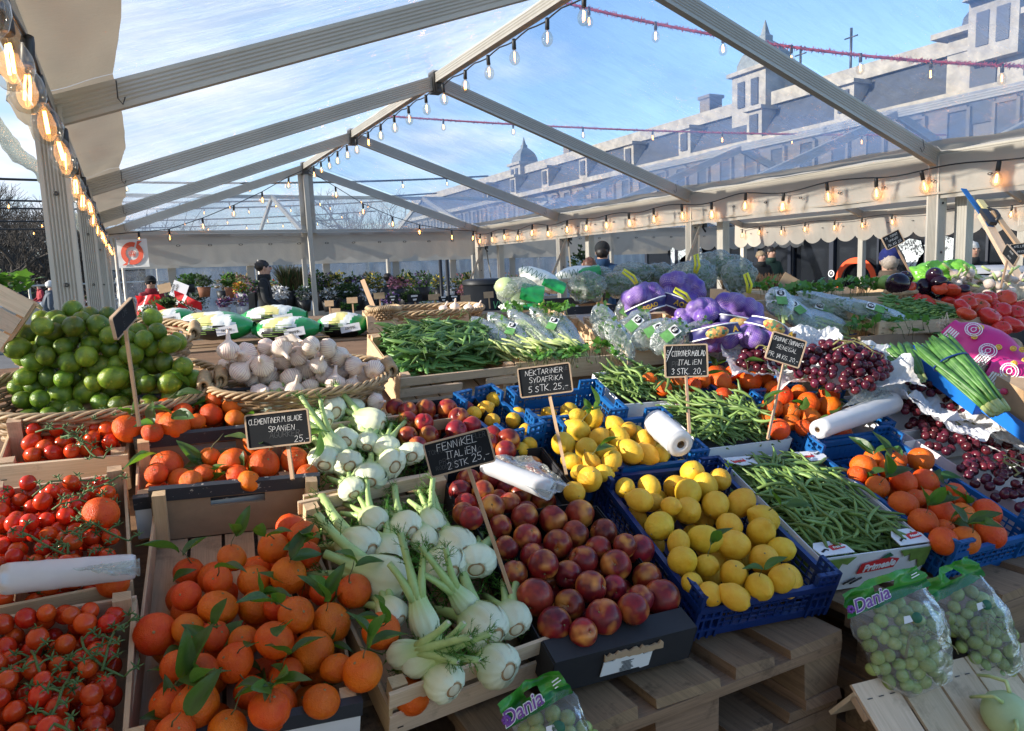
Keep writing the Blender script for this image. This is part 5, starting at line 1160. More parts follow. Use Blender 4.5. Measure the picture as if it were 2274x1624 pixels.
def sleeve(px, py, w_px, l_px, d, roll, label, cat, group, green=None, sticker=False, flat=.45, taper=.45, pitch_=-.9, mat='milky_film', leafy=0, stalks=0):
    """long clear sleeve lying on the display, narrow end pointing along +y"""
    root = empty('herb_bag', vframe(px, py, d, roll, 0, pitch_), label, cat, group); w_, l_ = w_px*d/F_PX, l_px*d/F_PX/max(.35, math.cos(abs(pitch_)*.72)); sd = rnd(0, 50); mb = MB()
    def f(u, v):
        a = 2*PI*u; y = lerp(-.5, .5, v)*l_; ww = w_/2*lerp(1, taper, v)*(math.sin(PI*min(1, max(0.02, v*1.08)))**.35); q = 1+.18*noise.noise(V((math.cos(a)*1.5+sd, v*6, math.sin(a)*1.5)))+.10*abs(noise.noise(V((math.cos(a)*4+sd, v*14, math.sin(a)*4))))
        return V((math.cos(a)*ww*q, y, math.sin(a)*ww*flat*q))
    mb.grid(f, 28, 22); mb.build('film', M[mat], root)
    if stalks or leafy:
        mb = MB()
        for i in range(stalks): 
            x0 = rnd(-.3, .3)*w_; mb.tube([(x0*1.3, -l_*.60+rnd(-.02, .02), rnd(-.2, .2)*w_*flat), (x0, -l_*.1, rnd(-.3, .3)*w_*flat), (x0*.8, l_*.2, 0)], rnd(.003, .0055), 6, 1)
        if leafy: herb_clump(mb, (0, l_*.05, 0), leafy*3, (w_*.24, l_*.34, w_*flat*.22), (.012, .024), False)
        mb.build('leaves', [M['herb'], M['celery']], root)
    if sticker: kg_sticker(root, Mx.Translation((0, -l_*.05, w_/2*flat*1.12)) @ Mx.Rotation(sticker if isinstance(sticker, float) else PI/2, 4, 'Z'), min(.9, w_/.11))
    return root
gcel = 'sleeved celery bunches'
for i, (px, py, w_, l_, ro) in enumerate([(1090, 742, 52, 130, .62), (1130, 735, 55, 140, .62), (1175, 728, 58, 140, .60), (1222, 724, 56, 140, .55), (1258, 738, 56, 130, .30)]):
    sleeve(px, py, w_, l_, 2.50+.02*i, ro, ['leftmost clear celery sleeve beside the pea pods', 'clear celery sleeve, second from the pea pods, with a green print', 'clear celery sleeve in the middle of its crate', 'clear celery sleeve, second from the hand hole crate', 'clear celery sleeve lying against the crate with the hand hole'][i], 'celery', gcel, sticker=0.6 if i in (1, 3) else False, stalks=8, leafy=10, taper=.8)
mb = MB()
for i in range(95):
    px = rnd(1120, 1300); py = 800-(px-1120)*.10+rnd(-22, 8); p = at_d(px, py, 2.36+rnd(-.03, .03)); q = p+V((rnd(-.07, .0), rnd(.03, .10), rnd(.0, .04))); mb.tube([p, p.lerp(q, .5)+V((0, 0, .006)), q], [.0045, .0042, .003], 6)
tag(mb.build('celery_stalks', M['celery']), 'cut pale celery stalk ends poking out of the sleeves', 'celery stalks', kind='stuff')
mb = MB()
for px, py, d, n, s in ((1215, 795, 2.33, 60, .07), (1290, 782, 2.36, 50, .05), (1330, 770, 2.4, 26, .03), (1230, 690, 2.62, 60, .06), (1140, 690, 2.66, 26, .04), (1365, 795, 2.3, 10, .02)): herb_clump(mb, at_d(px, py, d), n, (s, s, .018), (.018, .035))
tag(mb.build('parsley', [M['herb'], M['twig']]), 'bright green parsley leaves spilling round the celery sleeves', 'parsley', kind='stuff')
gkg = 'sleeved herbs with round badges'
for i, (px, py, w_, l_, ro, st, d) in enumerate([(1410, 722, 66, 100, -.75, True, 2.62), (1372, 752, 62, 110, .35, False, 2.5), (1455, 738, 68, 110, -1.05, True, 2.52), (1490, 745, 70, 105, -.85, True, 2.45), (1545, 740, 60, 95, -1.0, False, 2.5), (1340, 712, 66, 90, .2, False, 2.62), (1395, 690, 60, 70, -.6, True, 2.8)]):
    sleeve(px, py, w_, l_, d, ro, ['clear herb sleeve with a KG badge standing tallest by the hand hole crate', 'plain crumpled herb sleeve at the corner of the herb crate', 'clear herb sleeve with a pale green KG badge above the crate front', 'clear herb sleeve with a KG badge nearest the lemon chalkboard', 'white tipped herb sleeve beside the purple nets', 'grey herb sleeve behind the parsley', 'half hidden herb sleeve with a badge under the purple net'][i], 'herbs', gkg, sticker=(PI/2-.1) if st else False, leafy=16, taper=.75, pitch_=-.55)
# bagged salad and green-and-white kohlrabi bags at the back
gsal = 'clear bags of salad leaves'
for i, (px, py, sx, sy, d) in enumerate([(1306, 638, 66, 42, 2.95), (1375, 632, 70, 38, 3.05), (1325, 615, 60, 30, 3.2), (1405, 608, 74, 34, 3.2), (1468, 612, 60, 36, 3.25), (1535, 618, 90, 46, 3.1), (1590, 590, 90, 40, 3.3), (1640, 615, 60, 50, 3.1)]):
    root = empty('salad_bag', vframe(px, py, d, rnd(-.2, .2)), ['rounded clear bag of salad leaves next to the kohlrabi bags', 'clear bag of salad leaves beside the first purple net', 'flat pale bag of salad leaves behind the rounded one', 'tall pale bag of salad leaves below the curly haired shopper', 'pale salad bag left of the tallest purple net', 'crumpled pale salad bag behind the purple nets', 'white crumpled salad bag at the foot of a tent post', 'grey salad bag right of the tallest purple net'][i], 'salad bag', gsal)
    s = d/F_PX; bag_body(Mx(), (sx*s*.62, sy*s*.75, .07), i*3.1, M['milky_film'], root, .30, 44, 28, fr=1.8)
    mb = MB(); herb_clump(mb, (0, -.005, 0), 110, (sx*s*.36, sy*s*.40, .03), (.016, .034), False); mb.build('leaves', [M['herb'], M['twig']], root)
gko = 'green and white kohlrabi bags'
def kohl(px, py, sx, sy, d, roll, label, balls=(), up=False):
    root = empty('kohlrabi_bag', vframe(px, py, d, roll), label, 'kohlrabi bag', gko); s = d/F_PX
    bag_body(Mx(), (sx*s*.5, sy*s*.5, .055), px, M['milky_film'] if balls else M['white_bag'], root, .16, fr=1.5)
    mb = MB(); 
    def f(u, v): 
        a = lerp(-.3, 1.2, u)*1.2; k = crumple(V((math.cos(a), v, math.sin(a))), px+4, .14, 1.7)
        return V((lerp(.05, .56, v)*sx*s, math.sin(a)*sy*s*.42*k-sy*s*.05, math.cos(a)*.064*k))
    mb.grid(f, 14, 14); mb.build('green_end', M['bag_green'], root)
    for bx, by, r in balls:
        mb = MB(); mb.ball((0, 0, 0), r, 16, 12, sc3=(1, .85, 1)); mb.build('kohlrabi', M['kohlrabi'], root, Mx.Translation((bx, by, 0)))
    if not balls:
        mb = MB(); chalk(mb, 'VVVVV', 0, 0, .026, .0025); mb.build('print', M['dark_green'], root, Mx.Translation((-.04, .0, .064)))
    return root
M['white_bag'] = plain('white_bag_plastic', (.72, .74, .70), .3, .06, 12, bump=.4); M['bag_green'] = plain('green_bag_plastic', (.015, .28, .075), .28, .12, 12, bump=.4); M['kohlrabi'] = plain('kohlrabi_skin', (.42, .50, .24), .5, .15, 12)
kohl(1150, 650, 100, 66, 2.75, -.2, 'clear bag of two pale kohlrabi with a green end', ((-.045, .012, .045), (.02, -.02, .045)))
kohl(1200, 622, 100, 46, 2.95, -.45, 'white and green kohlrabi bag lying on top of the others')
kohl(1278, 612, 95, 40, 3.05, .15, 'white and green bag resting behind the rounded salad bag')
kohl(1150, 682, 80, 26, 2.75, 0, 'flat green bag end sticking out under the kohlrabi')

# ------------------------------------------------------------------ purple nets of garlic
def net_mat():
    m = Mat('purple_net'); a = m.wave(m.coord('UV', (230, 125, 1)), .16, 1.2, 'DIAGONAL', 2, .2); b = m.wave(m.coord('UV', (-230, 125, 1)), .16, 1.2, 'DIAGONAL', 2, .2)
    f = m.ramp(m.math('MAXIMUM', a, b), [(.60, 0.0), (.82, 1.0)]); n = m.noise(m.coord('Object'), 30, 3)
    base = m.ramp(n, [(.35, (.19, .09, .31)), (.65, (.46, .33, .46))]); big = m.noise(m.coord('Object'), 11, 3)
    c = m.mix(m.math('MAXIMUM', m.math('MULTIPLY', f, .8), m.ramp(big, [(.50, 0.0), (.64, .85)])), base, (.055, .010, .32)); m.set(c, .33, spec=.6); m.bump(f, .5, .002); return m.m
M['net'] = net_mat()
gnet = 'purple garlic nets'
def net(px, py, w_px, h_px, d, roll, label, seed, band=None, strap=True):
    s = d/F_PX; w_, h_ = w_px*s/2, h_px*s/2; root = empty('garlic_net', vframe(px, py, d, roll), label, 'garlic net', gnet)
    random.seed(seed); C = [V((rnd(-.62, .62)*w_, rnd(-.70, .55)*h_, rnd(-.4, .5)*.07)) for _ in range(13)]; rb = .031
    mb = MB(); CC = []
    for q in range(24):
        d_ = V((random.gauss(0, 1), random.gauss(0, 1), random.gauss(0, 1)*.9)).normalized(); CC.append((V((d_.x*max(.01, w_-rb*.9), d_.y*max(.01, h_-rb*.9)-.004, d_.z*.042)), rb*rnd(.85, 1.08)))
    def f(u, v):
        th = PI*v; a = 2*PI*u; d_ = V((math.sin(th)*math.cos(a), math.cos(th), math.sin(th)*math.sin(a))); r0 = 1/math.sqrt((d_.x/(w_*.60))**2+(d_.y/(h_*.60))**2+(d_.z/.042)**2); e = [r0]
        for c, r_ in CC:
            t = c.dot(d_); q = r_*r_-c.length_squared+t*t
            if q > 0: e.append(t+math.sqrt(q))
        m_ = max(e); k = 420.0; r = m_+math.log(sum(math.exp(k*(x-m_)) for x in e))/k-.004
        if d_.y > .80: r *= 1-.10*(d_.y-.80)/.2
        return d_*(r+.0015*noise.noise(d_*16))
    mb.grid(f, 72, 48); mb.build('net', M['net'], root)
    if band:
        y0, y1, txt = band; mb = MB()
        def bf(u, v):
            a = lerp(-1.3, 1.3, u); y = lerp(y0, y1, v)*h_+.016*math.cos(a)*(1 if y1 > 0 else 1); ww = w_*(1-.25*(y/h_)**2)
            return V((math.sin(a)*ww*.98, y, math.cos(a)*.082+.004*noise.noise(V((a*2, v*2, seed)))))
        mb.grid(bf, 22, 6)
        for vv in (0, 1): mb.tube([bf(i/22, vv)+V((0, 0, .001)) for i in range(23)], .0028, 5, 1)
        bd = mb.build('label_band', [M['navy_print'], M['white_print']], root)
        if txt:
            me_b = lambda co: (math.sin(co.x/w_)*w_*.98, co.y+(y0+y1)/2*h_+.014*math.cos(co.x/w_), math.cos(co.x/w_)*.089+.006)
            lettering(txt, (y1-y0)*h_*.62, M['yellow_print'], bd, Mx(), 0, .001, bend=me_b)
        else:
            for k in range(26): 
                a = rnd(-.55, .1); mb2 = None
            mb = MB(); mb.lathe([(0, .003), (.030, .003), (.031, 0)], 20, Mx.Translation((-.01, (y0+y1)/2*h_+.012, .091)) @ Mx.Diagonal((1.25, .62, 1, 1))); pic = mb.build('label_picture', M['food_print'], bd)
            me_b = lambda co: (co.x+.05, co.y+(y0+y1)/2*h_+.012, .090)
            lettering('A', (y1-y0)*h_*.7, M['yellow_print'], bd, Mx(), 0, .001, bend=me_b)
    if strap:
        mb = MB(); b = V((rnd(-.2, .1)*w_, h_*.90, .02)); mb.tube([b, b+V((-.012, .03, .01)), b+V((-.03, .058, .012)), b+V((-.022, .066, .012)), b+V((.004, .03, .012)), b+V((.008, .0, .0))], .005, 6, flat=.35); mb.build('strap', M['yellow_strap'], root)
    return root
M['yellow_strap'] = plain('yellow_plastic_strap', (.72, .70, .04), .4)
def food():
    m = Mat('food_picture_print'); v = m.coord('Object'); n = m.node('TexVoronoi'); n.inputs['Scale'].default_value = 120; m.link(v, n.inputs['Vector'])
    m.set(m.ramp(n.outputs['Color'], [(.2, (.05, .22, .12)), (.45, (.7, .35, .05)), (.6, (.75, .6, .2)), (.85, (.5, .08, .04))]), .5); return m.m
M['food_print'] = food()
st_ = random.getstate()
net(1425, 662, 104, 78, 2.76, .35, 'purple garlic net lying under a navy band lettered REGAO', 31, (-.95, -.42, 'REGAO'))
net(1512, 650, 116, 112, 2.82, -.45, 'tallest purple garlic net, with a navy band and a yellow loop', 32, (-.85, -.40, 'AOR'))
net(1540, 705, 132, 84, 2.60, .45, 'purple garlic net in the middle of the heap with its loop folded over', 33, None)
net(1640, 690, 128, 92, 2.60, -.25, 'round purple garlic net on the right of the heap', 34, (-.98, -.50, ''))
net(1585, 748, 124, 72, 2.48, .15, 'purple garlic net lowest in the heap with a food picture band', 35, (-.1, .55, ''), False)
net(1690, 752, 120, 78, 2.46, -.45, 'purple garlic net beside the green bean chalkboard', 36, (.35, .85, ''), False)
random.setstate(st_)

# ------------------------------------------------------------------ wicker baskets, limes and garlic
M['wicker'] = plain('wicker_cane', (.33, .21, .11), .6, .45, 30); M['wicker_pale'] = plain('pale_peeled_cane', (.42, .29, .16), .6, .4, 30)
def basket(Mt, a, b, H, label, flare=.82, rows=11, handle=True, mat='wicker', group='wicker baskets'):
    o = empty('wicker_basket', Mt, label, 'basket', group); mb = MB(); n = 84
    for r in range(rows):
        t = r/(rows-1); k = lerp(flare, 1, t); z = -H+H*t
        pts = [V((math.cos(th)*(a*k+.0045*math.sin(th*21+PI*(r % 2))), math.sin(th)*(b*k+.0045*math.sin(th*21+PI*(r % 2))), z+.0015*math.sin(th*7+r))) for th in [2*PI*i/n for i in range(n+1)]]
        mb.tube(pts, H/rows*.56, 6, cap=False)
    for i in range(42):
        th = 2*PI*i/42; mb.tube([(math.cos(th)*a*flare, math.sin(th)*b*flare, -H), (math.cos(th)*a, math.sin(th)*b, 0)], .003, 5)
    mb.build('weave', M[mat], o)
    mb = MB()
    for s in range(4): mb.tube([V((math.cos(th)*(a+.0075*math.cos(th*13+s*PI/2)+.002*math.sin(th*5+s)), math.sin(th)*(b+.0075*math.cos(th*13+s*PI/2)), .005+.0075*math.sin(th*13+s*PI/2)+.003*math.sin(th*3))) for th in [2*PI*i/140 for i in range(141)]], .0042, 6, cap=False)
    mb.build('rim', M['wicker_pale'], o)
    mb = MB(); mb.lathe([(0, 0), (1, 0), (1, .008)], 40, Mx.Translation((0, 0, -H)) @ Mx.Diagonal((a*flare, b*flare, 1, 1))); mb.build('base', M['wicker'], o)
    if handle:
        for s in (-1, 1):
            mb = MB()
            for q in range(7): mb.tube([V((s*(a+.004+.012*math.cos(w_)), (q-3)*.011, .010+.016*math.sin(w_))) for w_ in [2*PI*i/12 for i in range(13)]], .0058, 6, cap=False)
            mb.build('handle', M['wicker_pale'], o)
    return o
def flatM(px, py, d, tilt, yaw_=-.12):
    c = at_d(px, py, d); return Mx.Translation(c) @ Mx.Rotation(yaw_, 4, 'Z') @ Mx.Rotation(R(tilt), 4, 'X')
LB1 = flatM(228, 862, 1.86, 17); LB2 = flatM(232, 752, 2.12, 14)
basket(LB1, .275, .165, .10, 'wicker basket of limes at the front, on the plum tomato crate')
basket(LB2, .235, .15, .11, 'wicker basket of limes behind the first, holding the heap')
lm = [('i',335,750,82),('i',570,620,82),('i',710,670,82),('i',580,750,88),('i',770,740,92),('i',470,725,65),('i',330,690,60),('i',430,690,55),('i',200,815,92),('i',130,920,92),('i',185,985,88),('i',380,855,88),('i',280,930,60),('i',545,860,75),('i',730,890,88),('i',680,830,75),('i',870,930,75),('i',360,980,70),('i',500,910,78),('i',860,820,65),('i',1085,790,78),('i',1200,685,78),('i',1130,850,70),('i',1240,790,65),('i',1335,890,78),('i',1195,910,78),('i',1100,910,72),('i',1400,870,62),('i',850,660,65),('i',950,850,55),('i',420,790,55),('i',640,700,50),('i',1010,850,60),
 ('i',340,1070,98),('i',540,950,78),('i',680,985,88),('i',550,1030,88),('i',800,1060,108),('i',1035,965,92),('i',1030,1080,98),('i',1200,1045,92),('i',1290,1030,75),('i',1440,1065,82),('i',1360,1115,82),('i',1340,1185,92),('i',1525,1165,82),('i',380,1150,75),('i',600,1145,105),('i',500,1160,65),('i',200,1145,78),('i',140,1230,78),('i',270,1220,78),('i',480,1275,98),('i',680,1260,98),('i',865,1250,92),('i',890,1150,108),('i',1150,1200,78),('i',1035,1250,82),('i',180,1330,75),('i',315,1320,68),('i',1240,1262,60),('i',440,1010,60),('i',920,1045,65),('i',740,1190,62),('i',1450,1225,55),('i',260,1030,60),('i',1100,1150,60),('i',700,1110,60),('i',960,1180,50)]
FL1, FL2 = [], []
for q in lm:
    px, py, pr = Z(*q); y = q[2]; h = .02+.15*max(0, min(1, (1260-y)/520)); c = S(px, py, h); rr = max(.0235, min(.032, pr*depth(c)/F_PX)); (FL2 if y < 945 else FL1).append([c, rr, None, c.copy()])
FLa = FL1+FL2; relax(FLa, lim=.04)
random.seed(77)
FL1 += fillers(FLa, LB1, .40, .22, -.03, .027, 22); FL2 += fillers(FLa, LB2, .34, .2, -.02, .027, 16)
lay(FL1, 'lime', LIME, 'green lime heaped in the front wicker basket', 'lime', 'limes in the front basket'); lay(FL2, 'lime', LIME, 'green lime heaped in the wicker basket behind the first', 'lime', 'limes in the rear basket')
GB = flatM(668, 838, 1.98, 15)
basket(GB, .235, .13, .10, 'wicker basket of pink garlic bulbs behind the fennel crates')
def garlic_mesh(i):
    random.seed(800+i); mb = MB(); off = V((i*4.1, 1, 1)); nk = rnd(.5, 1.0)
    def fn(p, a, k):
        z = p.z; lob = 1+.05*math.cos(a*7+i)*max(0, 1-abs(z-.0)/.9); q = lob*(1+.05*noise.noise(V((math.cos(a), math.sin(a), z))*1.5+off)); return V((p.x*q+max(0, z-.6)*.25*nk*math.sin(i), p.y*q, z))
    prof = [(.0, -.76), (.24, -.80), (.30, -.82), (.62, -.66), (.90, -.30), (1.0, .02), (.90, .36), (.62, .64), (.36, .82), (.22, 1.0), (.17, 1.2+nk*.3), (.15, 1.35+nk*.6), (.0, 1.36+nk*.6)]
    mb.lathe(prof, 30, None, 0, True, fn)
    for k in range(26): a = rnd(0, 6.28); r = rnd(.02, .24); mb.tube([(math.cos(a)*r, math.sin(a)*r, -.78), (math.cos(a)*r*1.6, math.sin(a)*r*1.6, -.88-rnd(0, .08))], [.016, .008], 4, 1)
    return mb.mesh('garlic_bulb', [M['garlic'], M['garlic_neck']])
GAR = [garlic_mesh(i) for i in range(5)]
ga = [('l',175,940,88),('l',155,1060,68),('l',265,1110,88),('l',310,965,90),('l',440,1060,97),('l',350,1170,62),('l',495,1165,92),('l',600,1010,86),('l',590,920,82),('l',470,915,74),('l',720,980,84),('l',820,905,80),('l',955,920,82),('l',1050,990,82),('l',780,1090,97),('l',665,1160,94),('l',920,1000,80),('l',935,1140,82),('l',1045,1110,84),('l',1160,1060,78),('l',1200,1150,88),('l',1320,1095,84),('l',1390,1105,62),('l',1060,1205,64),('l',840,1200,64),('l',240,1010,60),('l',680,880,70),('l',880,1060,70)]
Fg = []
for q in ga:
    px, py, pr = Z(*q); h = .02+.11*max(0, min(1, (1210-q[2])/330)); c = S(px, py, h); Fg.append([c, max(.021, min(.031, pr*depth(c)/F_PX)), None, c.copy()])
relax(Fg, lim=.035); random.seed(78); Fg += fillers(Fg, GB, .34, .16, -.02, .027, 12)
for i, (c, r, _, _) in enumerate(Fg):
    rot = (V((rnd(-.9, .9), rnd(-1.2, .9), rnd(-.6, 1.2)))).to_track_quat('Z', 'Y') if i not in (0,) else V((.05, 0, 1)).to_track_quat('Z', 'Y')
    put('garlic_bulb', random.choice(GAR), c, r, rot, 'pink striped garlic bulb in the wicker basket behind the fennel', 'garlic', 'garlic bulbs in the basket')
mb = MB()
def pf(u, v): return V(((u-.5)*.06*(1-.3*v), .012*math.sin(u*5+v*4), v*.055*(.8+.5*noise.noise(V((u*6, 2, 0))))))
mb.grid(pf, 14, 8); o = mb.build('garlic_skin', M['garlic_paper'] if 'garlic_paper' in M else paper('papery_garlic_skin', (.74, .66, .58), .4), None, vframe(*Z('l', 640, 850)[:2], 1.97, .2)); tag(o, 'torn papery garlic skin standing up among the bulbs', 'garlic skin')
put('garlic_bulb', GAR[1], S(*Z('l', 1330, 1340)[:2], .02), .024, V((.3, -1, .1)).to_track_quat('Z', 'Y'), 'dark garlic bulb fallen between the basket and the pea crate', 'garlic', None)
# flat basket of garlic and a small bowl basket at the back
basket(flatM(945, 690, 3.02, 4, -.25), .235, .14, .05, 'flat wicker basket with a few garlic bulbs on the crate at the back', .9, 6, False)
basket(flatM(852, 688, 2.90, 0), .06, .055, .035, 'tiny round wicker bowl at the end of the flat basket', .8, 5, False)
for px, py in ((1010, 682), (1040, 686), (1062, 683), (985, 688)): put('garlic_bulb', random.choice(GAR), at_d(px, py, 3.05), .021, V((rnd(-1, 1), rnd(-1, 1), 1)).to_track_quat('Z', 'Y'), 'pale garlic bulb in the flat wicker basket at the back', 'garlic', 'garlic bulbs in the flat basket')
mb = MB(); mb.bar(at_d(805, 622, 3.0), at_d(832, 690, 2.95), .018, .006, cF); tag(mb.build('wooden_stake', M['stake']), 'bare wooden stake standing in the tiny wicker bowl', 'stake')

# ------------------------------------------------------------------ green and white vegetable bags on the plank table
tb = empty('plank_table', V((-2.1, 3.0, 0)), 'weathered plank table behind the garlic basket', 'table'); P = at_d(430, 772, 2.55); Q = at_d(830, 757, 2.85); zt = (P.z+Q.z)/2
for i in range(4):
    mb = MB(); mb.bar(V((P.x-.3, P.y+.06+.13*i, zt-.012)), V((Q.x+.5, P.y+.06+.13*i, zt-.012)), .122, .024, rough=.002); tpart(tb, 'plank', mb, M['pallet'])
mb = MB(); mb.bar(V((P.x-.3, P.y, zt-.075)), V((Q.x+.5, P.y, zt-.075)), .02, .12, rough=.002); tpart(tb, 'apron', mb, M['pallet'])
for x in (P.x-.2, Q.x+.3):
    mb = MB(); mb.box((x, P.y+.4, zt/2-.02), (.07, .07, zt-.04)); tpart(tb, 'leg', mb, M['pallet'])
def peat(px, py, wp, hp_, d, label, band=True, seed=0):
    s = d/F_PX; w_, h_ = wp*s/2, hp_*s/2; c = at_d(px, py, d); root = empty('vegetable_bag', Mx.Translation(c) @ Mx.Rotation(rnd(-.45, -.30), 4, 'Z'), label, 'bag', 'green and white bags on the plank table'); mb = MB()
    def mi(u): return 0
    def f(u, v):
        a = 2*PI*v; k = (math.sin(PI*min(.97, max(.03, u)))**.45); q = 1+.10*noise.noise(V((u*3+seed, math.cos(a)*1.2, math.sin(a)*1.2)))+.11*abs(noise.noise(V((u*9+seed, math.cos(a)*3, math.sin(a)*3))))
        return V(((u-.5)*2*w_, math.cos(a)*.10*k*q, math.sin(a)*h_*k*q))
    mb.grid(f, 34, 24); n = 34
    for i, fc in enumerate(mb.f):
        u = (i % n)/n; v = (i//n)/24
        g = u > .72+.07*math.sin(v*17+seed) or u < .14+.05*math.sin(v*23+seed); yl = abs(u-.40-.1*math.sin(v*14+seed)) < .10 and .06 < v < .44; low = .455+.02*math.sin(u*20+seed) < v < .98 and .2 < u < .78
        mb.m[i] = 1 if g else 2 if low else 3 if yl else 0
    mb.build('film', [M['white_bag'], M['bag_green'], M['black_print'], M['yellow_bag']], root)
    mb = MB(); mb.box((0, 0, 0), (.075, .002, .03)); 
    lb = mb.build('label', M['white_card'], root, Mx.Translation((w_*.38, -.108, -h_*.1)) @ Mx.Rotation(-.15, 4, 'Y'))
    mb = MB(); chalk(mb, 'NNMMN', 0, -.004, .009, .0014); mb.build('print', M['black_print'], lb, Mx.Translation((0, -.0018, 0)) @ Mx.Rotation(R(90), 4, 'X'))
    mb = MB()
    for i in range(7): mb.box((rnd(-.03, .03), 0, -i*.007), (rnd(.03, .06), .001, .0022))
    mb.build('print', M['green_print'], root, Mx.Translation((-w_*.15, -.103, h_*.45)) @ Mx.Rotation(R(-28), 4, 'X'))
M['yellow_bag'] = plain('yellow_printed_plastic', (.66, .58, .22), .35, .1, 8)
random.seed(5)
for i, a in enumerate([(492, 727, 142, 58, 2.78), (638, 731, 146, 56, 2.80), (762, 722, 118, 56, 2.95), (610, 703, 140, 50, 3.02), (470, 712, 140, 40, 3.05), (385, 702, 90, 34, 3.1)]):
    peat(*a, ['green and white vegetable bag next to the lime basket', 'green and white vegetable bag in the middle of the plank table front', 'green and white vegetable bag beside the pea crate', 'green and white bag lying on top of two others', 'green and white bag behind the one by the limes', 'green and white bag half hidden behind the limes'][i], seed=i*5)

# ------------------------------------------------------------------ grapes, cartons, onions, tomatoes on the right
GRAPE = []
for i in range(2):
    mb = MB(); mb.ball((0, 0, 0), 1, 14, 10, sc3=(1, 1, 1.12)); GRAPE.append(mb.mesh('grape', M['grape']))
mb = MB(); mb.ball((0, 0, 0), 1, 14, 10, sc3=(1, 1, 1.15)); GGRAPE = mb.mesh('grape', M['green_grape'])
def bunch(Mt, a, b, h, n, r, label, group, meshes, stem=True, cat='grapes'):
    root = empty('grape_bunch', Mt, label, cat, group); pts = []
    for _ in range(n*30):
        x, y = rnd(-1, 1), rnd(-1, 1); q = x*x+y*y
        if q > 1: continue
        z = h*(1-q)*rnd(.25, 1)+rnd(-.2, .1)*r; p = V((x*a, y*b, z))
        if all((p-o).length > r*1.5 for o in pts): pts.append(p)
        if len(pts) >= n: break
    for p in pts:
        o = link('grape', random.choice(meshes), root); o.matrix_local = Mx.Translation(p) @ rrot().to_matrix().to_4x4() @ Mx.Scale(r*rnd(.9, 1.08), 4)
    if stem:
        mb = MB()
        for k in range(2):
            x0 = rnd(-.5, .3)*a; ps = [V((x0+t*a*.9, rnd(-.3, .3)*b*.4+math.sin(t*3+k)*b*.3, h*1.02+r*.9+.006*math.sin(t*5))) for t in [i/6 for i in range(7)]]; mb.tube(ps, [.0028, .0026, .0024, .0022, .002, .0016, .001], 6)
            for i in range(1, 7): q = ps[i]+V((rnd(-1, 1)*.02, rnd(-1, 1)*.02, rnd(-.012, .004))); mb.tube([ps[i], ps[i].lerp(q, .5)+V((0, 0, .003)), q], [.0015, .0013, .0009], 5)
        mb.build('stem', M['grape_stem'], root)
    return root
def tissue(Mt, a, b, h, label, seed, n=34):
    mb = MB()
    def f(u, v):
        x, y = (u-.5)*2*a, (v-.5)*2*b; e = max(abs(u-.5), abs(v-.5))*2; p = V((u*4+seed, v*4, 0)); z = h*(e**2)*(.6+.8*noise.noise(p*.6))+.35*h*noise.noise(p)+.25*h*abs(noise.noise(p*2.3))+.12*h*abs(noise.noise(p*5.1))
        return V((x*(1+.12*noise.noise(p*1.3)), y*(1+.12*noise.noise(p*1.1+V((3, 0, 0)))), z))
    mb.grid(f, n, n, smooth=False); o = mb.build('tissue_paper', M['tissue'], None, Mt); return tag(o, label, 'tissue paper', 'crumpled white tissue sheets')
def SM(px, py, h=0, a=0):
    c = S(px, py, h); x = SX*math.cos(a)+SY*math.sin(a); y = SN.cross(x); return Mx(((x.x, y.x, SN.x, c.x), (x.y, y.y, SN.y, c.y), (x.z, y.z, SN.z, c.z), (0, 0, 0, 1)))
G1M, G1W, G1L = crate_frame([(2026, 955), (2195, 930), (2480, 1120), (2300, 1165)])
carton(G1M, G1W, G1L, .10, 'pale pink and white carton of black grapes at the right edge', 'pink_card', 'white_card', group='white grape cartons', name='grape_carton')
mb = MB(); mb.box((0, 0, 0), (.012, G1L*.9, .05)); tag(mb.build('card_strip', M['kraft'], None, SM(2215, 940, .015, -.10)), 'brown cardboard edge strip beside the black grapes', 'card')
G2M, G2W, G2L = crate_frame([(1850, 880), (2020, 862), (2190, 960), (2015, 985)])
carton(G2M, G2W, G2L*.94, .085, 'white carton holding red grapes in crumpled tissue', 'white_card', 'white_card', group='white grape cartons', name='grape_carton')
gg = 'bunches of red grapes'
bunch(SM(2150, 985, .0, .5), .14, .17, .04, 92, .0130, 'bunch of black grapes in the pink carton at the right edge', gg, GRAPE); bunch(SM(2255, 1085, .0, .3), .11, .14, .04, 66, .0130, 'lower bunch of black grapes at the right hand picture edge', gg, GRAPE)
bunch(SM(2062, 850, .075, .2), .11, .10, .05, 62, .0135, 'bunch of red grapes on tissue beside the spring onions', gg, GRAPE); bunch(SM(2105, 895, .05, -.7), .06, .10, .035, 34, .0125, 'small trailing bunch of red grapes below the spring onions', gg, GRAPE); bunch(SM(2010, 905, .04, 0), .04, .05, .025, 12, .0125, 'few dark grapes showing between tissue and the bag roll', gg, GRAPE)
bunch(vframe(1865, 812, 2.30, 0, 0, -1.0), .15, .115, .055, 100, .0138, 'largest bunch of red grapes, heaped before the blue leaf printed carton', gg, GRAPE); bunch(vframe(1690, 800, 2.42, 0, 0, -1.0), .075, .05, .03, 22, .0145, 'small bunch of red grapes left of the green bean chalkboard', gg, GRAPE)
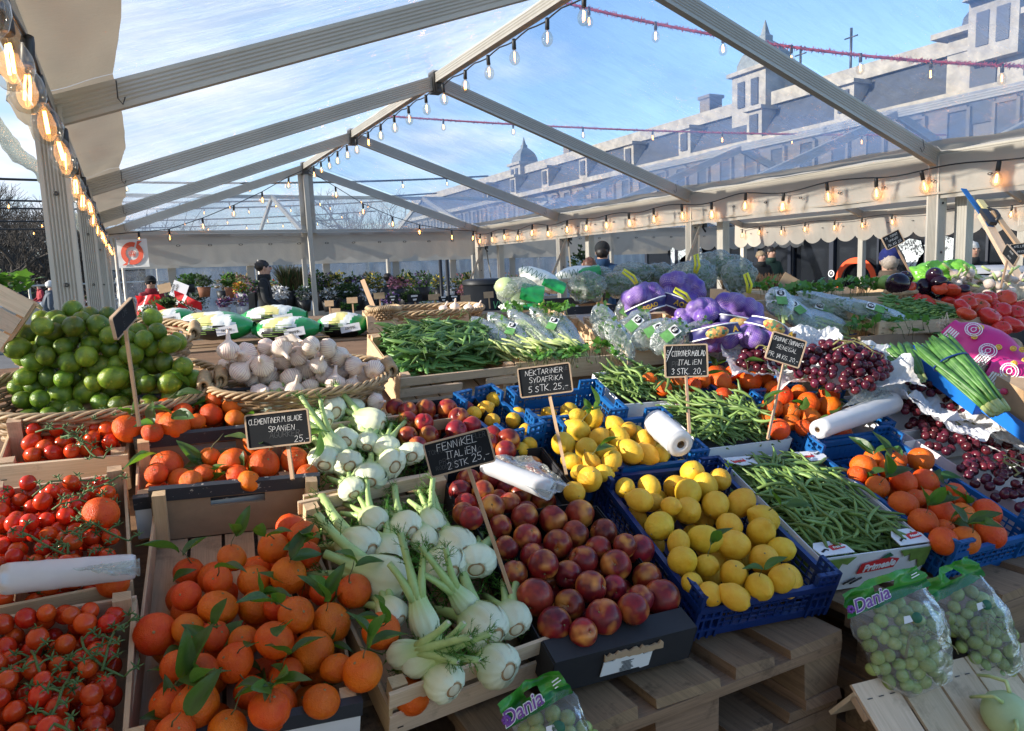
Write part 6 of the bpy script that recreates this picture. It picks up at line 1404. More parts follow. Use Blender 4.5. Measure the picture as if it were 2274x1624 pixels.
for i, (Mt, a, b, h) in enumerate([(SM(2060, 905, .05), .11, .12, .05), (SM(2120, 940, .045), .09, .12, .05), (SM(2200, 960, .02), .06, .14, .04), (vframe(1690, 812, 2.45, 0, 0, -1.0), .13, .09, .06), (vframe(1810, 775, 2.50, 0, 0, -.8), .08, .07, .06), (vframe(1925, 830, 2.32, 0, 0, -1.1), .13, .10, .045), (SM(1930, 870, .055), .14, .06, .04), (SM(2240, 1020, .0), .05, .10, .03), (vframe(1780, 835, 2.36, 0, 0, -1.1), .10, .08, .045)]):
    tissue(Mt, a, b, h, ['crumpled tissue beside the long bag roll', 'crumpled tissue under the trailing grapes', 'white tissue lining the black grape carton', 'crumpled tissue left of the bean chalkboard', 'tissue peak behind the largest grape bunch', 'tissue right of the largest grape bunch', 'flat tissue edge behind the long bag roll', 'tissue scrap between the black grape bunches', 'tissue under the bean chalkboard'][i], i*7)
def blue_carton(px, py, w_, L, H, d, yaw_, tilt, label):
    c = at_d(px, py, d); Mt = Mx.Translation(c) @ Mx.Rotation(yaw_, 4, 'Z') @ Mx.Rotation(R(tilt), 4, 'X'); o = carton(Mt, w_, L, H, label, 'blue_card', 'kraft', group='blue leaf printed cartons', name='blue_carton', lip=.03)
    for sy in (-1, 1):
        mb = MB()
        for q in range(3):
            a = R(90+(q-1)*50); mb.poly([(0, 0), (math.cos(a-.4)*.03, math.sin(a-.4)*.03), (math.cos(a)*.05, math.sin(a)*.05), (math.cos(a+.4)*.03, math.sin(a+.4)*.03)], .001)
        mb.build('leaf_print', M['dark_green'], o, Mx.Translation((.03*sy, sy*(L/2+.0045), -H*.8)) @ Mx.Rotation(R(90), 4, 'X') @ Mx.Diagonal((1, 1, 1 if sy < 0 else -1, 1)))
    return o
blue_carton(1900, 762, .27, .20, .075, 2.62, -.05, 16, 'blue leaf printed carton behind the largest grape bunch')
blue_carton(2160, 822, .24, .34, .05, 2.34, -.30, 22, 'blue leaf printed carton of radishes under the spring onions')
blue_carton(2285, 905, .16, .36, .05, 2.12, -.35, 20, 'blue carton edge running down beside the brown cardboard')
# spring onions and radishes
def onions(px, py, qx, qy, d0, d1, n, w_, label, band=True):
    a, b = at_d(px, py, d0), at_d(qx, qy, d1); L = (b-a).length; root = empty('spring_onion_bunch', frame(a, b-a, z=-cF), label, 'spring onions', 'bunches of spring onions')
    mb = MB(); ml = MB()
    for i in range(n):
        y0 = rnd(-1, 1)*w_; z0 = rnd(0, 1)*w_*.7; k = rnd(.7, 1.0)
        pts = [V((L*(1-k)*.0+L*t*1.0, y0*(1-.65*t)+.01*math.sin(t*3+i), z0*(1-.5*t)+.012*math.sin(t*2.5))) for t in [j/9 for j in range(10)]]
        rr = [.002, .008, .0105, .0105, .0095, .008, .0065, .0055, .0055, .0065]; ml.tube(pts[:9], rr[:9], 7, flat=.55); mb.tube(pts[8:], rr[8:], 7)
    ml.build('leaves', M['onion_green'], root); mb.build('stalks', M['celery'], root)
    if band:
        mb = MB(); mb.tube([V((L*.33, math.cos(t)*w_*1.02, w_*.35+math.sin(t)*w_*.55)) for t in [2*PI*i/20 for i in range(21)]], .003, 6, cap=False); mb.build('rubber_band', M['navy'], root)
onions(2062, 765, 2218, 925, 2.24, 2.02, 40, .052, 'thick bunch of spring onions tied with a blue band over the carton'); onions(1985, 775, 2035, 855, 2.42, 2.30, 30, .045, 'smaller bunch of green onion tops behind the tissue', False)
def radish_mesh():
    mb = MB(); mb.ball((0, 0, 0), 1, 12, 9); mb.tube([(0, 0, -.9), (.1, 0, -1.6), (-.1, .1, -2.6), (.2, 0, -3.6)], [.12, .06, .03, .015], 5, 1); return mb.mesh('radish', [M['radish'], M['white_print']])
RAD = radish_mesh()
for i in range(14): put('radish', RAD, at_d(2235+rnd(-16, 30), 882+rnd(-18, 20), 2.15+rnd(-.03, .03)), .010, V((rnd(-1, 1), rnd(-1, 1), rnd(-1, 0))).to_track_quat('Z', 'Y'), 'small pink radish in the blue carton below the spring onions', 'radish', 'radishes in the blue carton')
for i in range(9): put('radish', RAD, at_d(1975+rnd(-18, 22), 818+rnd(-8, 8), 2.5+rnd(-.03, .03)), .010, V((rnd(-1, 1), rnd(-1, 1), 1)).to_track_quat('Z', 'Y'), 'small red radish behind the tissue by the onion tops', 'radish', 'radishes behind the tissue')
# pink printed onion bags
M['pink_bag'] = plain('magenta_printed_plastic', (.62, .025, .20), .35, .08, 10, bump=.3); M['onion'] = fruit('onion_skin', (.50, .24, .12), (.66, .36, .20), .35, 0, 0, 8)
def pink(px, py, qx, qy, d0, d1, r, label, seed):
    a, b = at_d(px, py, d0), at_d(qx, qy, d1); L = (b-a).length; root = empty('onion_bag', frame(a, b-a, z=-cF), label, 'onion bag', 'magenta printed onion bags'); mb = MB()
    def f(u, v):
        an = 2*PI*v; k = math.sin(PI*min(.96, max(.05, u)))**.5; q = 1+.10*noise.noise(V((u*4+seed, math.cos(an)*1.5, math.sin(an)*1.5)))+.05*abs(noise.noise(V((u*9+seed, math.cos(an)*3, math.sin(an)*3)))); return V((u*L, math.cos(an)*r*k*q, math.sin(an)*r*.62*k*q))
    mb.grid(f, 36, 24); mb.build('film', M['pink_bag'], root)
    for t in (.24, .5, .76):
        mb = MB(); 
        for rr in (.024, .0175): mb.tube([V((math.cos(x)*rr, math.sin(x)*rr, 0)) for x in [2*PI*i/28 for i in range(29)]], .0014, 5, cap=False)
        mb.tube([V((math.cos(x)*.007, math.sin(x)*.008, 0)) for x in [2*PI*i/16 for i in range(17)]], .0012, 5, cap=False); mb.tube([(0, .008, 0), (0, .012, 0)], .0012, 5)
        for i, ch in enumerate('ORIGINAL'):
            an = PI*1.05-i*.30; chalk(mb, ch, math.cos(an)*.0205, math.sin(an)*.0205, .0042, .0009, rot=an-PI/2, slant=0)
        for i, ch in enumerate('ROSKOVE'):
            an = -PI*.95+i*.30; chalk(mb, ch, math.cos(an)*.0205, math.sin(an)*.0205-.002, .0042, .0009, rot=an+PI/2, slant=0)
        mb.build('round_print', M['white_print'], root, Mx.Translation((L*t, r*.15*(1 if t < .5 else -1), r*.70)))
    for t in (.12, .52, .92):
        mb = MB()
        for i in range(5): mb.box((i*.0075-.015, 0, 0), (.0042, .045, .0014), mi=0)
        mb.build('stripe_print', M['white_print'], root, Mx.Translation((L*t, -r*.45, r*.58)) @ Mx.Rotation(.5, 4, 'X'))
    for k in range(7):
        mb = MB(); mb.lathe([(0, .002), (.009, .002), (.0095, 0)], 14); mb.lathe([(.0045, .003), (.0055, .003)], 12, None, 1); mb.build('onion_print', [M['yellow_print'], M['red_print']], root, Mx.Translation((L*rnd(.15, .9), r*rnd(-.5, .6), r*.66)))
    for k in range(2):
        mb = MB(); mb.ball((0, 0, 0), .024, 14, 10, sc3=(1, .85, .9)); mb.build('onion', M['onion'], root, Mx.Translation((L*(.35+.4*k), -r*.75, r*.45)))
    mb = MB()
    for k in range(24): mb.tube([(0, rnd(-.01, .01), 0), (-.015, rnd(-.02, .02), rnd(-.01, .02)), (-.035, rnd(-.035, .035), rnd(-.02, .03))], [.002, .0014, .0006], 4)
    mb.build('tops', M['garlic_neck'], root)
pink(2105, 728, 2285, 862, 2.46, 2.30, .095, 'magenta printed onion bag lying below the big tomatoes', 3); pink(2190, 820, 2320, 885, 2.22, 2.18, .07, 'second magenta onion bag nearer the brown cardboard', 9); pink(2005, 800, 2080, 838, 2.48, 2.4, .055, 'small magenta onion bag between the two onion bunches', 14)
mb = MB(); mb.box((0, 0, 0), (.20, .30, .10), rough=.004); tag(mb.build('cardboard_box', M['kraft'], None, Mx.Translation(at_d(2345, 905, 2.08)) @ Mx.Rotation(-.4, 4, 'Z') @ Mx.Rotation(.25, 4, 'X')), 'plain brown cardboard box corner at the right picture edge', 'box')
mb = MB(); mb.box((0, 0, 0), (.42, .014, .085), rough=.002); tag(mb.build('cardboard_box', M['board'], None, Mx.Translation(at_d(2010, 765, 2.60)) @ Mx.Rotation(-.12, 4, 'Z')), 'brown cardboard panel under the crate of loose beans', 'box')
# beef tomatoes, mangoes, aubergines, young garlic
bt = [('k',1830,760,70),('k',1860,730,65),('k',1910,800,92),('k',2000,715,62),('k',2115,735,95),('k',2085,825,82),('k',1790,790,70),('k',2205,840,72),('k',1820,845,70),('k',2005,870,90),('k',2250,800,70),('k',2170,930,92),('k',2255,920,60),('k',1950,730,70),('k',2030,780,60),('k',2270,870,70),('k',2100,960,70)]
F = []
for q in bt:
    px, py, pr = Z(*q); d = 2.72-.10*(q[2]-715)/250; F.append([at_d(px, py, d), pr*d/F_PX, None, at_d(px, py, d)])
relax(F, lim=.12)
for c, r, _, _ in F:
    o = put('tomato', random.choice(BEEF), c, r*.98, V((rnd(-.8, .8), rnd(-1, .2), 1)).to_track_quat('Z', 'Y'), 'large ribbed red tomato heaped at the right edge', 'tomato', 'large ribbed tomatoes'); cx = link('calyx', CAL, o, Mx.Translation((0, 0, .0)) @ Mx.Diagonal((.45, .45, .56, 1)))
for px, py, r in ((2240, 775, .045), (2280, 800, .05)):
    mb = MB(); mb.ball((0, 0, 0), r, 18, 12, fn=lambda d: 1+.08*d.x, sc3=(1.3, .9, .85)); tag(mb.build('mango', M['mango'], None, Mx.Translation(at_d(px, py, 2.45)) @ Mx.Rotation(rnd(-.5, .5), 4, 'Z')), 'green and red mango in front of the ribbed tomatoes' if px < 2250 else 'darker mango cut off by the picture edge', 'mango', 'mangoes')
mb = MB(); mb.box((0, 0, 0), (.14, .12, .06), rough=.003); tag(mb.build('plum_box', plain('dark_purple_card', (.035, .012, .03), .6), None, Mx.Translation(at_d(2262, 822, 2.38)) @ Mx.Rotation(-.4, 4, 'Z')), 'dark purple cardboard box beside the mango', 'box')
mb = MB(); prof = [(0, -1), (.5, -.95), (.85, -.6), (1, -.1), (.9, .4), (.6, .8), (.25, 1.05), (0, 1.1)]; mb.lathe(prof, 18); mb.lathe([(.0, 1.12), (.32, 1.0), (.42, .86), (.2, 1.05)], 8, None, 1); AUB = mb.mesh('aubergine', [M['aubergine'], M['stem']])
for i, (px, py, r) in enumerate([(1994, 632, .048), (2030, 645, .036), (2052, 638, .034), (2085, 628, .03), (2102, 640, .03), (2060, 660, .03), (2120, 652, .028), (2075, 612, .034), (2140, 645, .026), (2092, 668, .026), (2010, 618, .03)]):
    put('aubergine', AUB, at_d(px, py, 2.98+rnd(-.05, .05)), r, V((rnd(-1, 1), rnd(-1, .3), rnd(-.2, .6))).to_track_quat('Z', 'Y'), 'glossy purple black aubergine heaped at the back' if i else 'largest glossy aubergine in a small wicker basket', 'aubergine', 'aubergines')
basket(flatM(2000, 652, 2.96, 0), .055, .05, .05, 'small wicker basket holding the largest aubergine', .75, 6, False)
for i, (px, py, r) in enumerate([(2018, 642, .032), (2060, 676, .045), (2088, 640, .03), (2112, 645, .034), (2142, 660, .036), (2105, 672, .03), (2030, 665, .03), (2125, 668, .03), (2150, 678, .03)]): put('tomato', random.choice(BEEF), at_d(px, py, 2.93), r, V((rnd(-1, 1), rnd(-1, 1), 1)).to_track_quat('Z', 'Y'), 'orange red tomato between the aubergines', 'tomato', 'tomatoes between the aubergines')
YG = []
for i in range(3):
    mb = MB(); mb.lathe([(0, -.9), (.4, -.9), (.9, -.4), (1, 0), (.8, .5), (.45, .95), (.33, 1.4), (.3, 2.2)], 16); mb.tube([(0, 0, 2), (.1, 0, 3), (.3*(i-1), .2, 4.4)], [.32, .30, .26], 8, 1); YG.append(mb.mesh('young_garlic', [M['garlic'], M['celery']]))
for i in range(46): put('young_garlic', random.choice(YG), at_d(2190+rnd(-75, 95), 632+rnd(-26, 22)-.0, 3.05+rnd(-.1, .1)), rnd(.015, .022), V((rnd(-1, 1), rnd(-.6, .6), rnd(-.1, .5))).to_track_quat('Z', 'Y'), 'young garlic bulb with a long pale green stalk at the back right', 'garlic', 'young garlic bulbs')
mb = MB()
for i in range(12): mb.ball(at_d(2195+rnd(-60, 90), 650+rnd(-6, 12), 3.06), .035, 10, 7)
tag(mb.build('young_garlic_heap', M['garlic_neck']), 'bed of young garlic under the loose bulbs', 'garlic', kind='stuff')
for i, (px, py, sx, sy) in enumerate([(2070, 605, 66, 40), (2122, 600, 74, 36), (2100, 616, 60, 28), (2040, 612, 40, 34)]):
    d = 3.12; s = d/F_PX; root = empty('lettuce_bag', vframe(px, py, d, rnd(-.2, .2)), ['bright green lettuce bag leftmost of the heap at the back', 'tallest bright green lettuce bag by the right tent post', 'bright green lettuce bag with a printed edge lying in front', 'clear topped green bag beside the blue woolly hat'][i], 'lettuce bag', 'bright green lettuce bags'); bag_body(Mx(), (sx*s*.5, sy*s*.6, .06), i*9+2, M['lime_bag'] if 'lime_bag' in M else M.setdefault('lime_bag', plain('bright_green_plastic', (.20, .52, .05), .25, .2, 9, bump=.5)), root, .34, fr=1.9)
# long bagged celery and loose beans right of the nets
for i, (px, py, w_, l_, ro, st) in enumerate([(1815, 690, 62, 190, 1.05, True), (1870, 682, 60, 190, 1.05, False), (1760, 690, 70, 110, .5, True), (1800, 712, 70, 130, 1.2, False), (1930, 690, 56, 150, 1.05, True), (1730, 668, 66, 80, -.1, True)]):
    sleeve(px, py, w_, l_, 2.78-.03*i, ro, ['long clear celery sleeve with a green label right of the purple nets', 'long clear celery sleeve running towards the loose beans', 'crumpled clear sleeve next to the purple nets', 'grey crumpled sleeve above the crate rim', 'clear celery sleeve ending in pale stalks by the loose beans', 'pointed clear herb sleeve with a green label behind the nets'][i], 'celery', 'long celery sleeves', sticker=(PI/2) if st else False, stalks=7, leafy=16, taper=.8, pitch_=-.8)
random.seed(91)
def gen_small(mb, m_): mb.tube([(-.03, 0, 0), (-.02, .003, 0), (0, .005, 0), (.02, .003, 0), (.03, 0, 0)], [.001, .006, .0075, .006, .001], 6, M=m_, flat=.7)
mb = MB()
for i in range(420):
    px = rnd(1965, 2160); py = 668+(px-1965)*.18+rnd(-14, 50); 
    if py > 745: py = 740
    gen_small(mb, Mx.Translation(at_d(px, py, 2.78-(py-660)*.0022)) @ Euler((rnd(-.5, .5), rnd(-.4, .4), rnd(0, 3.1)), 'XYZ').to_matrix().to_4x4())
tag(mb.build('broad_bean_heap', M['pod']), 'heap of loose dark green bean pods left of the ribbed tomatoes', 'bean pods', kind='stuff')
mb = MB()
for px, py, d, n, s in ((1800, 648, 3.05, 90, .10), (1860, 640, 3.1, 80, .10), (1760, 655, 3.0, 60, .06), (1930, 722, 2.62, 60, .08), (2010, 728, 2.58, 50, .07), (1925, 640, 3.1, 50, .06), (1700, 640, 2.95, 30, .05)): herb_clump(mb, at_d(px, py, d), n, (s, s*.6, .03), (.02, .04))
tag(mb.build('herb_leaves', [M['herb'], M['twig']]), 'loose dark green herb leaves in the crates at the back right', 'herbs', kind='stuff')
mb = MB()
for px in range(1966, 1996, 6): mb.ball(at_d(px, 625+rnd(-8, 8), 3.05), .03, 10, 8)
tag(mb.build('lettuce_heads', plain('pale_lettuce', (.22, .36, .08), .6, .3, 30)), 'pale green lettuce heads left of the aubergines', 'lettuce', kind='stuff')
# ------------------------------------------------------------------ chalkboards
def sign(tl, tr, bl, d, lines, label, stake=None, dr=None, dtop=None, old=(), cat='price sign', group='chalkboard price signs', corner=None, sd=None):
    A, B, C_ = at_d(*tl, d), at_d(*tr, dr or d), at_d(*bl, dtop or d); x = B-A; W = x.length; y = A-C_; H = (y-x.normalized()*y.dot(x.normalized())).length; c = (B+C_)/2
    Mt = frame(c, x, y=y); root = empty('chalkboard_sign', Mt, label, cat, group); t = .005; fw = min(W, H)*.045
    mb = MB(); mb.poly([(-W/2+fw, -H/2+fw), (W/2-fw, -H/2+fw), (W/2-fw, H/2-fw), (-W/2+fw, H/2-fw)], t*.7, Mx.Translation((0, 0, -t*.7))); mb.build('slate', M['slate'], root)
    mb = MB(); r = .006
    def rr(w_, h_, q):
        P = []
        for sx, sy, a0 in ((1, 1, 0), (-1, 1, 90), (-1, -1, 180), (1, -1, 270)):
            for k in range(5): a = R(a0+k*22.5); P.append((sx*(w_/2-q)+q*math.cos(a), sy*(h_/2-q)+q*math.sin(a)))
        return P
    o, i = rr(W, H, r), rr(W-2*fw, H-2*fw, r*.5); n = len(o)
    vs = [(p[0], p[1], .0018) for p in o]+[(p[0], p[1], .0018) for p in i]+[(p[0], p[1], -t) for p in o]+[(p[0], p[1], -t) for p in i]
    fs = []
    for k in range(n):
        k2 = (k+1) % n; fs += [(k, k2, n+k2, n+k), (2*n+k2, 2*n+k, 3*n+k, 3*n+k2), (k2, k, 2*n+k, 2*n+k2), (n+k, n+k2, 3*n+k2, 3*n+k)]
    mb.add(vs, fs); mb.build('frame', M['sign_frame'], root)
    if lines:
        mb = MB()
        for txt, cx_, cy_, h in lines: chalk(mb, txt, cx_*W, cy_*H, h*H, z=.0006, fit=W*(.88-2*abs(cx_)*.8))
        if corner:
            chalk(mb, corner, -.40*W, .20*H, .10*H, rot=R(62)); q = V((-.46*W, -.02*H)); e = V((-.30*W, .46*H)); n_ = V((e-q)).normalized(); n_ = V((-n_.y, n_.x))*H*.008
            mb.add([(p.x, p.y, .0006) for p in (q-n_, e-n_, e+n_, q+n_)], [(0, 1, 2, 3)])
        mb.build('writing', M['chalk'], root)
    if old:
        mb = MB()
        for txt, cx_, cy_, h in old: chalk(mb, txt, cx_*W, cy_*H, h*H, z=.0003, fit=W*max(.2, .9-2*abs(cx_)))
        mb.build('wiped_writing', M['chalk_old'], root)
    if stake:
        s0 = at_d(*stake[0], d+.012); s1 = at_d(*stake[1], (sd or d)); inv = Mt.inverted(); mb = MB(); mb.bar(inv @ s0, inv @ s1, max(.0065, W*.055), .006, (0, 0, 1), rough=.0003); mb.build('stake', M['stake'], root)
    return root
random.seed(41)
sign((936, 987), (1081, 949), (959, 1062), 1.36, [('FENNiKEL', .0, .19, .20), ('ITALiEN', .03, -.09, .19), ('2 STK', -.06, -.38, .18), ('25,-', .30, -.34, .21)], 'chalkboard reading FENNIKEL ITALIEN 2 STK 25', [(1037, 1030), (1135, 1318)], sd=1.36, old=[('KARTOFLER', .22, .27, .15), ('TOMATER', -.28, .12, .14), ('PR KG', -.2, -.2, .14), ('500', .25, -.12, .16), ('RODBEDER', -.2, -.34, .12)])
sign((542, 922), (684, 906), (550, 1000), 1.60, [('CLEMENTiNER M. BLADE', -.02, .19, .15), ('SPANiEN', .06, -.06, .15), ('25,-', .36, -.42, .17)], 'chalkboard reading CLEMENTINER M. BLADE SPANIEN', [(640, 990), (650, 1065)], sd=1.58, old=[('AGURKER', .1, -.24, .16)])
sign((1145, 819), (1263, 804), (1158, 885), 1.86, [('NEKTARiNER', .0, .21, .17), ('SYDAFRiKA', .02, -.04, .17), ('5 STK. 25,-', .05, -.35, .20)], 'chalkboard reading NEKTARINER SYDAFRIKA 5 STK 25', [(1219, 872), (1258, 1055)], sd=1.75, old=[('PERSILLE', .3, .26, .13), ('PR STK', -.1, -.15, .15), ('20,-', .40, -.38, .15)])
sign((1471, 766), (1568, 763), (1480, 840), 2.26, [('CITRONER M/BLAD', .06, .14, .16), ('ITALiEN', .08, -.12, .15), ('3 STK.  20,-', .05, -.40, .17)], 'chalkboard reading CITRONER M BLAD ITALIEN 3 STK 20', [(1523, 830), (1531, 962)], sd=2.05, corner='ØKO', old=[('BANANER', .05, .30, .14), ('PR', -.25, -.16, .14)])
sign((1713, 733), (1789, 757), (1702, 797), 2.26, [('GRØNNE BØNNER', .0, .22, .14), ('SENEGAL', .02, -.03, .14), ('PR. 1/4 KG. 20,-', .0, -.35, .15)], 'chalkboard reading GRONNE BONNER SENEGAL PR 1/4 KG 20', [(1741, 805), (1705, 975)], sd=2.0, old=[('LØG', .1, .05, .2)])
sign((251, 702), (297, 655), (255, 762), 1.48, [], 'tilted blank looking chalkboard over the limes, seen nearly edge on', [(279, 735), (309, 946)], dr=1.60, sd=1.55, old=[('LIME', .05, .1, .22), ('65', -.1, -.3, .2)])
sign((1955, 529), (1994, 509), (1972, 556), 3.0, [('MiX TOMAT', .0, .18, .15), ('SPANiEN', .02, -.06, .14), ('PR. KG  25', .0, -.36, .17)], 'small tilted chalkboard on a long stake above the aubergines', [(1988, 545), (2030, 622)])
sign((2234, 538), (2260, 566), (2228, 567), 2.9, [('HViDLØG', .0, .15, .16), ('PR STK', .02, -.3, .16)], 'small narrow chalkboard on a stake above the young garlic', [(2238, 575), (2222, 640)], dr=2.8)
sign((2243, 543), (2285, 538), (2246, 569), 3.3, [('NYE LØG', .0, .15, .2), ('PR KG', .02, -.3, .18)], 'small dark chalkboard half hidden at the right edge')
sign((2252, 672), (2300, 655), (2262, 700), 2.95, [], 'dark lower chalkboard leaning at the right picture edge')

# ------------------------------------------------------------------ rolls of plastic bags
def roll_n(a, z, off): return .05*noise.noise(V((math.cos(a)*1.2, math.sin(a)*1.2+z*9, off)))+.045*abs(noise.noise(V((math.cos(a)*2+off, math.sin(a)*2, z*38))))+.03*(1 if (a+z*6+off) % 6.28 < 3.6 else 0)
def bag_roll(P0, P1, r, label, r1=None, flap=None):
    P0, P1 = V(P0), V(P1); L = (P1-P0).length; root = empty('bag_roll', zframe(P0, P1-P0), label, 'bag roll', 'rolls of thin plastic bags'); r1 = r1 or r
    mb = MB(); n = 40; prof = [(r*.30, .004), (r*.30, 0), (r*.93, -.001), (r, .006)]+[(lerp(r, r1, t)*(1+.012*math.sin(t*23)), .006+(L-.012)*t) for t in [i/16 for i in range(17)]]+[(r1*.9, L), (r1*.25, L)]
    off = rnd(0, 9)
    def fn(p, a, k): return p*1.0 if k < 4 else p*1.0 if p.length < 1e-6 else V((p.x*(1+roll_n(a, p.z, off)), p.y*(1+roll_n(a, p.z, off)), p.z))
    mb.lathe(prof, n, None, 0, True, fn); mb.build('film', M['roll'], root)
    mb = MB(); mb.lathe([(r*.29, .0), (r*.29, L*.9), (r*.17, L*.9), (r*.17, .0)], 18); mb.lathe([(0, .03), (r*.17, .03)], 18, None, 1); mb.build('core', [M['kraft'], M['black_print']], root)  # black disc inside the core paints in the shade of its hole
    if flap: mb = MB(); mb.grid(flap, 16, 14); o = mb.build('loose_film', M['milky_film'], root); o.matrix_parent_inverse = root.matrix_basis.inverted()
    return root
def quad(a, b, c, d, amp, seed):
    a, b, c, d = map(V, (a, b, c, d)); nn = (b-a).cross(d-a).normalized()
    return lambda u, v: a.lerp(b, u).lerp(d.lerp(c, u), v)+nn*amp*(noise.noise(V((u*4+seed, v*4, 0)))+.5*abs(noise.noise(V((u*9+seed, v*9, 2)))))
bag_roll(S(5, 1287, .055), S(300, 1258, .05), .0255, 'white roll of thin plastic bags lying across the cherry tomatoes', .021, quad(S(160, 1262, .083), S(310, 1240, .075), S(312, 1278, .045), S(250, 1275, .07), .010, 5))
bag_roll(S(1225, 1090, .045), S(1075, 1030, .045), .0235, 'flattened white bag roll with loose film on the nectarine boxes', .021, quad(S(1080, 1010, .06), S(1180, 1012, .075), S(1265, 1075, .07), S(1215, 1112, .05), .012, 3))
Pf = S(1512, 988, .085); bag_roll(Pf, Pf+(at_d(1455, 935, depth(Pf)+.13)-Pf), .034, 'white bag roll seen end on, standing over the lemons')
bag_roll(S(1815, 955, .05), S(1985, 893, .06), .0265, 'long white bag roll with a raised film flap on the right clementines', .032, quad(S(1870, 905, .085), S(1985, 880, .09), S(1948, 838, .12), S(1935, 845, .115), .012, 8))

# ------------------------------------------------------------------ grapes in clear bags
def grape_bag(px, py, w_px, h_px, d, roll, label, blabel, header, word=True, n=84, pitch_=-.35):
    Mt = vframe(px, py, d, roll, 0, pitch_); s = d/F_PX; w_, h_ = w_px*s, h_px*s
    root = empty('grape_bag', Mt, label, 'grape bag', 'clear bags of green grapes'); sd = px*.01
    def f(u, v):
        an = 2*PI*u; y = lerp(-.62, .42, v)*h_; k = math.sin(PI*min(.95, v*.62+.08))**.5; q = 1+.16*noise.noise(V((math.cos(an)*1.4+sd, v*4, math.sin(an)*1.4)))+.09*abs(noise.noise(V((math.cos(an)*4+sd, v*10, math.sin(an)*4))))
        th = .034*max(.06, math.sin(PI*min(1, v*.9+.05)))
        return V((math.cos(an)*w_*.46*k*q, y, math.sin(an)*th*q))
    mb = MB(); mb.grid(f, 48, 30); mb.build('film', M['bag_film'], root)
    mb = MB(); hh = header*h_
    def hf(u, v): return V((lerp(-.48, .48, u)*w_*(1-.10*v+.05*noise.noise(V((v*4+sd, u, 3)))), h_*.34+hh*v*(1-.35*abs(u-.5)+.12*noise.noise(V((u*5+sd, 1, 0)))), .004+.030*noise.noise(V((u*4+sd, v*3, 0)))*(.25+v)+.012*abs(noise.noise(V((u*11+sd, v*6, 2))))))
    nu, nv = 18, 8; mb.grid(hf, nu, nv)
    keep = [i for i in range(len(mb.f)) if not (.40 < ((i % nu)+.5)/nu < .60 and .45 < ((i//nu)+.5)/nv < .78)]
    mb.f = [mb.f[i] for i in keep]; mb.uv = [mb.uv[i] for i in keep]; mb.m = [0 if (i//nu) < 3 else 1 for i in keep]; mb.sm = [True]*len(keep)
    hd = mb.build('header', [M['header_green'], M['lime_film']], root)
    if word:
        lettering('Dania', hh*.62, M['white_print'], hd, Mx.Translation((-w_*.20, h_*.34+hh*.34, .0155)) @ Mx.Rotation(.06, 4, 'Z'), .3, .0016); lettering('Dania', hh*.62, M['purple_print'], hd, Mx.Translation((-w_*.20, h_*.34+hh*.34, .0172)) @ Mx.Rotation(.06, 4, 'Z'), .3, .0002)
        mb = MB()
        for q in range(7): a = q*.9; mb.ball((math.cos(a)*.005, math.sin(a)*.005, 0), .0035, 8, 5)
        mb.build('grape_print', M['purple_print'], hd, Mx.Translation((-w_*.43, h_*.34+hh*.30, .015)))
        mb = MB()
        for q in range(3): mb.box((0, -.005*q, 0), (rnd(.012, .02), .0016, .0008))
        mb.build('small_print', M['white_print'], hd, Mx.Translation((w_*.34, h_*.34+hh*.62, .015)) @ Mx.Rotation(.1, 4, 'Z'))
    mb = MB(); mb.lathe([(0, .001), (.010, .001), (.0105, 0)], 16); mb.build('round_sticker', M['dark_green'], root, Mx.Translation((w_*.12, h_*.14, .036)))
    mb = MB(); mb.poly([(-.009, -.006), (.009, -.007), (.008, .005), (-.004, .007)], .001); mb.build('paper_sticker', M['white_card'], root, Mx.Translation((w_*.02, h_*.16, .036)))
    bunch(Mt @ Mx.Translation((0, -h_*.16, -.012)), w_*.44, h_*.46, .024, n, .0132, blabel, 'green grapes inside clear bags', [GGRAPE])
M['lime_film'] = plain('yellow_green_bag_plastic', (.05, .26, .03), .25, .3, 14, bump=.5); M['header_green'] = plain('dark_green_bag_plastic', (.012, .16, .03), .25, .3, 14, bump=.5)
random.seed(55)
grape_bag(2005, 1405, 215, 205, 1.46, .32, 'clear bag of green grapes with a Dania header, below the bean carton', 'green grapes in the Dania bag below the bean carton', .30)
grape_bag(2170, 1375, 140, 210, 1.56, .42, 'second clear grape bag half behind the first, below the blue crate', 'green grapes in the rear bag below the blue crate', .28, False, 54)
grape_bag(1232, 1640, 175, 195, 1.16, .45, 'clear bag of green grapes at the bottom edge below the black nectarine box', 'green grapes in the bag at the bottom edge', .36, True, 54)

# ------------------------------------------------------------------ pallets, stands, ground
def pallet(x0, y0, z0, label, W=.80, L=1.2):
    root = empty('wooden_pallet', V((x0, y0, z0)), label, 'pallet', 'stacked wooden pallets')
    def pt(nm, c, d): mb = MB(); mb.box(c, d, rough=.003); mb.build(nm, M['pallet'], root)
    nx = 5
    for i in range(nx):
        w_ = .145 if i in (0, 2, 4) else .10; pt('deck_board', (.0725+(W-.145)*i/(nx-1), L/2, .133), (w_, L, .022))
    for y in (.0725, L/2, L-.0725): pt('stringer', (W/2, y, .111), (W, .145 if y != L/2 else .145, .022))
    for y in (.06, L/2, L-.06):
        for x in (.05, W/2, W-.05): pt('block', (x, y, .061), (.10 if x != W/2 else .145, .11, .078))
    for x in (.05, W/2, W-.05): pt('base_board', (x, L/2, .011), (.10 if x != W/2 else .145, L, .022))
random.seed(61)
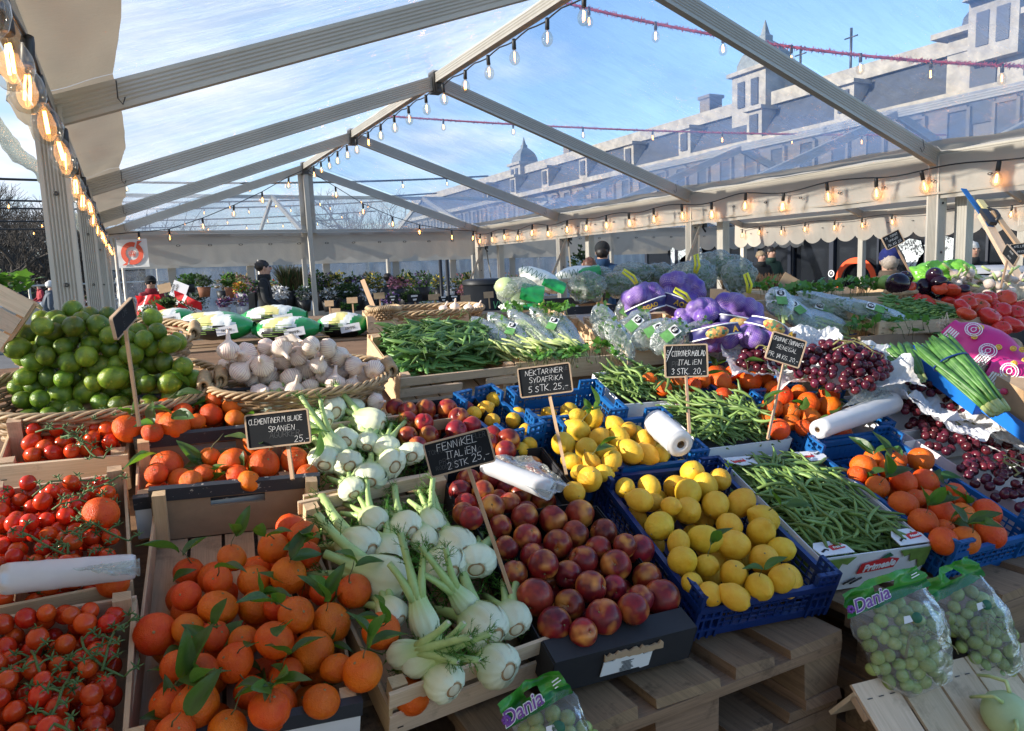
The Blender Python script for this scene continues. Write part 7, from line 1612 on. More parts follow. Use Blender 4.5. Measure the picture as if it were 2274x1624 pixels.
for k, (x, y, lb) in enumerate(((-2.40, .97, 'wooden pallet under the nectarines and lemons'), (-1.50, .90, 'wooden pallet under the beans and right clementines'), (-3.30, 1.0, 'wooden pallet hidden under the tomato and clementine crates'))):
    for i in range(5): pallet(x+rnd(-.012, .012), y+rnd(-.012, .012)+.015*(4-i), .06+i*.1445, lb+[', lowest of its stack', ', second from the ground', ', third from the ground', ', fourth from the ground', ', topmost of its stack'][i])
st = empty('display_stand', V((-1.4, 2.0, 0)), 'sloping plywood stand carrying the fruit crates', 'stand')
mb = MB(); Mb = Mx(((1, 0, 0, 0), (0, SY.y, SN.y, 0), (0, SY.z, SN.z, 0), (0, 0, 0, 1))); Mb.translation = SO+SN*-.140+SY*.72+SX*.15; mb.box((0, 0, 0), (3.6, 1.50, .016), Mb); tpart(st, 'sloping_board', mb, M['pallet'])
mb = MB(); mb.box((-.45, 2.85, 1.20), (2.5, .95, .02)); tpart(st, 'back_shelf', mb, M['pallet'])
for x in (-1.6, -.5, .7):
    for y in (2.45, 3.25): mb = MB(); mb.box((x, y, .6), (.06, .06, 1.18)); tpart(st, 'leg', mb, M['pallet'])
for x in (-3.0, -2.3): mb = MB(); mb.box((x, 2.35, .6), (.06, .06, 1.2)); tpart(st, 'leg', mb, M['pallet'])
rs = empty('crate_riser', V((-.3, 2.3, 0)), 'dark stacked card boxes under the upper right crates', 'riser')
mb = MB(); mb.box((-.15, 1.95, 1.05), (.95, .45, .28)); tpart(rs, 'box', mb, M['board'])
mb = MB(); mb.box((-.9, 2.30, 1.12), (1.3, .36, .16)); tpart(rs, 'box', mb, M['board'])
# lower pale crate turned bottom up at the right, kohlrabi on it
lc = empty('wooden_crate', V((-1.2, .85, .6)), 'pale slatted crate turned bottom up at the lower right corner', 'crate', 'wooden vegetable crates')
a, b = at_d(1897, 1532, 1.42), at_d(2300, 1432, 1.62); x = (b-a); Wc = x.length+.10; x.normalize(); dn = V((.12, -.78, -.62)); dn = (dn-x*dn.dot(x)).normalized(); nrm = dn.cross(x); nrm = nrm if nrm.dot(cF) < 0 else -nrm
Ml = Mx(((x.x, dn.x, nrm.x, a.x), (x.y, dn.y, nrm.y, a.y), (x.z, dn.z, nrm.z, a.z), (0, 0, 0, 1))); nb = 6; pw = Wc/nb
for i in range(nb):
    mb = MB(); mb.box((pw*(i+.5), .19, -.004), (pw-(.004, .014, .003, .006, .016, .004)[i], .40, .006), Ml, rough=.001)
    for q in range(3): mb.box((pw*(i+.22+.28*q), .022, .0002), (.012, .0015, .0016), Ml @ Mx.Translation((0, 0, 0)), 1)
    tpart(lc, 'slat', mb, [M['crate_pale'], M['steel']])
for y in (.03, .20, .37): mb = MB(); mb.box((Wc/2, y, -.016), (Wc, .045, .014), Ml); tpart(lc, 'batten', mb, M['crate'])
mb = MB(); mb.box((Wc/2, .006, -.05), (Wc, .008, .09), Ml); tpart(lc, 'end_board', mb, M['crate_pale'])
_v = ray(2236, 1588); Mk = Ml.copy(); Mk.translation = CAM+_v*((a+nrm*.036-CAM).dot(nrm)/_v.dot(nrm))
kr = empty('kohlrabi', Mk, 'pale green kohlrabi with leaf stalks on the upturned crate', 'kohlrabi')
mb = MB(); mb.ball((0, 0, 0), .046, 22, 14, fn=lambda d: 1+.05*noise.noise(d*2), sc3=(1, 1, .85)); mb.build('bulb', M['kohlrabi'], kr)
for i in range(5): mb = MB(); a_ = i*1.25; mb.tube([(math.cos(a_)*.03, math.sin(a_)*.03, .03), (math.cos(a_)*.05, math.sin(a_)*.05, .035), (math.cos(a_)*.055+.01, math.sin(a_)*.075, .0), (math.cos(a_)*.05+.02, math.sin(a_)*.09, -.03)], [.004, .0038, .0035, .003], 6); mb.build('leaf_stalk', M['celery'], kr)
# tipped crate at the far left with a lettuce on top
tc_ = empty('wooden_crate', at_d(30, 700, 1.75), 'pale wooden crate tipped up at the left picture edge', 'crate', 'wooden vegetable crates')
Mt = vframe(4, 690, 1.75, -.62, .5, -.1)
for i, (y, w_) in enumerate(((.030, .05), (-.017, .05), (-.062, .045))): mb = MB(); mb.box((-.06, y, .004*i), (.21, w_*.85, .007), Mt, rough=.001); tpart(tc_, 'slat', mb, M['crate_pale'])
mb = MB(); mb.box((.040, -.016, -.02), (.024, .14, .03), Mt, rough=.001); tpart(tc_, 'corner_post', mb, M['crate']); mb = MB(); mb.box((-.05, .05, -.07), (.21, .008, .13), Mt, rough=.001); tpart(tc_, 'side_board', mb, M['crate_pale'])
mb = MB(); herb_clump(mb, at_d(8, 643, 1.85), 40, (.05, .04, .03), (.03, .05), False); o = mb.build('lettuce', [M['herb'], M['twig']]); tag(o, 'bright green lettuce on the tipped crate at the left edge', 'lettuce')
# ground
def setts():
    m = Mat('granite_setts'); v = m.coord('Object', (1, 1, 1)); b = m.node('TexBrick'); b.inputs['Scale'].default_value = 5; b.inputs['Mortar Size'].default_value = .03; b.inputs['Color1'].default_value = (.16, .155, .15, 1); b.inputs['Color2'].default_value = (.11, .105, .10, 1); b.inputs['Mortar'].default_value = (.04, .038, .035, 1)
    m.link(v, b.inputs['Vector']); n = m.noise(v, 1.3, 5); m.set(m.mix(m.ramp(n, [(.3, 0.0), (.8, .6)]), b.outputs['Color'], (.2, .19, .18)), .75); m.bump(b.outputs['Fac'], -.4, .01); return m.m
mb = MB(); mb.grid(lambda u, v: V((lerp(-300, 400, u), lerp(-100, 500, v), 0)), 1, 1, smooth=False); o = mb.build('ground', setts()); o['kind'] = 'structure'
# ------------------------------------------------------------------ flower tent behind
t3 = empty('market_tent', V((3, 16, 0)), 'white flower stall tent with scalloped front behind the gable', 'tent')
Y3, Y3B, X3L, X3R = 13.25, 18.6, -3.3, 13.0
mb = MB(); curtain(mb, (X3L, Y3), (X3R, Y3), 2.34, 1.90, .02, 520, 5, 0, seed=5, scal=40, sdep=.085)
for i in range(34): mb.lathe([(.028, 0), (.028, .006), (.018, .006), (.018, .001)], 10, zframe((X3L+.3+i*.48, Y3-.03, 2.13), (0, -1, 0)) @ Mx.Diagonal((1.2, .6, 1, 1)), mi=1)
tpart(t3, 'valance', mb, [M['pvc'], M['steel']])
mb = MB(); mb.box(((X3L+X3R)/2, Y3+.03, 2.30), (X3R-X3L, .06, .07)); tpart(t3, 'eave_beam', mb, M['alu'])
YM = (Y3+Y3B)/2
for i in range(5):
    xa, xb = X3L+i*3.26, X3L+(i+1)*3.26
    for y0, y1 in ((Y3, YM), (Y3B, YM)):
        mb = MB(); mb.grid(lambda u, v: V((lerp(xa, xb, u), lerp(y0, y1, v), lerp(2.38, 3.25, v)-.06*math.sin(PI*u))), 8, 8); tpart(t3, 'roof_panel', mb, M['roof'])
for i in range(6):
    x = X3L+i*3.26
    for y0 in (Y3, Y3B): mb = MB(); mb.bar((x, y0, 2.33), (x, YM, 3.2), .05, .09); tpart(t3, 'rafter', mb, M['alu'])
    for y0 in (Y3+.05, Y3B): mb = MB(); mb.box((x, y0, 1.16), (.07, .07, 2.32)); tpart(t3, 'post', mb, M['alu'])
for px in (577, 862): P_ = at_y(px, 600, 14.0); mb = MB(); mb.tube([(P_.x, 14.0, 0.0), (P_.x, 14.0, 2.34)], .035, 12); tpart(t3, 'pole', mb, M['alu'])
mb = MB(); mb.box(((X3L+X3R)/2, YM, 3.2), (X3R-X3L, .05, .07)); tpart(t3, 'ridge_beam', mb, M['alu'])
mb = MB(); curtain(mb, (X3L, Y3B-.1), (X3R, Y3B-.1), 2.40, 1.86, .03, 160, 4, 0, seed=6)
for i in range(30): mb.lathe([(.024, 0), (.024, .006), (.015, .006), (.015, .001)], 8, zframe((X3L+.3+i*.52, Y3B-.14, 2.12), (0, -1, 0)) @ Mx.Diagonal((1.2, .6, 1, 1)), mi=1)
tpart(t3, 'back_valance', mb, [M['pvc'], M['steel']])
xs = [X3L, -1.9, -.2, 1.6, 3.4, 5.0, 6.8, 8.6]
for i in range(7):
    xa, xb = xs[i], xs[i+1]; mb = MB(); mb.grid(lambda u, v: V((lerp(xa+.08, xb-.08, u), Y3B-.02+.04*noise.noise(V((u*5+i, v*3, 1))), lerp(1.84, .75, v))), 12, 10); tpart(t3, 'window', mb, M['window_film'])
    mb = MB(); mb.box((xa, Y3B-.03, 1.0), (.17, .03, 2.0)); tpart(t3, 'window_frame', mb, M['pvc'])
    mb = MB(); mb.box(((xa+xb)/2, Y3B-.03, .37), (xb-xa-.17, .03, .76)); tpart(t3, 'skirt', mb, M['pvc'])
mb = MB(); P_, Q_ = at_y(376, 645, 18.0), at_y(528, 643, 18.0); P_, Q_ = at_y(376, 563, 17.9), at_y(528, 561, 17.9); mb.tube([P_.lerp(Q_, i/20)+V((0, 0, .02*math.sin(i*1.7))) for i in range(21)], .05, 10); tpart(t3, 'rolled_window', mb, M['milky_film'])
mb = MB(); curtain(mb, (X3L, Y3), (X3L, Y3B), 2.35, .05, .05, 20, 8, 0, seed=12); tpart(t3, 'side_wall', mb, M['window_film'])

# ------------------------------------------------------------------ plants and flower buckets
def leafy_mb(c, sp, n, lm, up=.4, seed=0, cols=1, long=1.0):
    mb = MB(); c = V(c)
    for i in range(n):
        d = V((random.gauss(0, 1), random.gauss(0, 1), random.gauss(0, 1))).normalized(); k = rnd(.25, 1)**.5; k *= .72+.45*noise.noise(d*2.2+V((seed, 0, 0)))
        p = c+V((d.x*sp[0]*k, d.y*sp[1]*k, d.z*sp[2]*k)); q = (d+V((rnd(-1, 1), rnd(-1, 1), rnd(-.3, 1)*up*2))).normalized(); s = rnd(*lm); z = V((rnd(-1, 1), rnd(-1, 1), 1)).normalized()
        if abs(q.dot(z)) > .95: z = V((1, 0, .2))
        m_ = frame(p, q, z=z); w_ = s*.36/long
        mb.add([(0, 0, 0), (s*.45, w_, s*.05), (s, 0, -s*.08), (s*.45, -w_, s*.05)], [(0, 1, 2, 3)], None, m_, random.randrange(cols))
    return mb
def fol(name, c, tr=None): M[name] = leaf(name, c, tr or tuple(min(1, x*3) for x in c), .6); return M[name]
for nm, c in (('fol_dark', (.018, .035, .012)), ('fol_mid', (.04, .075, .02)), ('fol_bright', (.07, .17, .025)), ('fol_grey', (.10, .11, .10)), ('fol_dry', (.15, .115, .06)), ('fol_yellow', (.22, .19, .03)), ('fol_rust', (.17, .085, .035))): fol(nm, c)
for nm, c in (('flower_pink', (.55, .22, .28)), ('flower_violet', (.22, .12, .32)), ('flower_white', (.62, .62, .62)), ('flower_orange', (.55, .13, .03)), ('flower_yellow', (.6, .45, .04))): M[nm] = plain(nm, c, .7, .25, 40)
M['bucket_black'] = plain('black_bucket', (.015, .015, .016), .5); M['bucket_white'] = plain('white_bucket', (.55, .55, .55), .5, .1); M['terracotta'] = plain('terracotta', (.30, .12, .06), .8)
def plant(px, py0, py1, d, w_px, label, mats, pot='bucket_black', n=260, kind='round', potpx=None, group='potted plants and cut flowers in the flower tent', name='potted_plant', cat='plant'):
    s = d/F_PX; top, bot = at_d(px, py0, d), at_d(px, py1, d); H = top.z-bot.z; w_ = w_px*s/2; c = bot.copy(); root = empty(name, c, label, cat, group); ph = .45*H if pot else .05*H
    if pot:
        r = (potpx*s/2) if potpx else w_*.62; mb = MB(); mb.lathe([(0, 0), (r*.75, 0), (r, ph), (r*.92, ph), (r*.90, ph-.03), (0, ph-.03)], 16, Mx.Translation((0, 0, 0))); mb.build('pot', M[pot], root)
    hh = (H-ph)/2; seed = px
    if kind == 'grass':
        mb = MB()
        for i in range(n):
            a = rnd(0, 6.28); r0 = rnd(0, .45)*w_; q = V((math.cos(a)*w_*rnd(.3, 1), math.sin(a)*w_*rnd(.3, 1), H*rnd(.75, 1.05))); mb.tube([(math.cos(a)*r0, math.sin(a)*r0, ph-.02), (q.x*.5, q.y*.5, ph+(q.z-ph)*.6), q], [.006, .007, .003], 3, random.randrange(len(mats)))
        mb.build('foliage', [M[m_] for m_ in mats], root)
    else:
        mb = leafy_mb((0, 0, ph+hh*.95), (w_, w_*.8, hh*1.1), n, (.035, .085) if d > 6 else (.02, .05), .4, seed, len(mats)); mb.build('foliage', [M[m_] for m_ in mats], root)
    return root
random.seed(83); g9 = 'flower buckets'
spec = [(455, 610, 660, 13.6, 46, 'pale potted olive behind the flags', ['fol_grey', 'fol_mid'], 'terracotta', 240), (512, 605, 665, 13.8, 34, 'upright bright green bay tree in a clay pot', ['fol_bright', 'fol_mid'], 'terracotta', 260), (535, 625, 675, 13.5, 30, 'pot of orange and yellow flowers beside the bay tree', ['flower_orange', 'fol_bright', 'flower_yellow'], 'terracotta', 160),
 (420, 608, 650, 14.2, 50, 'bright green leafy plant in a square pot', ['fol_bright', 'fol_mid'], 'bucket_black', 260), (500, 660, 700, 13, 44, 'bucket of pink and violet cut flowers near the flags', ['flower_pink', 'flower_violet', 'fol_grey'], 'bucket_white', 200), (540, 655, 700, 13, 46, 'white bucket of violet and white flowers', ['flower_violet', 'flower_white', 'fol_grey'], 'bucket_white', 220),
 (640, 592, 690, 13.6, 60, 'tall clump of dry brown grass behind the man in black', ['fol_dry', 'fol_mid'], 'bucket_black', 300, 'grass'), (668, 596, 690, 13.7, 54, 'tall green ornamental grass beside the gable pole', ['fol_mid', 'fol_dry'], 'bucket_black', 300, 'grass'), (712, 598, 690, 13.7, 58, 'dark green tall shrub right of the gable pole', ['fol_dark', 'fol_mid'], 'bucket_black', 320), (755, 602, 690, 13.9, 70, 'yellow flowering shrub in the flower tent', ['fol_yellow', 'fol_dark', 'fol_mid'], 'bucket_black', 360),
 (795, 606, 690, 14.0, 60, 'violet and green shrub right of the yellow one', ['fol_dark', 'flower_violet', 'fol_mid'], 'bucket_black', 300), (832, 606, 690, 14.1, 56, 'green shrub with yellow specks near the shopper in grey', ['fol_mid', 'flower_yellow', 'fol_dark'], 'bucket_black', 300), (905, 602, 690, 13.9, 64, 'round topped green and yellow bouquet', ['fol_mid', 'fol_yellow', 'fol_dark'], 'bucket_black', 300), (885, 618, 660, 13.5, 60, 'pink hydrangea bouquet in the flower tent', ['flower_pink', 'flower_pink', 'fol_dark'], 'bucket_black', 240),
 (625, 632, 692, 12.9, 46, 'white paper wrapped flowers beside the man in black', ['flower_white'], 'bucket_black', 160), (678, 634, 692, 13.0, 50, 'small white flowered plant in a black bucket', ['flower_white', 'fol_grey', 'fol_mid'], 'bucket_black', 240), (735, 640, 692, 13.0, 60, 'white heather in a black bucket right of the pole', ['flower_white', 'fol_grey', 'fol_dark'], 'bucket_black', 240), (775, 628, 692, 13.1, 64, 'dense dark green shrub in front of the violet one', ['fol_mid', 'fol_dark'], 'bucket_black', 380), (822, 640, 692, 13.1, 50, 'white wrapped bunch of flowers by the pole', ['flower_white', 'fol_grey'], 'bucket_black', 180),
 (915, 645, 692, 13.1, 56, 'dark leaved pot below the hydrangea', ['fol_dark', 'fol_mid'], 'bucket_black', 260), (870, 650, 692, 13.0, 50, 'dark violet foliage pot in the flower tent', ['fol_dark', 'flower_violet'], 'bucket_black', 220), (775, 672, 700, 12.4, 44, 'low green herb pot behind the brown price cards', ['fol_bright', 'fol_mid'], 'bucket_black', 200), (940, 625, 690, 15.2, 80, 'loose green bush at the back of the flower tent', ['fol_mid', 'fol_bright'], None, 300), (1000, 630, 660, 14.0, 36, 'white flowering pot on a table near two black posts', ['flower_white', 'fol_mid'], 'bucket_white', 160), (1030, 635, 668, 14.3, 40, 'rust coloured shrub beside the grey bin', ['fol_rust', 'flower_pink'], None, 200), (560, 640, 668, 14.5, 40, 'pale meadow flowers behind the tent window', ['fol_grey', 'fol_mid', 'flower_pink'], 'bucket_white', 200), (590, 612, 660, 16.5, 120, 'row of pale green seedlings at the tent window', ['fol_bright', 'fol_grey', 'flower_orange'], None, 420), (440, 645, 690, 15.5, 60, 'grey green shrub behind the Danish flags', ['fol_grey', 'fol_dark'], None, 260)]
for a in spec: plant(*a)
for i in range(34):
    px = rnd(330, 1060); d_ = rnd(14.5, 17.5); k_ = random.choice(('fol_dark', 'fol_mid', 'fol_bright', 'fol_grey', 'fol_dry')); fl_ = random.choice(('flower_white', 'flower_pink', 'flower_violet', 'fol_mid', 'flower_yellow'))
    plant(px, rnd(600, 632), 668, d_, rnd(36, 66), 'one of the mixed pots crowded at the back of the flower tent', [k_, fl_, 'fol_mid', k_], 'bucket_black', 170, random.choice(('round', 'round', 'grass')), group='crowded pots at the back of the flower tent')
for i, (px, py0, py1, d, w_, lb, ms, nn) in enumerate([(1160, 600, 660, 16, 110, 'green bush behind the clear wall near the kohlrabi bags', ['fol_mid', 'fol_rust'], 420), (1215, 606, 660, 16.5, 90, 'reddish shrub behind the clear wall', ['fol_rust', 'flower_pink', 'fol_mid'], 320), (1290, 545, 640, 12.5, 60, 'dark evergreen with an oval mirror beside it', ['fol_dark', 'fol_mid'], 420), (1360, 606, 660, 9.5, 60, 'reddish twiggy shrub behind the shoppers', ['fol_rust', 'fol_dry'], 240)]): plant(px, py0, py1, d, w_, lb, ms, None, nn, group='shrubs beyond the stall')
hd = empty('heather_tray', at_d(1680, 640, 4.2), 'tray of rust brown heather behind the purple nets', 'heather'); mb = MB()
for i in range(700):
    p = at_d(rnd(1606, 1748), 643+rnd(-4, 6), 4.2+rnd(-.15, .15)); q = p+V((rnd(-.03, .03), rnd(-.03, .03), rnd(.05, .09))); mb.tube([p, q], [.003, .0012], 3, i % 2)
tpart(hd, 'heather', mb, [M['fol_rust'], M['fol_dry']])
mb = MB(); a, b = at_d(1600, 655, 4.1), at_d(1755, 652, 4.15); mb.bar(a, b, .3, .06); tpart(hd, 'tray', mb, M['crate'])
mb = MB(); Mt = vframe(1752, 628, 3.6, -.55); mb.box((0, 0, 0), (.085, .07, .004), Mt); tag(mb.build('cardboard_sign', M['kraft']), 'tilted brown cardboard sign beside the heather', 'sign')
# small price cards in front of the flowers
for i, (px, py, w_, h_, k) in enumerate([(731, 674, 20, 13, 'kraft'), (782, 667, 24, 13, 'kraft'), (842, 657, 24, 14, 'kraft'), (872, 663, 24, 14, 'slate'), (921, 662, 32, 18, 'slate'), (985, 664, 22, 12, 'slate'), (1009, 663, 25, 16, 'slate'), (1034, 663, 22, 14, 'kraft'), (964, 660, 26, 13, 'kraft'), (746, 691, 20, 12, 'kraft'), (1120, 662, 20, 14, 'slate'), (1085, 655, 22, 14, 'kraft')]):
    d = 6.2; s = d/F_PX; root = empty('price_card', vframe(px, py, d, rnd(-.05, .05)), ['brown', 'black'][k == 'slate']+' price card on a stick, '+['leftmost by the gable pole', 'left of the wooden stake', 'just right of the wooden stake', 'next to the shopper in grey', 'largest of the row below the hydrangea', 'left of the two black posts', 'between the two black posts', 'right of the two black posts', 'half behind a black one', 'low down near the green herb pot', 'by the tent post', 'tall one near the grey bin'][i], 'price card', 'price cards before the flower tent')
    mb = MB(); mb.box((0, 0, 0), (w_*s, h_*s, .006)); mb.build('card', M[k], root); mb = MB(); mb.box((0, -h_*s*1.2, -.008), (.012, h_*s*2, .008)); mb.build('stick', M['stake'], root)
    if k == 'slate':
        mb = MB(); chalk(mb, 'NVNVN', 0, .01, h_*s*.2, .004, z=.0045); chalk(mb, 'VNV', 0, -h_*s*.3, h_*s*.2, .004, z=.0045); mb.build('writing', M['chalk'], root)
bt_ = empty('flower_bench', V((.6, 6.4, 0)), 'low dark bench holding the row of price cards', 'bench'); a, b = at_d(600, 705, 6.3), at_d(1130, 690, 6.3)
mb = MB(); mb.bar(a-V((0, 0, .03)), b-V((0, 0, .03)), .5, .04); tpart(bt_, 'top', mb, M['pallet'])
for p in (a.lerp(b, .1), a.lerp(b, .9)): mb = MB(); mb.box((p.x, p.y, p.z/2-.03), (.06, .4, p.z-.05)); tpart(bt_, 'leg', mb, M['pallet'])
for i, px in enumerate((981, 996)):
    p = at_d(px, 650, 9.5); mb = MB(); mb.tube([(p.x, p.y, 0), (p.x, p.y, at_d(px, 577, 9.5).z)], .022, 10); tag(mb.build('black_post', M['bucket_black']), ['left', 'right'][i]+' one of two thin black posts before the flower tent', 'post', 'thin black posts')
p = at_d(1075, 660, 9.0); bn = empty('litter_bin', V((p.x, p.y, 0)), 'dark grey round bin beside the tent post', 'bin'); mb = MB(); mb.lathe([(0, 0), (.22, 0), (.25, at_d(1075, 632, 9).z), (0, at_d(1075, 632, 9).z)], 20); mb.build('body', M['slate'], bn); mb = MB(); zt_ = at_d(1075, 632, 9).z; mb.lathe([(.26, zt_+.002), (.26, zt_+.05), (.2, zt_+.07), (0, zt_+.07)], 20); mb.build('lid', M['bucket_black'], bn)
p = at_d(2190, 612, 5.0); bn = empty('litter_bin', V((p.x, p.y, 0)), 'large dark grey bin behind the young garlic', 'bin'); mb = MB(); zt_ = at_d(2190, 606, 5).z; mb.lathe([(0, 0), (.26, 0), (.30, zt_), (0, zt_)], 24); mb.build('body', M['slate'], bn); mb = MB(); mb.lathe([(.32, zt_+.002), (.32, zt_+.03), (.1, zt_+.05), (0, zt_+.05)], 24); mb.build('lid', M['grey_card'], bn)

# ------------------------------------------------------------------ Danish flags, wreath, round red sign
def danish(tl, tr, bl, d, label, wav=.03, dr=None):
    A, B, C_ = at_d(*tl, d), at_d(*tr, dr or d), at_d(*bl, d); root = tag(None, None) if False else None; mb = MB(); nu, nv = 28, 20; nn = (B-A).cross(C_-A).normalized()
    mb.grid(lambda u, v: A+(B-A)*u+(C_-A)*v+nn*wav*math.sin(u*6+v*4), nu, nv)
    for i in range(len(mb.f)): u, v = (i % nu+.5)/nu, (i//nu+.5)/nv; mb.m[i] = 1 if (abs(u-.40) < .07 or abs(v-.5) < .09) else 0
    return tag(mb.build('danish_flag', [M['flag_red'], M['flag_white']]), label, 'flag', 'Danish flags')
def cloth(name, c): m = Mat(name); m.set(c, .7); m.translucent(tuple(min(1, x*1.4) for x in c), .35); return m.m
M['flag_red'] = cloth('flag_red_cloth', (.62, .02, .025)); M['flag_white'] = cloth('flag_white_cloth', (.75, .75, .75))
danish((300, 657), (355, 655), (302, 712), 5.6, 'Danish flag hanging limp in front of the person in the cap', .04); danish((386, 645), (448, 672), (378, 690), 5.4, 'Danish flag tilted to the right of the white plaque'); danish((395, 672), (455, 710), (386, 715), 5.2, 'lower Danish flag drooping behind the green bag'); danish((345, 672), (400, 715), (338, 722), 5.0, 'folded Danish flag in front of the white pot', .05)
root = empty('leaf_wreath', vframe(372, 710, 5.3), 'dark green box wreath among the flags', 'wreath'); mb = MB()
for i in range(900):
    a = rnd(0, PI); r = .15+random.gauss(0, .022); p = V((math.cos(a)*r*1.25, math.sin(a)*r*.95-.02, random.gauss(0, .025))); d_ = rrot() @ V((1, 0, 0)); mb.add([(0, 0, 0), (.010, .006, 0), (.022, 0, .002), (.010, -.006, 0)], [(0, 1, 2, 3)], None, frame(p, d_, z=rrot() @ V((0, 0, 1))))
mb.build('leaves', M['fol_mid'], root)
plant(372, 668, 708, 5.2, 34, 'small dark green pot plant in a white pot among the flags', ['fol_mid', 'fol_dark'], 'bucket_white', 200)
root = empty('flag_plaque', vframe(398, 645, 5.5, -.42), 'white plaque with a small red flag print and black words', 'plaque'); mb = MB(); mb.box((0, 0, 0), (.115, .12, .004)); mb.build('board', M['white_card'], root)
mb = MB(); 
for sx in (-1, 1):
    for sy in (-1, 1): mb.box((.012+sx*.0135, -.03+sy*.010, .003), (.021, .015, .001))
mb.build('flag_print', M['red_print'], root); mb = MB(); chalk(mb, 'DANSKE', 0, 0, .014, .0026, slant=0, jit=.01); mb.build('lettering', M['black_print'], root, Mx.Translation((-.04, .0, .003)) @ Mx.Rotation(R(90), 4, 'Z')); mb = MB(); chalk(mb, 'MIDDAGER', 0, 0, .013, .0026, slant=0, jit=.01); mb.build('lettering', M['black_print'], root, Mx.Translation((-.015, .0, .003)) @ Mx.Rotation(R(90), 4, 'Z'))
mb = MB(); mb.box((0, 0, 0), (.10, .066, .004)); tag(mb.build('cardboard_sign', M['kraft'], None, vframe(366, 640, 5.5, .18)), 'brown cardboard sign on a stick above the flags', 'sign')
mb = MB(); mb.box((0, 0, 0), (.06, .07, .004)); tag(mb.build('cardboard_sign', M['slate'], None, vframe(388, 650, 5.58, -.2)), 'dark card behind the white plaque', 'sign')
# round red organic mark on a white sheet
d = 10.2; s = d/F_PX; root = empty('organic_sign', vframe(295, 563, d, .015), 'white sheet with a red slashed circle and crown hanging from the tent', 'sign'); w_ = 68*s; h_ = 62*s
mb = MB(); mb.grid(lambda u, v: V(((u-.5)*w_, (.5-v)*h_, .012*noise.noise(V((u*3, v*3, 0))))), 12, 12); mb.build('sheet', M['sheet'] if 'sheet' in M else M.setdefault('sheet', cloth('white_sheet', (.72, .72, .70))), root)
M['sign_red'] = plain('vermilion_print', (.62, .075, .03), .5, .03); mb = MB(); ro, ri = h_*.40, h_*.235
def sect(a0, a1, extra):
    P = [(math.cos(a)*ro, math.sin(a)*ro) for a in [lerp(a0, a1, i/26) for i in range(27)]]+extra+[(math.cos(a)*ri, math.sin(a)*ri) for a in [lerp(a1, a0, i/26) for i in range(27)]]; mb.poly(P, .004)
sect(R(68), R(232), [(-ro*1.02, -ro*1.02), (-ro*.55, -ro*1.02)]); sect(R(-112), R(50), [(ro*.98, ro*1.06), (ro*.55, ro*1.06)])
mb.build('ring', M['sign_red'], root, Mx.Translation((0, 0, .015)))
mb = MB(); cw_ = h_*.13; mb.box((0, -cw_*.75, 0), (cw_*1.7, cw_*.16, .004)); mb.box((0, -cw_*.48, 0), (cw_*1.7, cw_*.12, .004))
for sx in (-1, 0, 1):
    mb.tube([V((sx*cw_*.55+math.cos(t)*cw_*.34, cw_*.05+math.sin(t)*cw_*.42, 0)) for t in [2*PI*i/20 for i in range(21)]], cw_*.085, 5, cap=False)
mb.ball((0, cw_*.75, 0), cw_*.14, 8, 6); mb.build('crown', M['sign_red'], root, Mx.Translation((0, 0, .017)))
for px, py0, py1, dd in ((255, 545, 690, 10.4), (268, 545, 690, 10.6)): p = at_d(px, py0, dd); mb = MB(); mb.tube([(p.x, p.y, 0), (p.x, p.y, p.z+.1)], .022, 8); tag(mb.build('metal_pole', M['alu']), 'slim metal pole '+('left' if px < 260 else 'right')+' of a pair beside the red marked sheet', 'pole', 'slim metal poles')

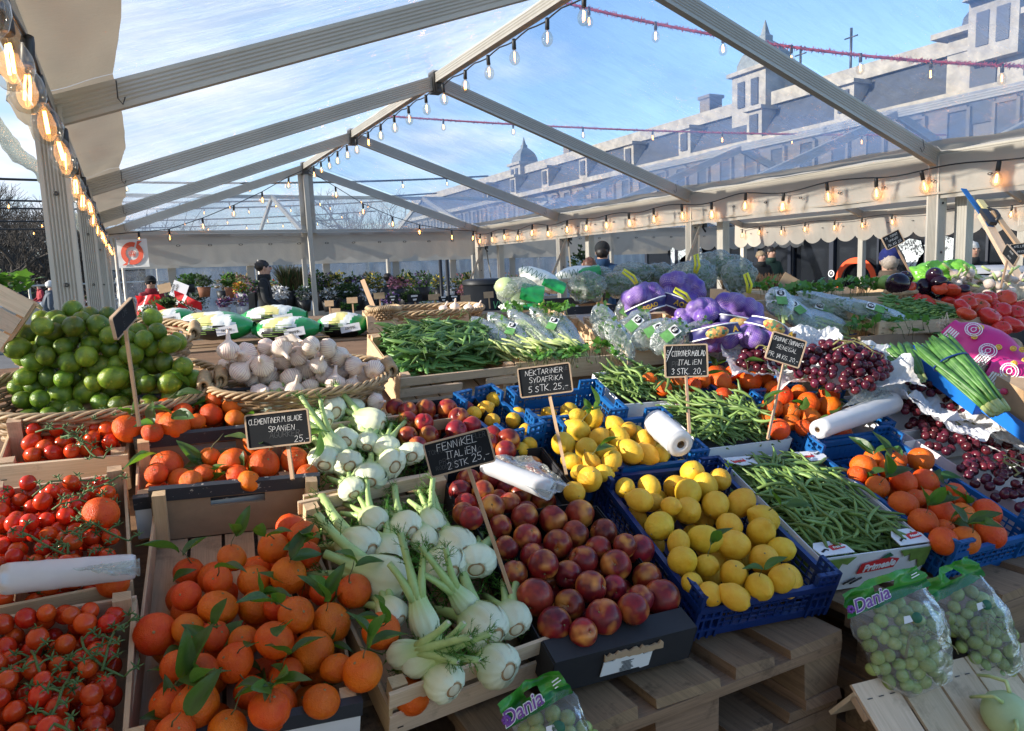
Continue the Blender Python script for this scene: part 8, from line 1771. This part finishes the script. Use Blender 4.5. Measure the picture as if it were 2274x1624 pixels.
# ------------------------------------------------------------------ people
SKIN = plain('skin', (.52, .30, .21), .5, .06)
def person(x, y, yaw_, H, label, coat, legs, hair, hat=None, haircol=None, hood=None, lean=0.0, arm=(.25, .9), long_coat=True, hair_len=0.0, bag=None):
    k = H/1.80; root = empty('person', Mx.Translation((x, y, 0)) @ Mx.Rotation(yaw_, 4, 'Z'), label, 'person'); Vs, Es, Rs = [], [], []
    def v(p, r): Vs.append(V(p)*k); Rs.append(r*k if isinstance(r, (int, float)) else (r[0]*k, r[1]*k)); return len(Vs)-1
    def e(a, b): Es.append((a, b))
    ln = lambda z: lean*max(0, z-.9)                    # +y is the way the person faces
    pel = v((0, 0, .98), (.16, .13)); sp1 = v((0, .0+ln(1.15), 1.15), (.155, .125)); ch = v((0, ln(1.38), 1.38), (.175, .135)); nk = v((0, .01+ln(1.53), 1.53), .062); hd0 = v((0, .03+ln(1.62), 1.63), (.078, .092)); hd1 = v((0, .025+ln(1.72), 1.725), (.078, .092)); e(pel, sp1); e(sp1, ch); e(ch, nk); e(nk, hd0); e(hd0, hd1)
    for s in (-1, 1):
        sh = v((s*.165, ln(1.46), 1.455), .072); el = v((s*.235, -.03+arm[0]*.25+ln(1.2), 1.19), .056); wr = v((s*(.22-.06*arm[1]), .05+arm[0]*.9+ln(1.05), .98+.28*arm[0]), .036); hn = v((s*(.21-.08*arm[1]), .10+arm[0]*1.05+ln(1.0), .92+.30*arm[0]), (.036, .022)); e(ch, sh); e(sh, el); e(el, wr); e(wr, hn)
        for q in range(4): f1 = v((s*(.19-.08*arm[1]+.02*q-.01), .15+arm[0]*1.1+ln(1.0), .87+.32*arm[0]-.006*q), .010); e(hn, f1); f2 = v((s*(.19-.08*arm[1]+.02*q-.01), .17+arm[0]*1.12+ln(1.0), .84+.32*arm[0]), .008); e(f1, f2)
        th = v((s*(.16-.08*arm[1]), .12+arm[0]*1.05+ln(1.0), .93+.30*arm[0]), .011); e(hn, th)
        hp_ = v((s*.095, 0, .90), .105); kn = v((s*.10, .02, .50), .068); an = v((s*.10, -.02, .09), .046); fo = v((s*.11, .13, .045), (.045, .035)); e(pel, hp_); e(hp_, kn); e(kn, an); e(an, fo)
    me = bpy.data.meshes.new('skeleton'); me.from_pydata(Vs, Es, []); o = bpy.data.objects.new('skeleton', me); col.objects.link(o); me.skin_vertices or None
    md = o.modifiers.new('skin', 'SKIN'); 
    for i, sv in enumerate(me.skin_vertices[0].data): sv.radius = Rs[i] if isinstance(Rs[i], tuple) else (Rs[i], Rs[i]); sv.use_root = (i == 0)
    md.use_smooth_shade = True; sd_ = o.modifiers.new('sub', 'SUBSURF'); sd_.levels = 2; sd_.render_levels = 2
    dg = bpy.context.evaluated_depsgraph_get(); nm = bpy.data.meshes.new_from_object(o.evaluated_get(dg)); bpy.data.objects.remove(o); bpy.data.meshes.remove(me)
    nm.materials.clear(); nm.materials.append(coat); nm.materials.append(SKIN); nm.materials.append(legs)
    cut = .62 if long_coat else .92
    for p in nm.polygons:
        c = p.center/k; hand = abs(c.x) > .07 and c.y > .06+arm[0]*.95+ln(1.0) and .75 < c.z < 1.35 and arm[0] > .01
        p.material_index = 1 if c.z > 1.545 or hand else 2 if c.z < cut else 0; p.use_smooth = True
    link('body', nm, root)
    hc = V((0, .028+ln(1.68), 1.685))*k
    mb = MB(); mb.ball(hc+V((0, .090, -.012))*k, .017*k, 8, 6, sc3=(.8, 1.2, 1.3)); mb.ball(hc+V((0, .080, -.058))*k, .022*k, 8, 5, mi=1, sc3=(1.1, .4, .28))
    for s in (-1, 1): mb.ball(hc+V((s*.082, .0, -.01))*k, .025*k, 8, 6, sc3=(.35, .8, 1.2)); mb.ball(hc+V((s*.032, .080, .012))*k, .011*k, 8, 6, mi=2)
    mb.build('face', [SKIN, plain('lips', (.32, .12, .10), .5), M['black_print']], root)
    if hat:
        mb = MB()
        def hf_(d): return (1+.03*math.sin(d.z*22) if hat[1] == 'beanie' else 1)
        mb.ball(hc+V((0, -.004, .035))*k, .108*k, 24, 16, fn=hf_, sc3=(.92, 1.02, .92)); 
        if hat[1] == 'cap': mb.ball(hc+V((0, .11, .035))*k, .075*k, 14, 6, sc3=(.9, 1, .16))
        mb.build('hat', hat[0], root)
    if hair is not None:
        mb = MB(); sd2 = rnd(0, 30)
        mb.ball(hc+V((0, -.046, (.030 if not hat else -.015)-hair_len*.3))*k, (.106 if not hat else .094)*k, 26, 18, fn=lambda d: 1+.16*noise.noise(d*4+V((sd2, 0, 0)))+.10*noise.noise(d*11), sc3=(.88, .98, .84+hair_len)); mb.build('hair', hair, root)
    mb = MB(); mb.lathe([(.075, 1.48), (.10, 1.50), (.098, 1.56), (.085, 1.585), (.07, 1.58)], 18, Mx.Translation((0, (.005+ln(1.53))*k, 0)) @ Mx.Scale(k, 4)); mb.build('collar', hood or coat, root)
    if long_coat:
        mb = MB(); mb.lathe([(.175, 1.0), (.195, .85), (.205, .60), (.19, .60), (.16, .99)], 24, Mx.Diagonal((k, k*.78, k, 1)), fn=lambda p, a, i: V((p.x*(1+.03*math.sin(a*5)), p.y*(1+.03*math.sin(a*5)), p.z))); mb.build('coat_skirt', coat, root)
    if bag:
        mb = MB(); mb.box((0, 0, 0), (.26*k, .11*k, .30*k), Mx.Translation(V((-.05, -.20, 1.15))*k), rough=.01); mb.build('bag', bag, root)
    return root
def fab(name, c): return plain(name, c, .85, .2, 14)
cl_black = fab('black_cloth', (.012, .014, .016)); cl_navy = fab('navy_jacket', (.012, .03, .075)); cl_grey = fab('grey_jacket', (.085, .10, .12)); cl_blue = fab('blue_jacket', (.01, .045, .11)); cl_red = fab('red_jacket', (.28, .02, .03)); cl_brown = fab('brown_coat', (.09, .065, .045)); cl_jean = fab('dark_jeans', (.03, .04, .06))
h_dark = plain('dark_hair', (.018, .013, .010), .5, .3, 40); h_brown = plain('brown_hair', (.13, .055, .03), .45, .4, 40); h_white = plain('white_hair', (.55, .54, .52), .6, .15, 40)
def gxy(px, py, d): p = at_d(px, py, d); return p.x, p.y
def face(dx, dy): return math.atan2(-dx, dy)             # +y local -> world direction
random.seed(17)
x, y = gxy(586, 619, 11.8); person(x, y, face(.9, -.25), 1.84, 'man with dark hair in a long black coat walking past the flowers', cl_black, cl_black, h_dark, hood=cl_black, arm=(.22, .8), bag=cl_black)
x, y = gxy(862, 609, 14.2); person(x, y, face(.8, .5), 1.56, 'shopper in a grey jacket with dark tied hair among the flowers', cl_grey, cl_jean, h_dark, long_coat=False)
x, y = gxy(334, 628, 12.5); person(x, y, face(.1, -1), 1.66, 'person in a black cap and red jacket half hidden by flags', cl_red, cl_black, None, hat=(cl_black, 'cap'), long_coat=False)
x, y = gxy(88, 638, 15.5); person(x, y, face(.85, .2), 1.68, 'white haired person leaning forward in a grey hooded jacket', cl_grey, cl_jean, h_white, hood=cl_grey, lean=.30)
x, y = gxy(52, 640, 32); person(x, y, face(.4, -.6), 1.8, 'far off person in a black coat by the railings', cl_black, cl_black, h_dark)
x, y = gxy(88, 640, 30); person(x, y, face(-.6, -.3), 1.7, 'far off person in red by the railings', cl_red, cl_black, h_dark)
x, y = gxy(1308, 591, 9.2); person(x, y, face(.25, 1), 1.68, 'shopper with curly brown hair seen from behind', cl_brown, cl_jean, h_brown, hair_len=.15)
x, y = gxy(1338, 591, 9.9); person(x, y, face(.6, .8), 1.86, 'man in a black cap and blue jacket behind the curly haired shopper', cl_blue, cl_jean, h_dark, hat=(cl_black, 'cap'), long_coat=False)
x, y = gxy(1976, 566, 6.6); person(x, y, face(.75, .65), 1.60, 'shopper in a ribbed blue woolly hat and brown coat', cl_brown, cl_jean, plain('grey_hair', (.40, .33, .27), .6, .3, 40), hat=(plain('blue_wool', (.012, .02, .13), .95, .3, 30), 'beanie'))
x, y = gxy(2158, 560, 9.6); person(x, y, face(-.5, -.8), 1.68, 'white haired person in black near the glass hall', cl_black, cl_black, h_white)
x, y = gxy(1690, 580, 14.5); person(x, y, face(-.3, -1), 1.72, 'blond person in dark clothes before the glass hall', cl_black, cl_black, plain('fair_hair', (.34, .24, .14), .6), long_coat=False)
x, y = gxy(1712, 580, 15.0); person(x, y, face(-.3, -1), 1.80, 'tall person in dark green before the glass hall', fab('dark_green_cloth', (.012, .04, .03)), cl_black, h_dark, long_coat=False)

# ------------------------------------------------------------------ dark glass market hall on the right
XH = 12.2; hall = empty('market_hall', V((XH+4, 12, 0)), 'long dark glass market hall with navy frames and an orange arc', 'building')
M['dark_glass'] = Mat('dark_hall_glass').set((.012, .014, .018), .06, spec=.6).m; M['frame_navy'] = plain('navy_frame', (.012, .017, .03), .4); M['hall_roof'] = plain('pale_hall_roof', (.42, .47, .55), .35, .05, 2, spec=.5); M['orange'] = plain('orange_print', (.78, .075, .01), .5, .04)  # hall roof's blue-grey has the sky's reflection painted into it
ya, yb_ = -2.0, 19.5; bays = 9; bw = (yb_-ya)/bays
for i in range(bays):
    y0 = ya+i*bw; mb = MB(); mb.box((XH+.06, y0+bw/2, 1.65), (.04, bw-.12, 3.1)); tpart(hall, 'window', mb, M['dark_glass']); mb = MB(); mb.box((XH, y0, 1.7), (.14, .12, 3.4)); mb.box((XH+.02, y0+bw*.5, 1.65), (.06, .05, 3.1)); tpart(hall, 'window_frame', mb, M['frame_navy'])
mb = MB(); mb.box((XH+.02, (ya+yb_)/2, 3.35), (.16, yb_-ya, .32)); tpart(hall, 'fascia', mb, M['frame_navy'])
mb = MB(); mb.box((XH+3.6, yb_+.05, 1.7), (7.2, .12, 3.4)); tpart(hall, 'end_wall', mb, M['frame_navy'])
mb = MB(); mb.grid(lambda u, v: V((XH-.25+3.8*v, lerp(ya-.3, yb_+.3, u), 3.53+.75*v**.8)), 30, 6); tpart(hall, 'roof', mb, M['hall_roof'])
mb = MB(); P_ = at_x(1900, 625, XH-.09); r0 = 50*depth(P_)/F_PX
pts = [(math.cos(a)*r0*1.05, math.sin(a)*r0*1.05) for a in [R(-35+i*8.5) for i in range(31)]]+[(math.cos(a)*r0*.78, math.sin(a)*r0*.78) for a in [R(220-i*8.5) for i in range(31)]]
mb.poly(pts, .012, Mx(((0, 0, -1, P_.x), (1, 0, 0, P_.y), (0, 1, 0, P_.z), (0, 0, 0, 1)))); mb.poly([(math.cos(i*.4)*r0*.12-r0*.6, math.sin(i*.4)*r0*.2-r0*.1) for i in range(15)], .012, Mx(((0, 0, -1, P_.x), (1, 0, 0, P_.y), (0, 1, 0, P_.z), (0, 0, 0, 1)))); tpart(hall, 'orange_arc', mb, M['orange'])
def speck():
    m = Mat('speckled_white_print'); v = m.coord('Object'); n = m.noise(v, 26, 3, .7); b = m.noise(v, 2.2, 3); f = m.ramp(m.math('ADD', m.math('MULTIPLY', n, .7), m.math('MULTIPLY', b, .5)), [(.50, 0.0), (.60, 1.0)]); m.set(m.mix(f, (.02, .024, .03), (.58, .64, .66)), .4); return m.m
M['speck'] = speck()
def wall_poly(pts, name='window_print', mat='speck', off=.09):
    P = [at_x(a, b, XH-off) for a, b in pts]; c = sum(P, V())/len(P); mb = MB(); mb.poly([(p.y-c.y, p.z-c.z) for p in P][::-1], .01, Mx(((0, 0, -1, c.x), (1, 0, 0, c.y), (0, 1, 0, c.z), (0, 0, 0, 1)))); tpart(hall, name, mb, M[mat])
wall_poly([(1995, 545), (2020, 530), (2045, 535), (2052, 560), (2040, 575), (2030, 600), (2018, 598), (2010, 570)]); wall_poly([(2052, 545), (2075, 520), (2100, 525), (2120, 530), (2140, 545), (2150, 580), (2135, 640), (2020, 650), (2035, 600), (2060, 578), (2085, 565), (2062, 560)])
wall_poly([(1536, 545), (1552, 530), (1560, 560), (1556, 600), (1546, 620), (1540, 590)]); wall_poly([(1490, 545), (1535, 540), (1530, 560), (1512, 575), (1505, 600), (1490, 590)])
for px, py in ((1846, 608), (2216, 598)):
    P_ = at_x(px, py, XH-.09); mb = MB(); rr = 7*depth(P_)/F_PX; mb.tube([P_+V((0, math.cos(t)*rr, math.sin(t)*rr)) for t in [2*PI*i/24 for i in range(25)]], rr*.16, 6, cap=False); mb.tube([P_+V((0, rr*.3, -rr*.3)), P_+V((0, rr*.3, rr*.1)), P_+V((0, 0, rr*.45)), P_+V((0, -rr*.3, rr*.1)), P_+V((0, -rr*.3, -rr*.3))], rr*.13, 5); tpart(hall, 'round_badge', mb, M['white_print'])
for px in (1500, 1600, 1752): P_ = at_x(px, 560, XH-.15); mb = MB(); mb.box((XH-.12, P_.y, 1.4), (.05, .10, 2.8)); tpart(hall, 'door_jamb', mb, M['frame_navy'])

# ------------------------------------------------------------------ old stone building beyond
def stone(name, c, sc_=.6):
    m = Mat(name); v = m.coord('Object'); n = m.noise(v, sc_, 5, .6); b = m.node('TexBrick'); b.inputs['Scale'].default_value = .9; b.inputs['Color1'].default_value = (*c, 1); b.inputs['Color2'].default_value = (*[x*.86 for x in c], 1); b.inputs['Mortar'].default_value = (*[x*.6 for x in c], 1); mp = m.coord('Object', (1, 1, 1)); m.link(mp, b.inputs['Vector']); m.set(m.mix(m.ramp(n, [(.35, 0.0), (.75, .5)]), b.outputs['Color'], tuple(x*.65 for x in c)), .85); return m.m
M['stone'] = stone('warm_sandstone', (.20, .17, .14)); M['stone_pale'] = plain('pale_stone_trim', (.32, .29, .24), .8, .3, 1.2); M['slate_roof'] = plain('dark_slate_roof', (.055, .062, .075), .6, .25, 1.5); M['win_dark'] = plain('dark_window', (.05, .055, .065), .3); M['copper'] = plain('weathered_lead_roof', (.16, .18, .18), .6, .25, 2)
XB = 46.0; bd = empty('stone_building', V((XB+6, 70, 0)), 'long old sandstone building with slate mansard roof, dormers and turret', 'building')
y0, y1 = 20.0, 140.0; zc = 11.2; zr = 15.0
mb = MB(); mb.box((XB+2.5, (y0+y1)/2, zr+.35), (.9, y1-y0, 1.1)); tpart(bd, 'roof_parapet', mb, M['stone_pale'])
mb = MB(); mb.box((XB+7, (y0+y1)/2, zc/2), (14, y1-y0, zc)); tpart(bd, 'wall', mb, M['stone'])
mb = MB(); mb.box((XB-.25, (y0+y1)/2, zc+.25), (1.1, y1-y0+.6, .55)); mb.box((XB-.1, (y0+y1)/2, 7.4), (.5, y1-y0, .35)); tpart(bd, 'cornice', mb, M['stone_pale'])
mb = MB(); mb.add([(XB+.1, y0, zc+.5), (XB+.1, y1, zc+.5), (XB+2.6, y1, zr), (XB+2.6, y0, zr), (XB+14, y0, zr+.5), (XB+14, y1, zr+.5), (XB+14, y0, zc), (XB+14, y1, zc)], [(0, 3, 2, 1), (3, 4, 5, 2), (0, 6, 4, 3), (1, 2, 5, 7)]); tpart(bd, 'mansard_roof', mb, M['slate_roof'])
n = 40
for i in range(n):
    y = y0+1.5+i*(y1-y0-3)/(n-1)
    for z, h in ((3.6, 3.6), (9.2, 2.6)):
        mb = MB(); mb.box((XB-.04, y, z), (.3, 1.15, h)); w_ = tpart(bd, 'window', mb, M['win_dark']); mb = MB(); mb.box((XB-.16, y-.72, z), (.36, .22, h+.4)); mb.box((XB-.16, y+.72, z), (.36, .22, h+.4)); mb.box((XB-.16, y, z+h/2+.2), (.36, 1.22, .28)); tpart(bd, 'window_surround', mb, M['stone'])
    if i % 3 == 0 and 1 < i < 30:
        mb = MB(); mb.box((XB+1.0, y, zc+1.9), (1.6, 1.7, 2.4)); mb.box((XB+.9, y, zc+3.2), (2.0, 2.1, .3)); tpart(bd, 'dormer', mb, M['stone_pale']); mb = MB(); mb.box((XB+.16, y, zc+1.9), (.2, .9, 1.6)); tpart(bd, 'window', mb, M['win_dark'])
for y in (58, 84): mb = MB(); mb.box((XB+4, y, zr+1.2), (1.6, 1.4, 2.6)); mb.box((XB+4, y, zr+2.6), (1.9, 1.7, .3)); tpart(bd, 'chimney', mb, M['stone'])
def turret(y, x, zb, w_, zt, spire, nm, mat='stone_pale', roofm='copper'):
    mb = MB(); mb.box((x, y, (zb+zt)/2), (w_, w_, zt-zb)); mb.box((x, y, zt+.1), (w_*1.18, w_*1.18, .35)); tpart(bd, nm, mb, M[mat])
    mb = MB(); prof = [(w_*.62, 0), (w_*.60, spire*.18), (w_*.50, spire*.40), (w_*.30, spire*.60), (w_*.16, spire*.70), (w_*.16, spire*.82), (w_*.10, spire*.86), (.03, spire*1.2), (0, spire*1.2)]; mb.lathe(prof, 4, Mx.Translation((x, y, zt+.27)) @ Mx.Rotation(PI/4, 4, 'Z'), smooth=False); tpart(bd, nm+'_roof', mb, M[roofm])
    for k in (-1, 1): mb = MB(); mb.box((x-w_/2-.03, y+k*w_*.2, zt-w_*.45), (.2, w_*.2, w_*.55)); tpart(bd, 'window', mb, M['win_dark'])
turret(50.5, XB+3.5, 13.5, 4.0, 18.0, 3.6, 'turret'); turret(95, XB+3, 13, 3.2, 16.2, 3.0, 'turret')
turret(27.5, XB+4.0, 11, 8.0, 15.4, 4.6, 'corner_pavilion', 'stone_pale', 'slate_roof')
mb = MB(); mb.box((XB-.2, 28.2, 15.0), (1.2, 3.0, 3.6)); mb.lathe([(2.1, 0), (1.7, .5), (0, 1.5)], 4, Mx.Translation((XB-.1, 28.2, 16.8)) @ Mx.Rotation(PI/4, 4, 'Z'), smooth=False); tpart(bd, 'gable_dormer', mb, M['stone_pale'])
for k in (-1, 1): mb = MB(); mb.box((XB-.82, 28.2+k*.6, 15.1), (.1, .75, 2.0)); tpart(bd, 'window', mb, M['win_dark'])
for y in (42, 47): mb = MB(); mb.tube([(XB+4, y, zr), (XB+4, y, zr+4.5)], .10, 6); mb.tube([(XB+4, y-.6, zr+3.8), (XB+4, y+.6, zr+3.8)], .06, 5); tpart(bd, 'aerial', mb, M['steel'])

# ------------------------------------------------------------------ bare trees, hoarding, railings, cables and garlands
M['bark'] = plain('dark_bark', (.055, .045, .036), .9, .3, 3)
def bare_tree(seed, H=9.0, spread=.62):
    random.seed(seed); tr, cr_m = MB(), MB()
    def grow(p, d, L, r, lvl):
        n = 3; pts = [p]
        for i in range(n): d = (d+V((rnd(-1, 1), rnd(-1, 1), rnd(-.4, .7)))*.16).normalized(); p = p+d*L/n; pts.append(p)
        (tr if lvl < 2 else cr_m).tube(pts, [r, r*.88, r*.78, r*.66], 5 if lvl < 2 else 3, cap=False)
        if lvl >= 5: return
        for k in range((4, 4, 4, 4, 3)[lvl]):
            q = pts[random.choice((1, 2, 3, 3))]; ax = V((rnd(-1, 1), rnd(-1, 1), rnd(-.25, .8))).normalized(); grow(q, (d*.75+ax*spread*1.25).normalized(), L*rnd(.58, .78), max(.010, r*.52), lvl+1)
    grow(V((0, 0, 0)), V((0, 0, 1)), H*.30, H*.022, 0); return tr.mesh('trunk', M['bark']), cr_m.mesh('crown', M['bark'])
TREES = [bare_tree(s) for s in (3, 8, 14)]
random.seed(29); k = 0
tl_ = [(20, 36, 1.0), (-30, 40, 1.05), (70, 42, .95), (120, 40, .85), (165, 44, .9), (205, 46, .9), (-70, 38, 1.1), (45, 52, 1.2), (100, 55, 1.15), (150, 58, 1.2), (-10, 50, 1.2), (240, 50, .95), (290, 54, .9), (440, 42, .72), (560, 46, .6), (800, 34, .95), (770, 40, .7), (900, 52, .7), (350, 56, .85), (185, 60, 1.1)]
for px, d, s in tl_:
    p = at_d(px, 640, d); me = TREES[k % 3]; k += 1
    root = empty('bare_tree', Mx.Translation((p.x, p.y, 0)) @ Mx.Rotation(rnd(0, 6), 4, 'Z') @ Mx.Scale(s, 4), 'bare winter tree in the park beyond the left hand posts' if px < 310 else 'bare winter tree seen through the clear gable', 'tree', 'bare trees left of the stall' if px < 310 else 'bare trees behind the gable')
    link('trunk', me[0], root); link('crown', me[1], root)
hz = MB()
for i in range(2600):
    px = rnd(-160, 420); d = rnd(44, 70); p = at_d(px, 640, d); a = rnd(0, 6.28); L = rnd(.8, 2.6); z = rnd(.0, 4.6)*rnd(.5, 1); hz.tube([(p.x, p.y, z), (p.x+math.cos(a)*L*.35, p.y, z+L*.6), (p.x+math.cos(a)*L*.7, p.y, z+L)], [.05, .035, .012], 3, cap=False)
tag(hz.build('undergrowth', M['bark']), 'tangle of bare brown shrubs below the park trees', 'undergrowth', kind='stuff')
wl_ = empty('site_hoarding', V((2, 30, 0)), 'pale blue grey corrugated hoarding behind the flower tent', 'hoarding'); mb = MB(); M['hoard'] = plain('blue_grey_sheet', (.40, .41, .42), .6, .3, .6)
mb.grid(lambda u, v: V((lerp(-2.2, 34, u), 30+.08*math.sin(u*410), 2.5*v)), 400, 1, smooth=False); tpart(wl_, 'sheeting', mb, M['hoard'])
for x in range(-2, 34, 4): mb = MB(); mb.box((x, 29.85, 1.3), (.08, .06, 2.6)); tpart(wl_, 'post', mb, M['alu'])
rl = empty('scaffold_railing', V((-6, 26, 0)), 'grey tubular railing in front of the park', 'railing')
for i in range(9): mb = MB(); x = -10+i*1.15; mb.tube([(x, 26, 0), (x, 26, 1.75+.25*(i % 2))], .035, 6); tpart(rl, 'upright', mb, M['alu'])
for z in (.6, 1.1, 1.6): mb = MB(); mb.tube([(-10.5, 26, z), (-.6, 26, z)], .028, 6); tpart(rl, 'rail', mb, M['alu'])
wt = empty('white_stall', V((-6, 22, 0)), 'far white stall counter at the left edge', 'stall'); mb = MB(); mb.box((-6.2, 22, .55), (5.5, 1.2, 1.1)); tpart(wt, 'counter', mb, M['pvc'])
mb = MB(); 
for i in range(60): mb.ball((-8.8+i*.09, 21.6, 1.13), .05, 6, 4)
tpart(wt, 'pots', mb, M['bucket_white'])
plant(190, 655, 700, 12, 70, 'reddish potted shrubs beyond the second left post', ['fol_rust', 'fol_dark', 'flower_pink'], 'bucket_white', 300, group='shrubs left of the stall'); plant(158, 655, 700, 11, 40, 'bare twiggy shrub between the left posts', ['fol_dry', 'fol_dark', 'flower_white'], None, 300, 'grass', group='shrubs left of the stall')
for i, (y, z, x0) in enumerate(((16, 3.55, -12), (19.5, 3.5, -12), (22.5, 3.6, -13), (25.5, 3.5, -14), (29, 3.5, -15))):
    ps = arc((x0, y, z+.3), (5.5, y+1.2, z+.35), .35, 30); bl = [(ps[j]-V((0, 0, .0)), jit()) for j in range(2, 30, 2)]; string(['nearest', 'second', 'third', 'fourth', 'farthest'][i]+' outdoor light cable crossing the pale sky behind the tent', ps, bl, 'outdoor light cables', .022)
M['garland'] = plain('red_garland', (.36, .04, .06), .8, .3, 20)
def garland(a, b, sag, label):
    ps = arc(a, b, sag, 40); root = empty('red_garland', V(ps[0]), label, 'garland', 'red garlands over the square'); mb = MB(); mb.tube(ps, .018, 6)
    for i in range(1500):
        t = rnd(0, 39.99); j = int(t); p = ps[j].lerp(ps[j+1], t-j); d_ = V((rnd(-1, 1), rnd(-1, 1), rnd(-1, 1))).normalized(); mb.tube([p, p+d_*rnd(.03, .055)], [.006, .003], 3, cap=False)
    tpart(root, 'garland', mb, M['garland'])
    for j in range(4, 40, 5): o = link('bulb', BM[0], root, Mx.Translation(ps[j]-ps[0]-V((0, 0, .075)))  @ Mx.Scale(1.3, 4)); link('glass', BM[1], o); link('filament', BM[2], o)
garland(at_d(1190, -10, 9.5), at_d(2420, 150, 9.0), .22, 'upper red tinsel garland with bulbs crossing the blue sky'); garland(at_d(860, 258, 16), at_d(2100, 300, 16), .12, 'lower red tinsel garland crossing in front of the old building')
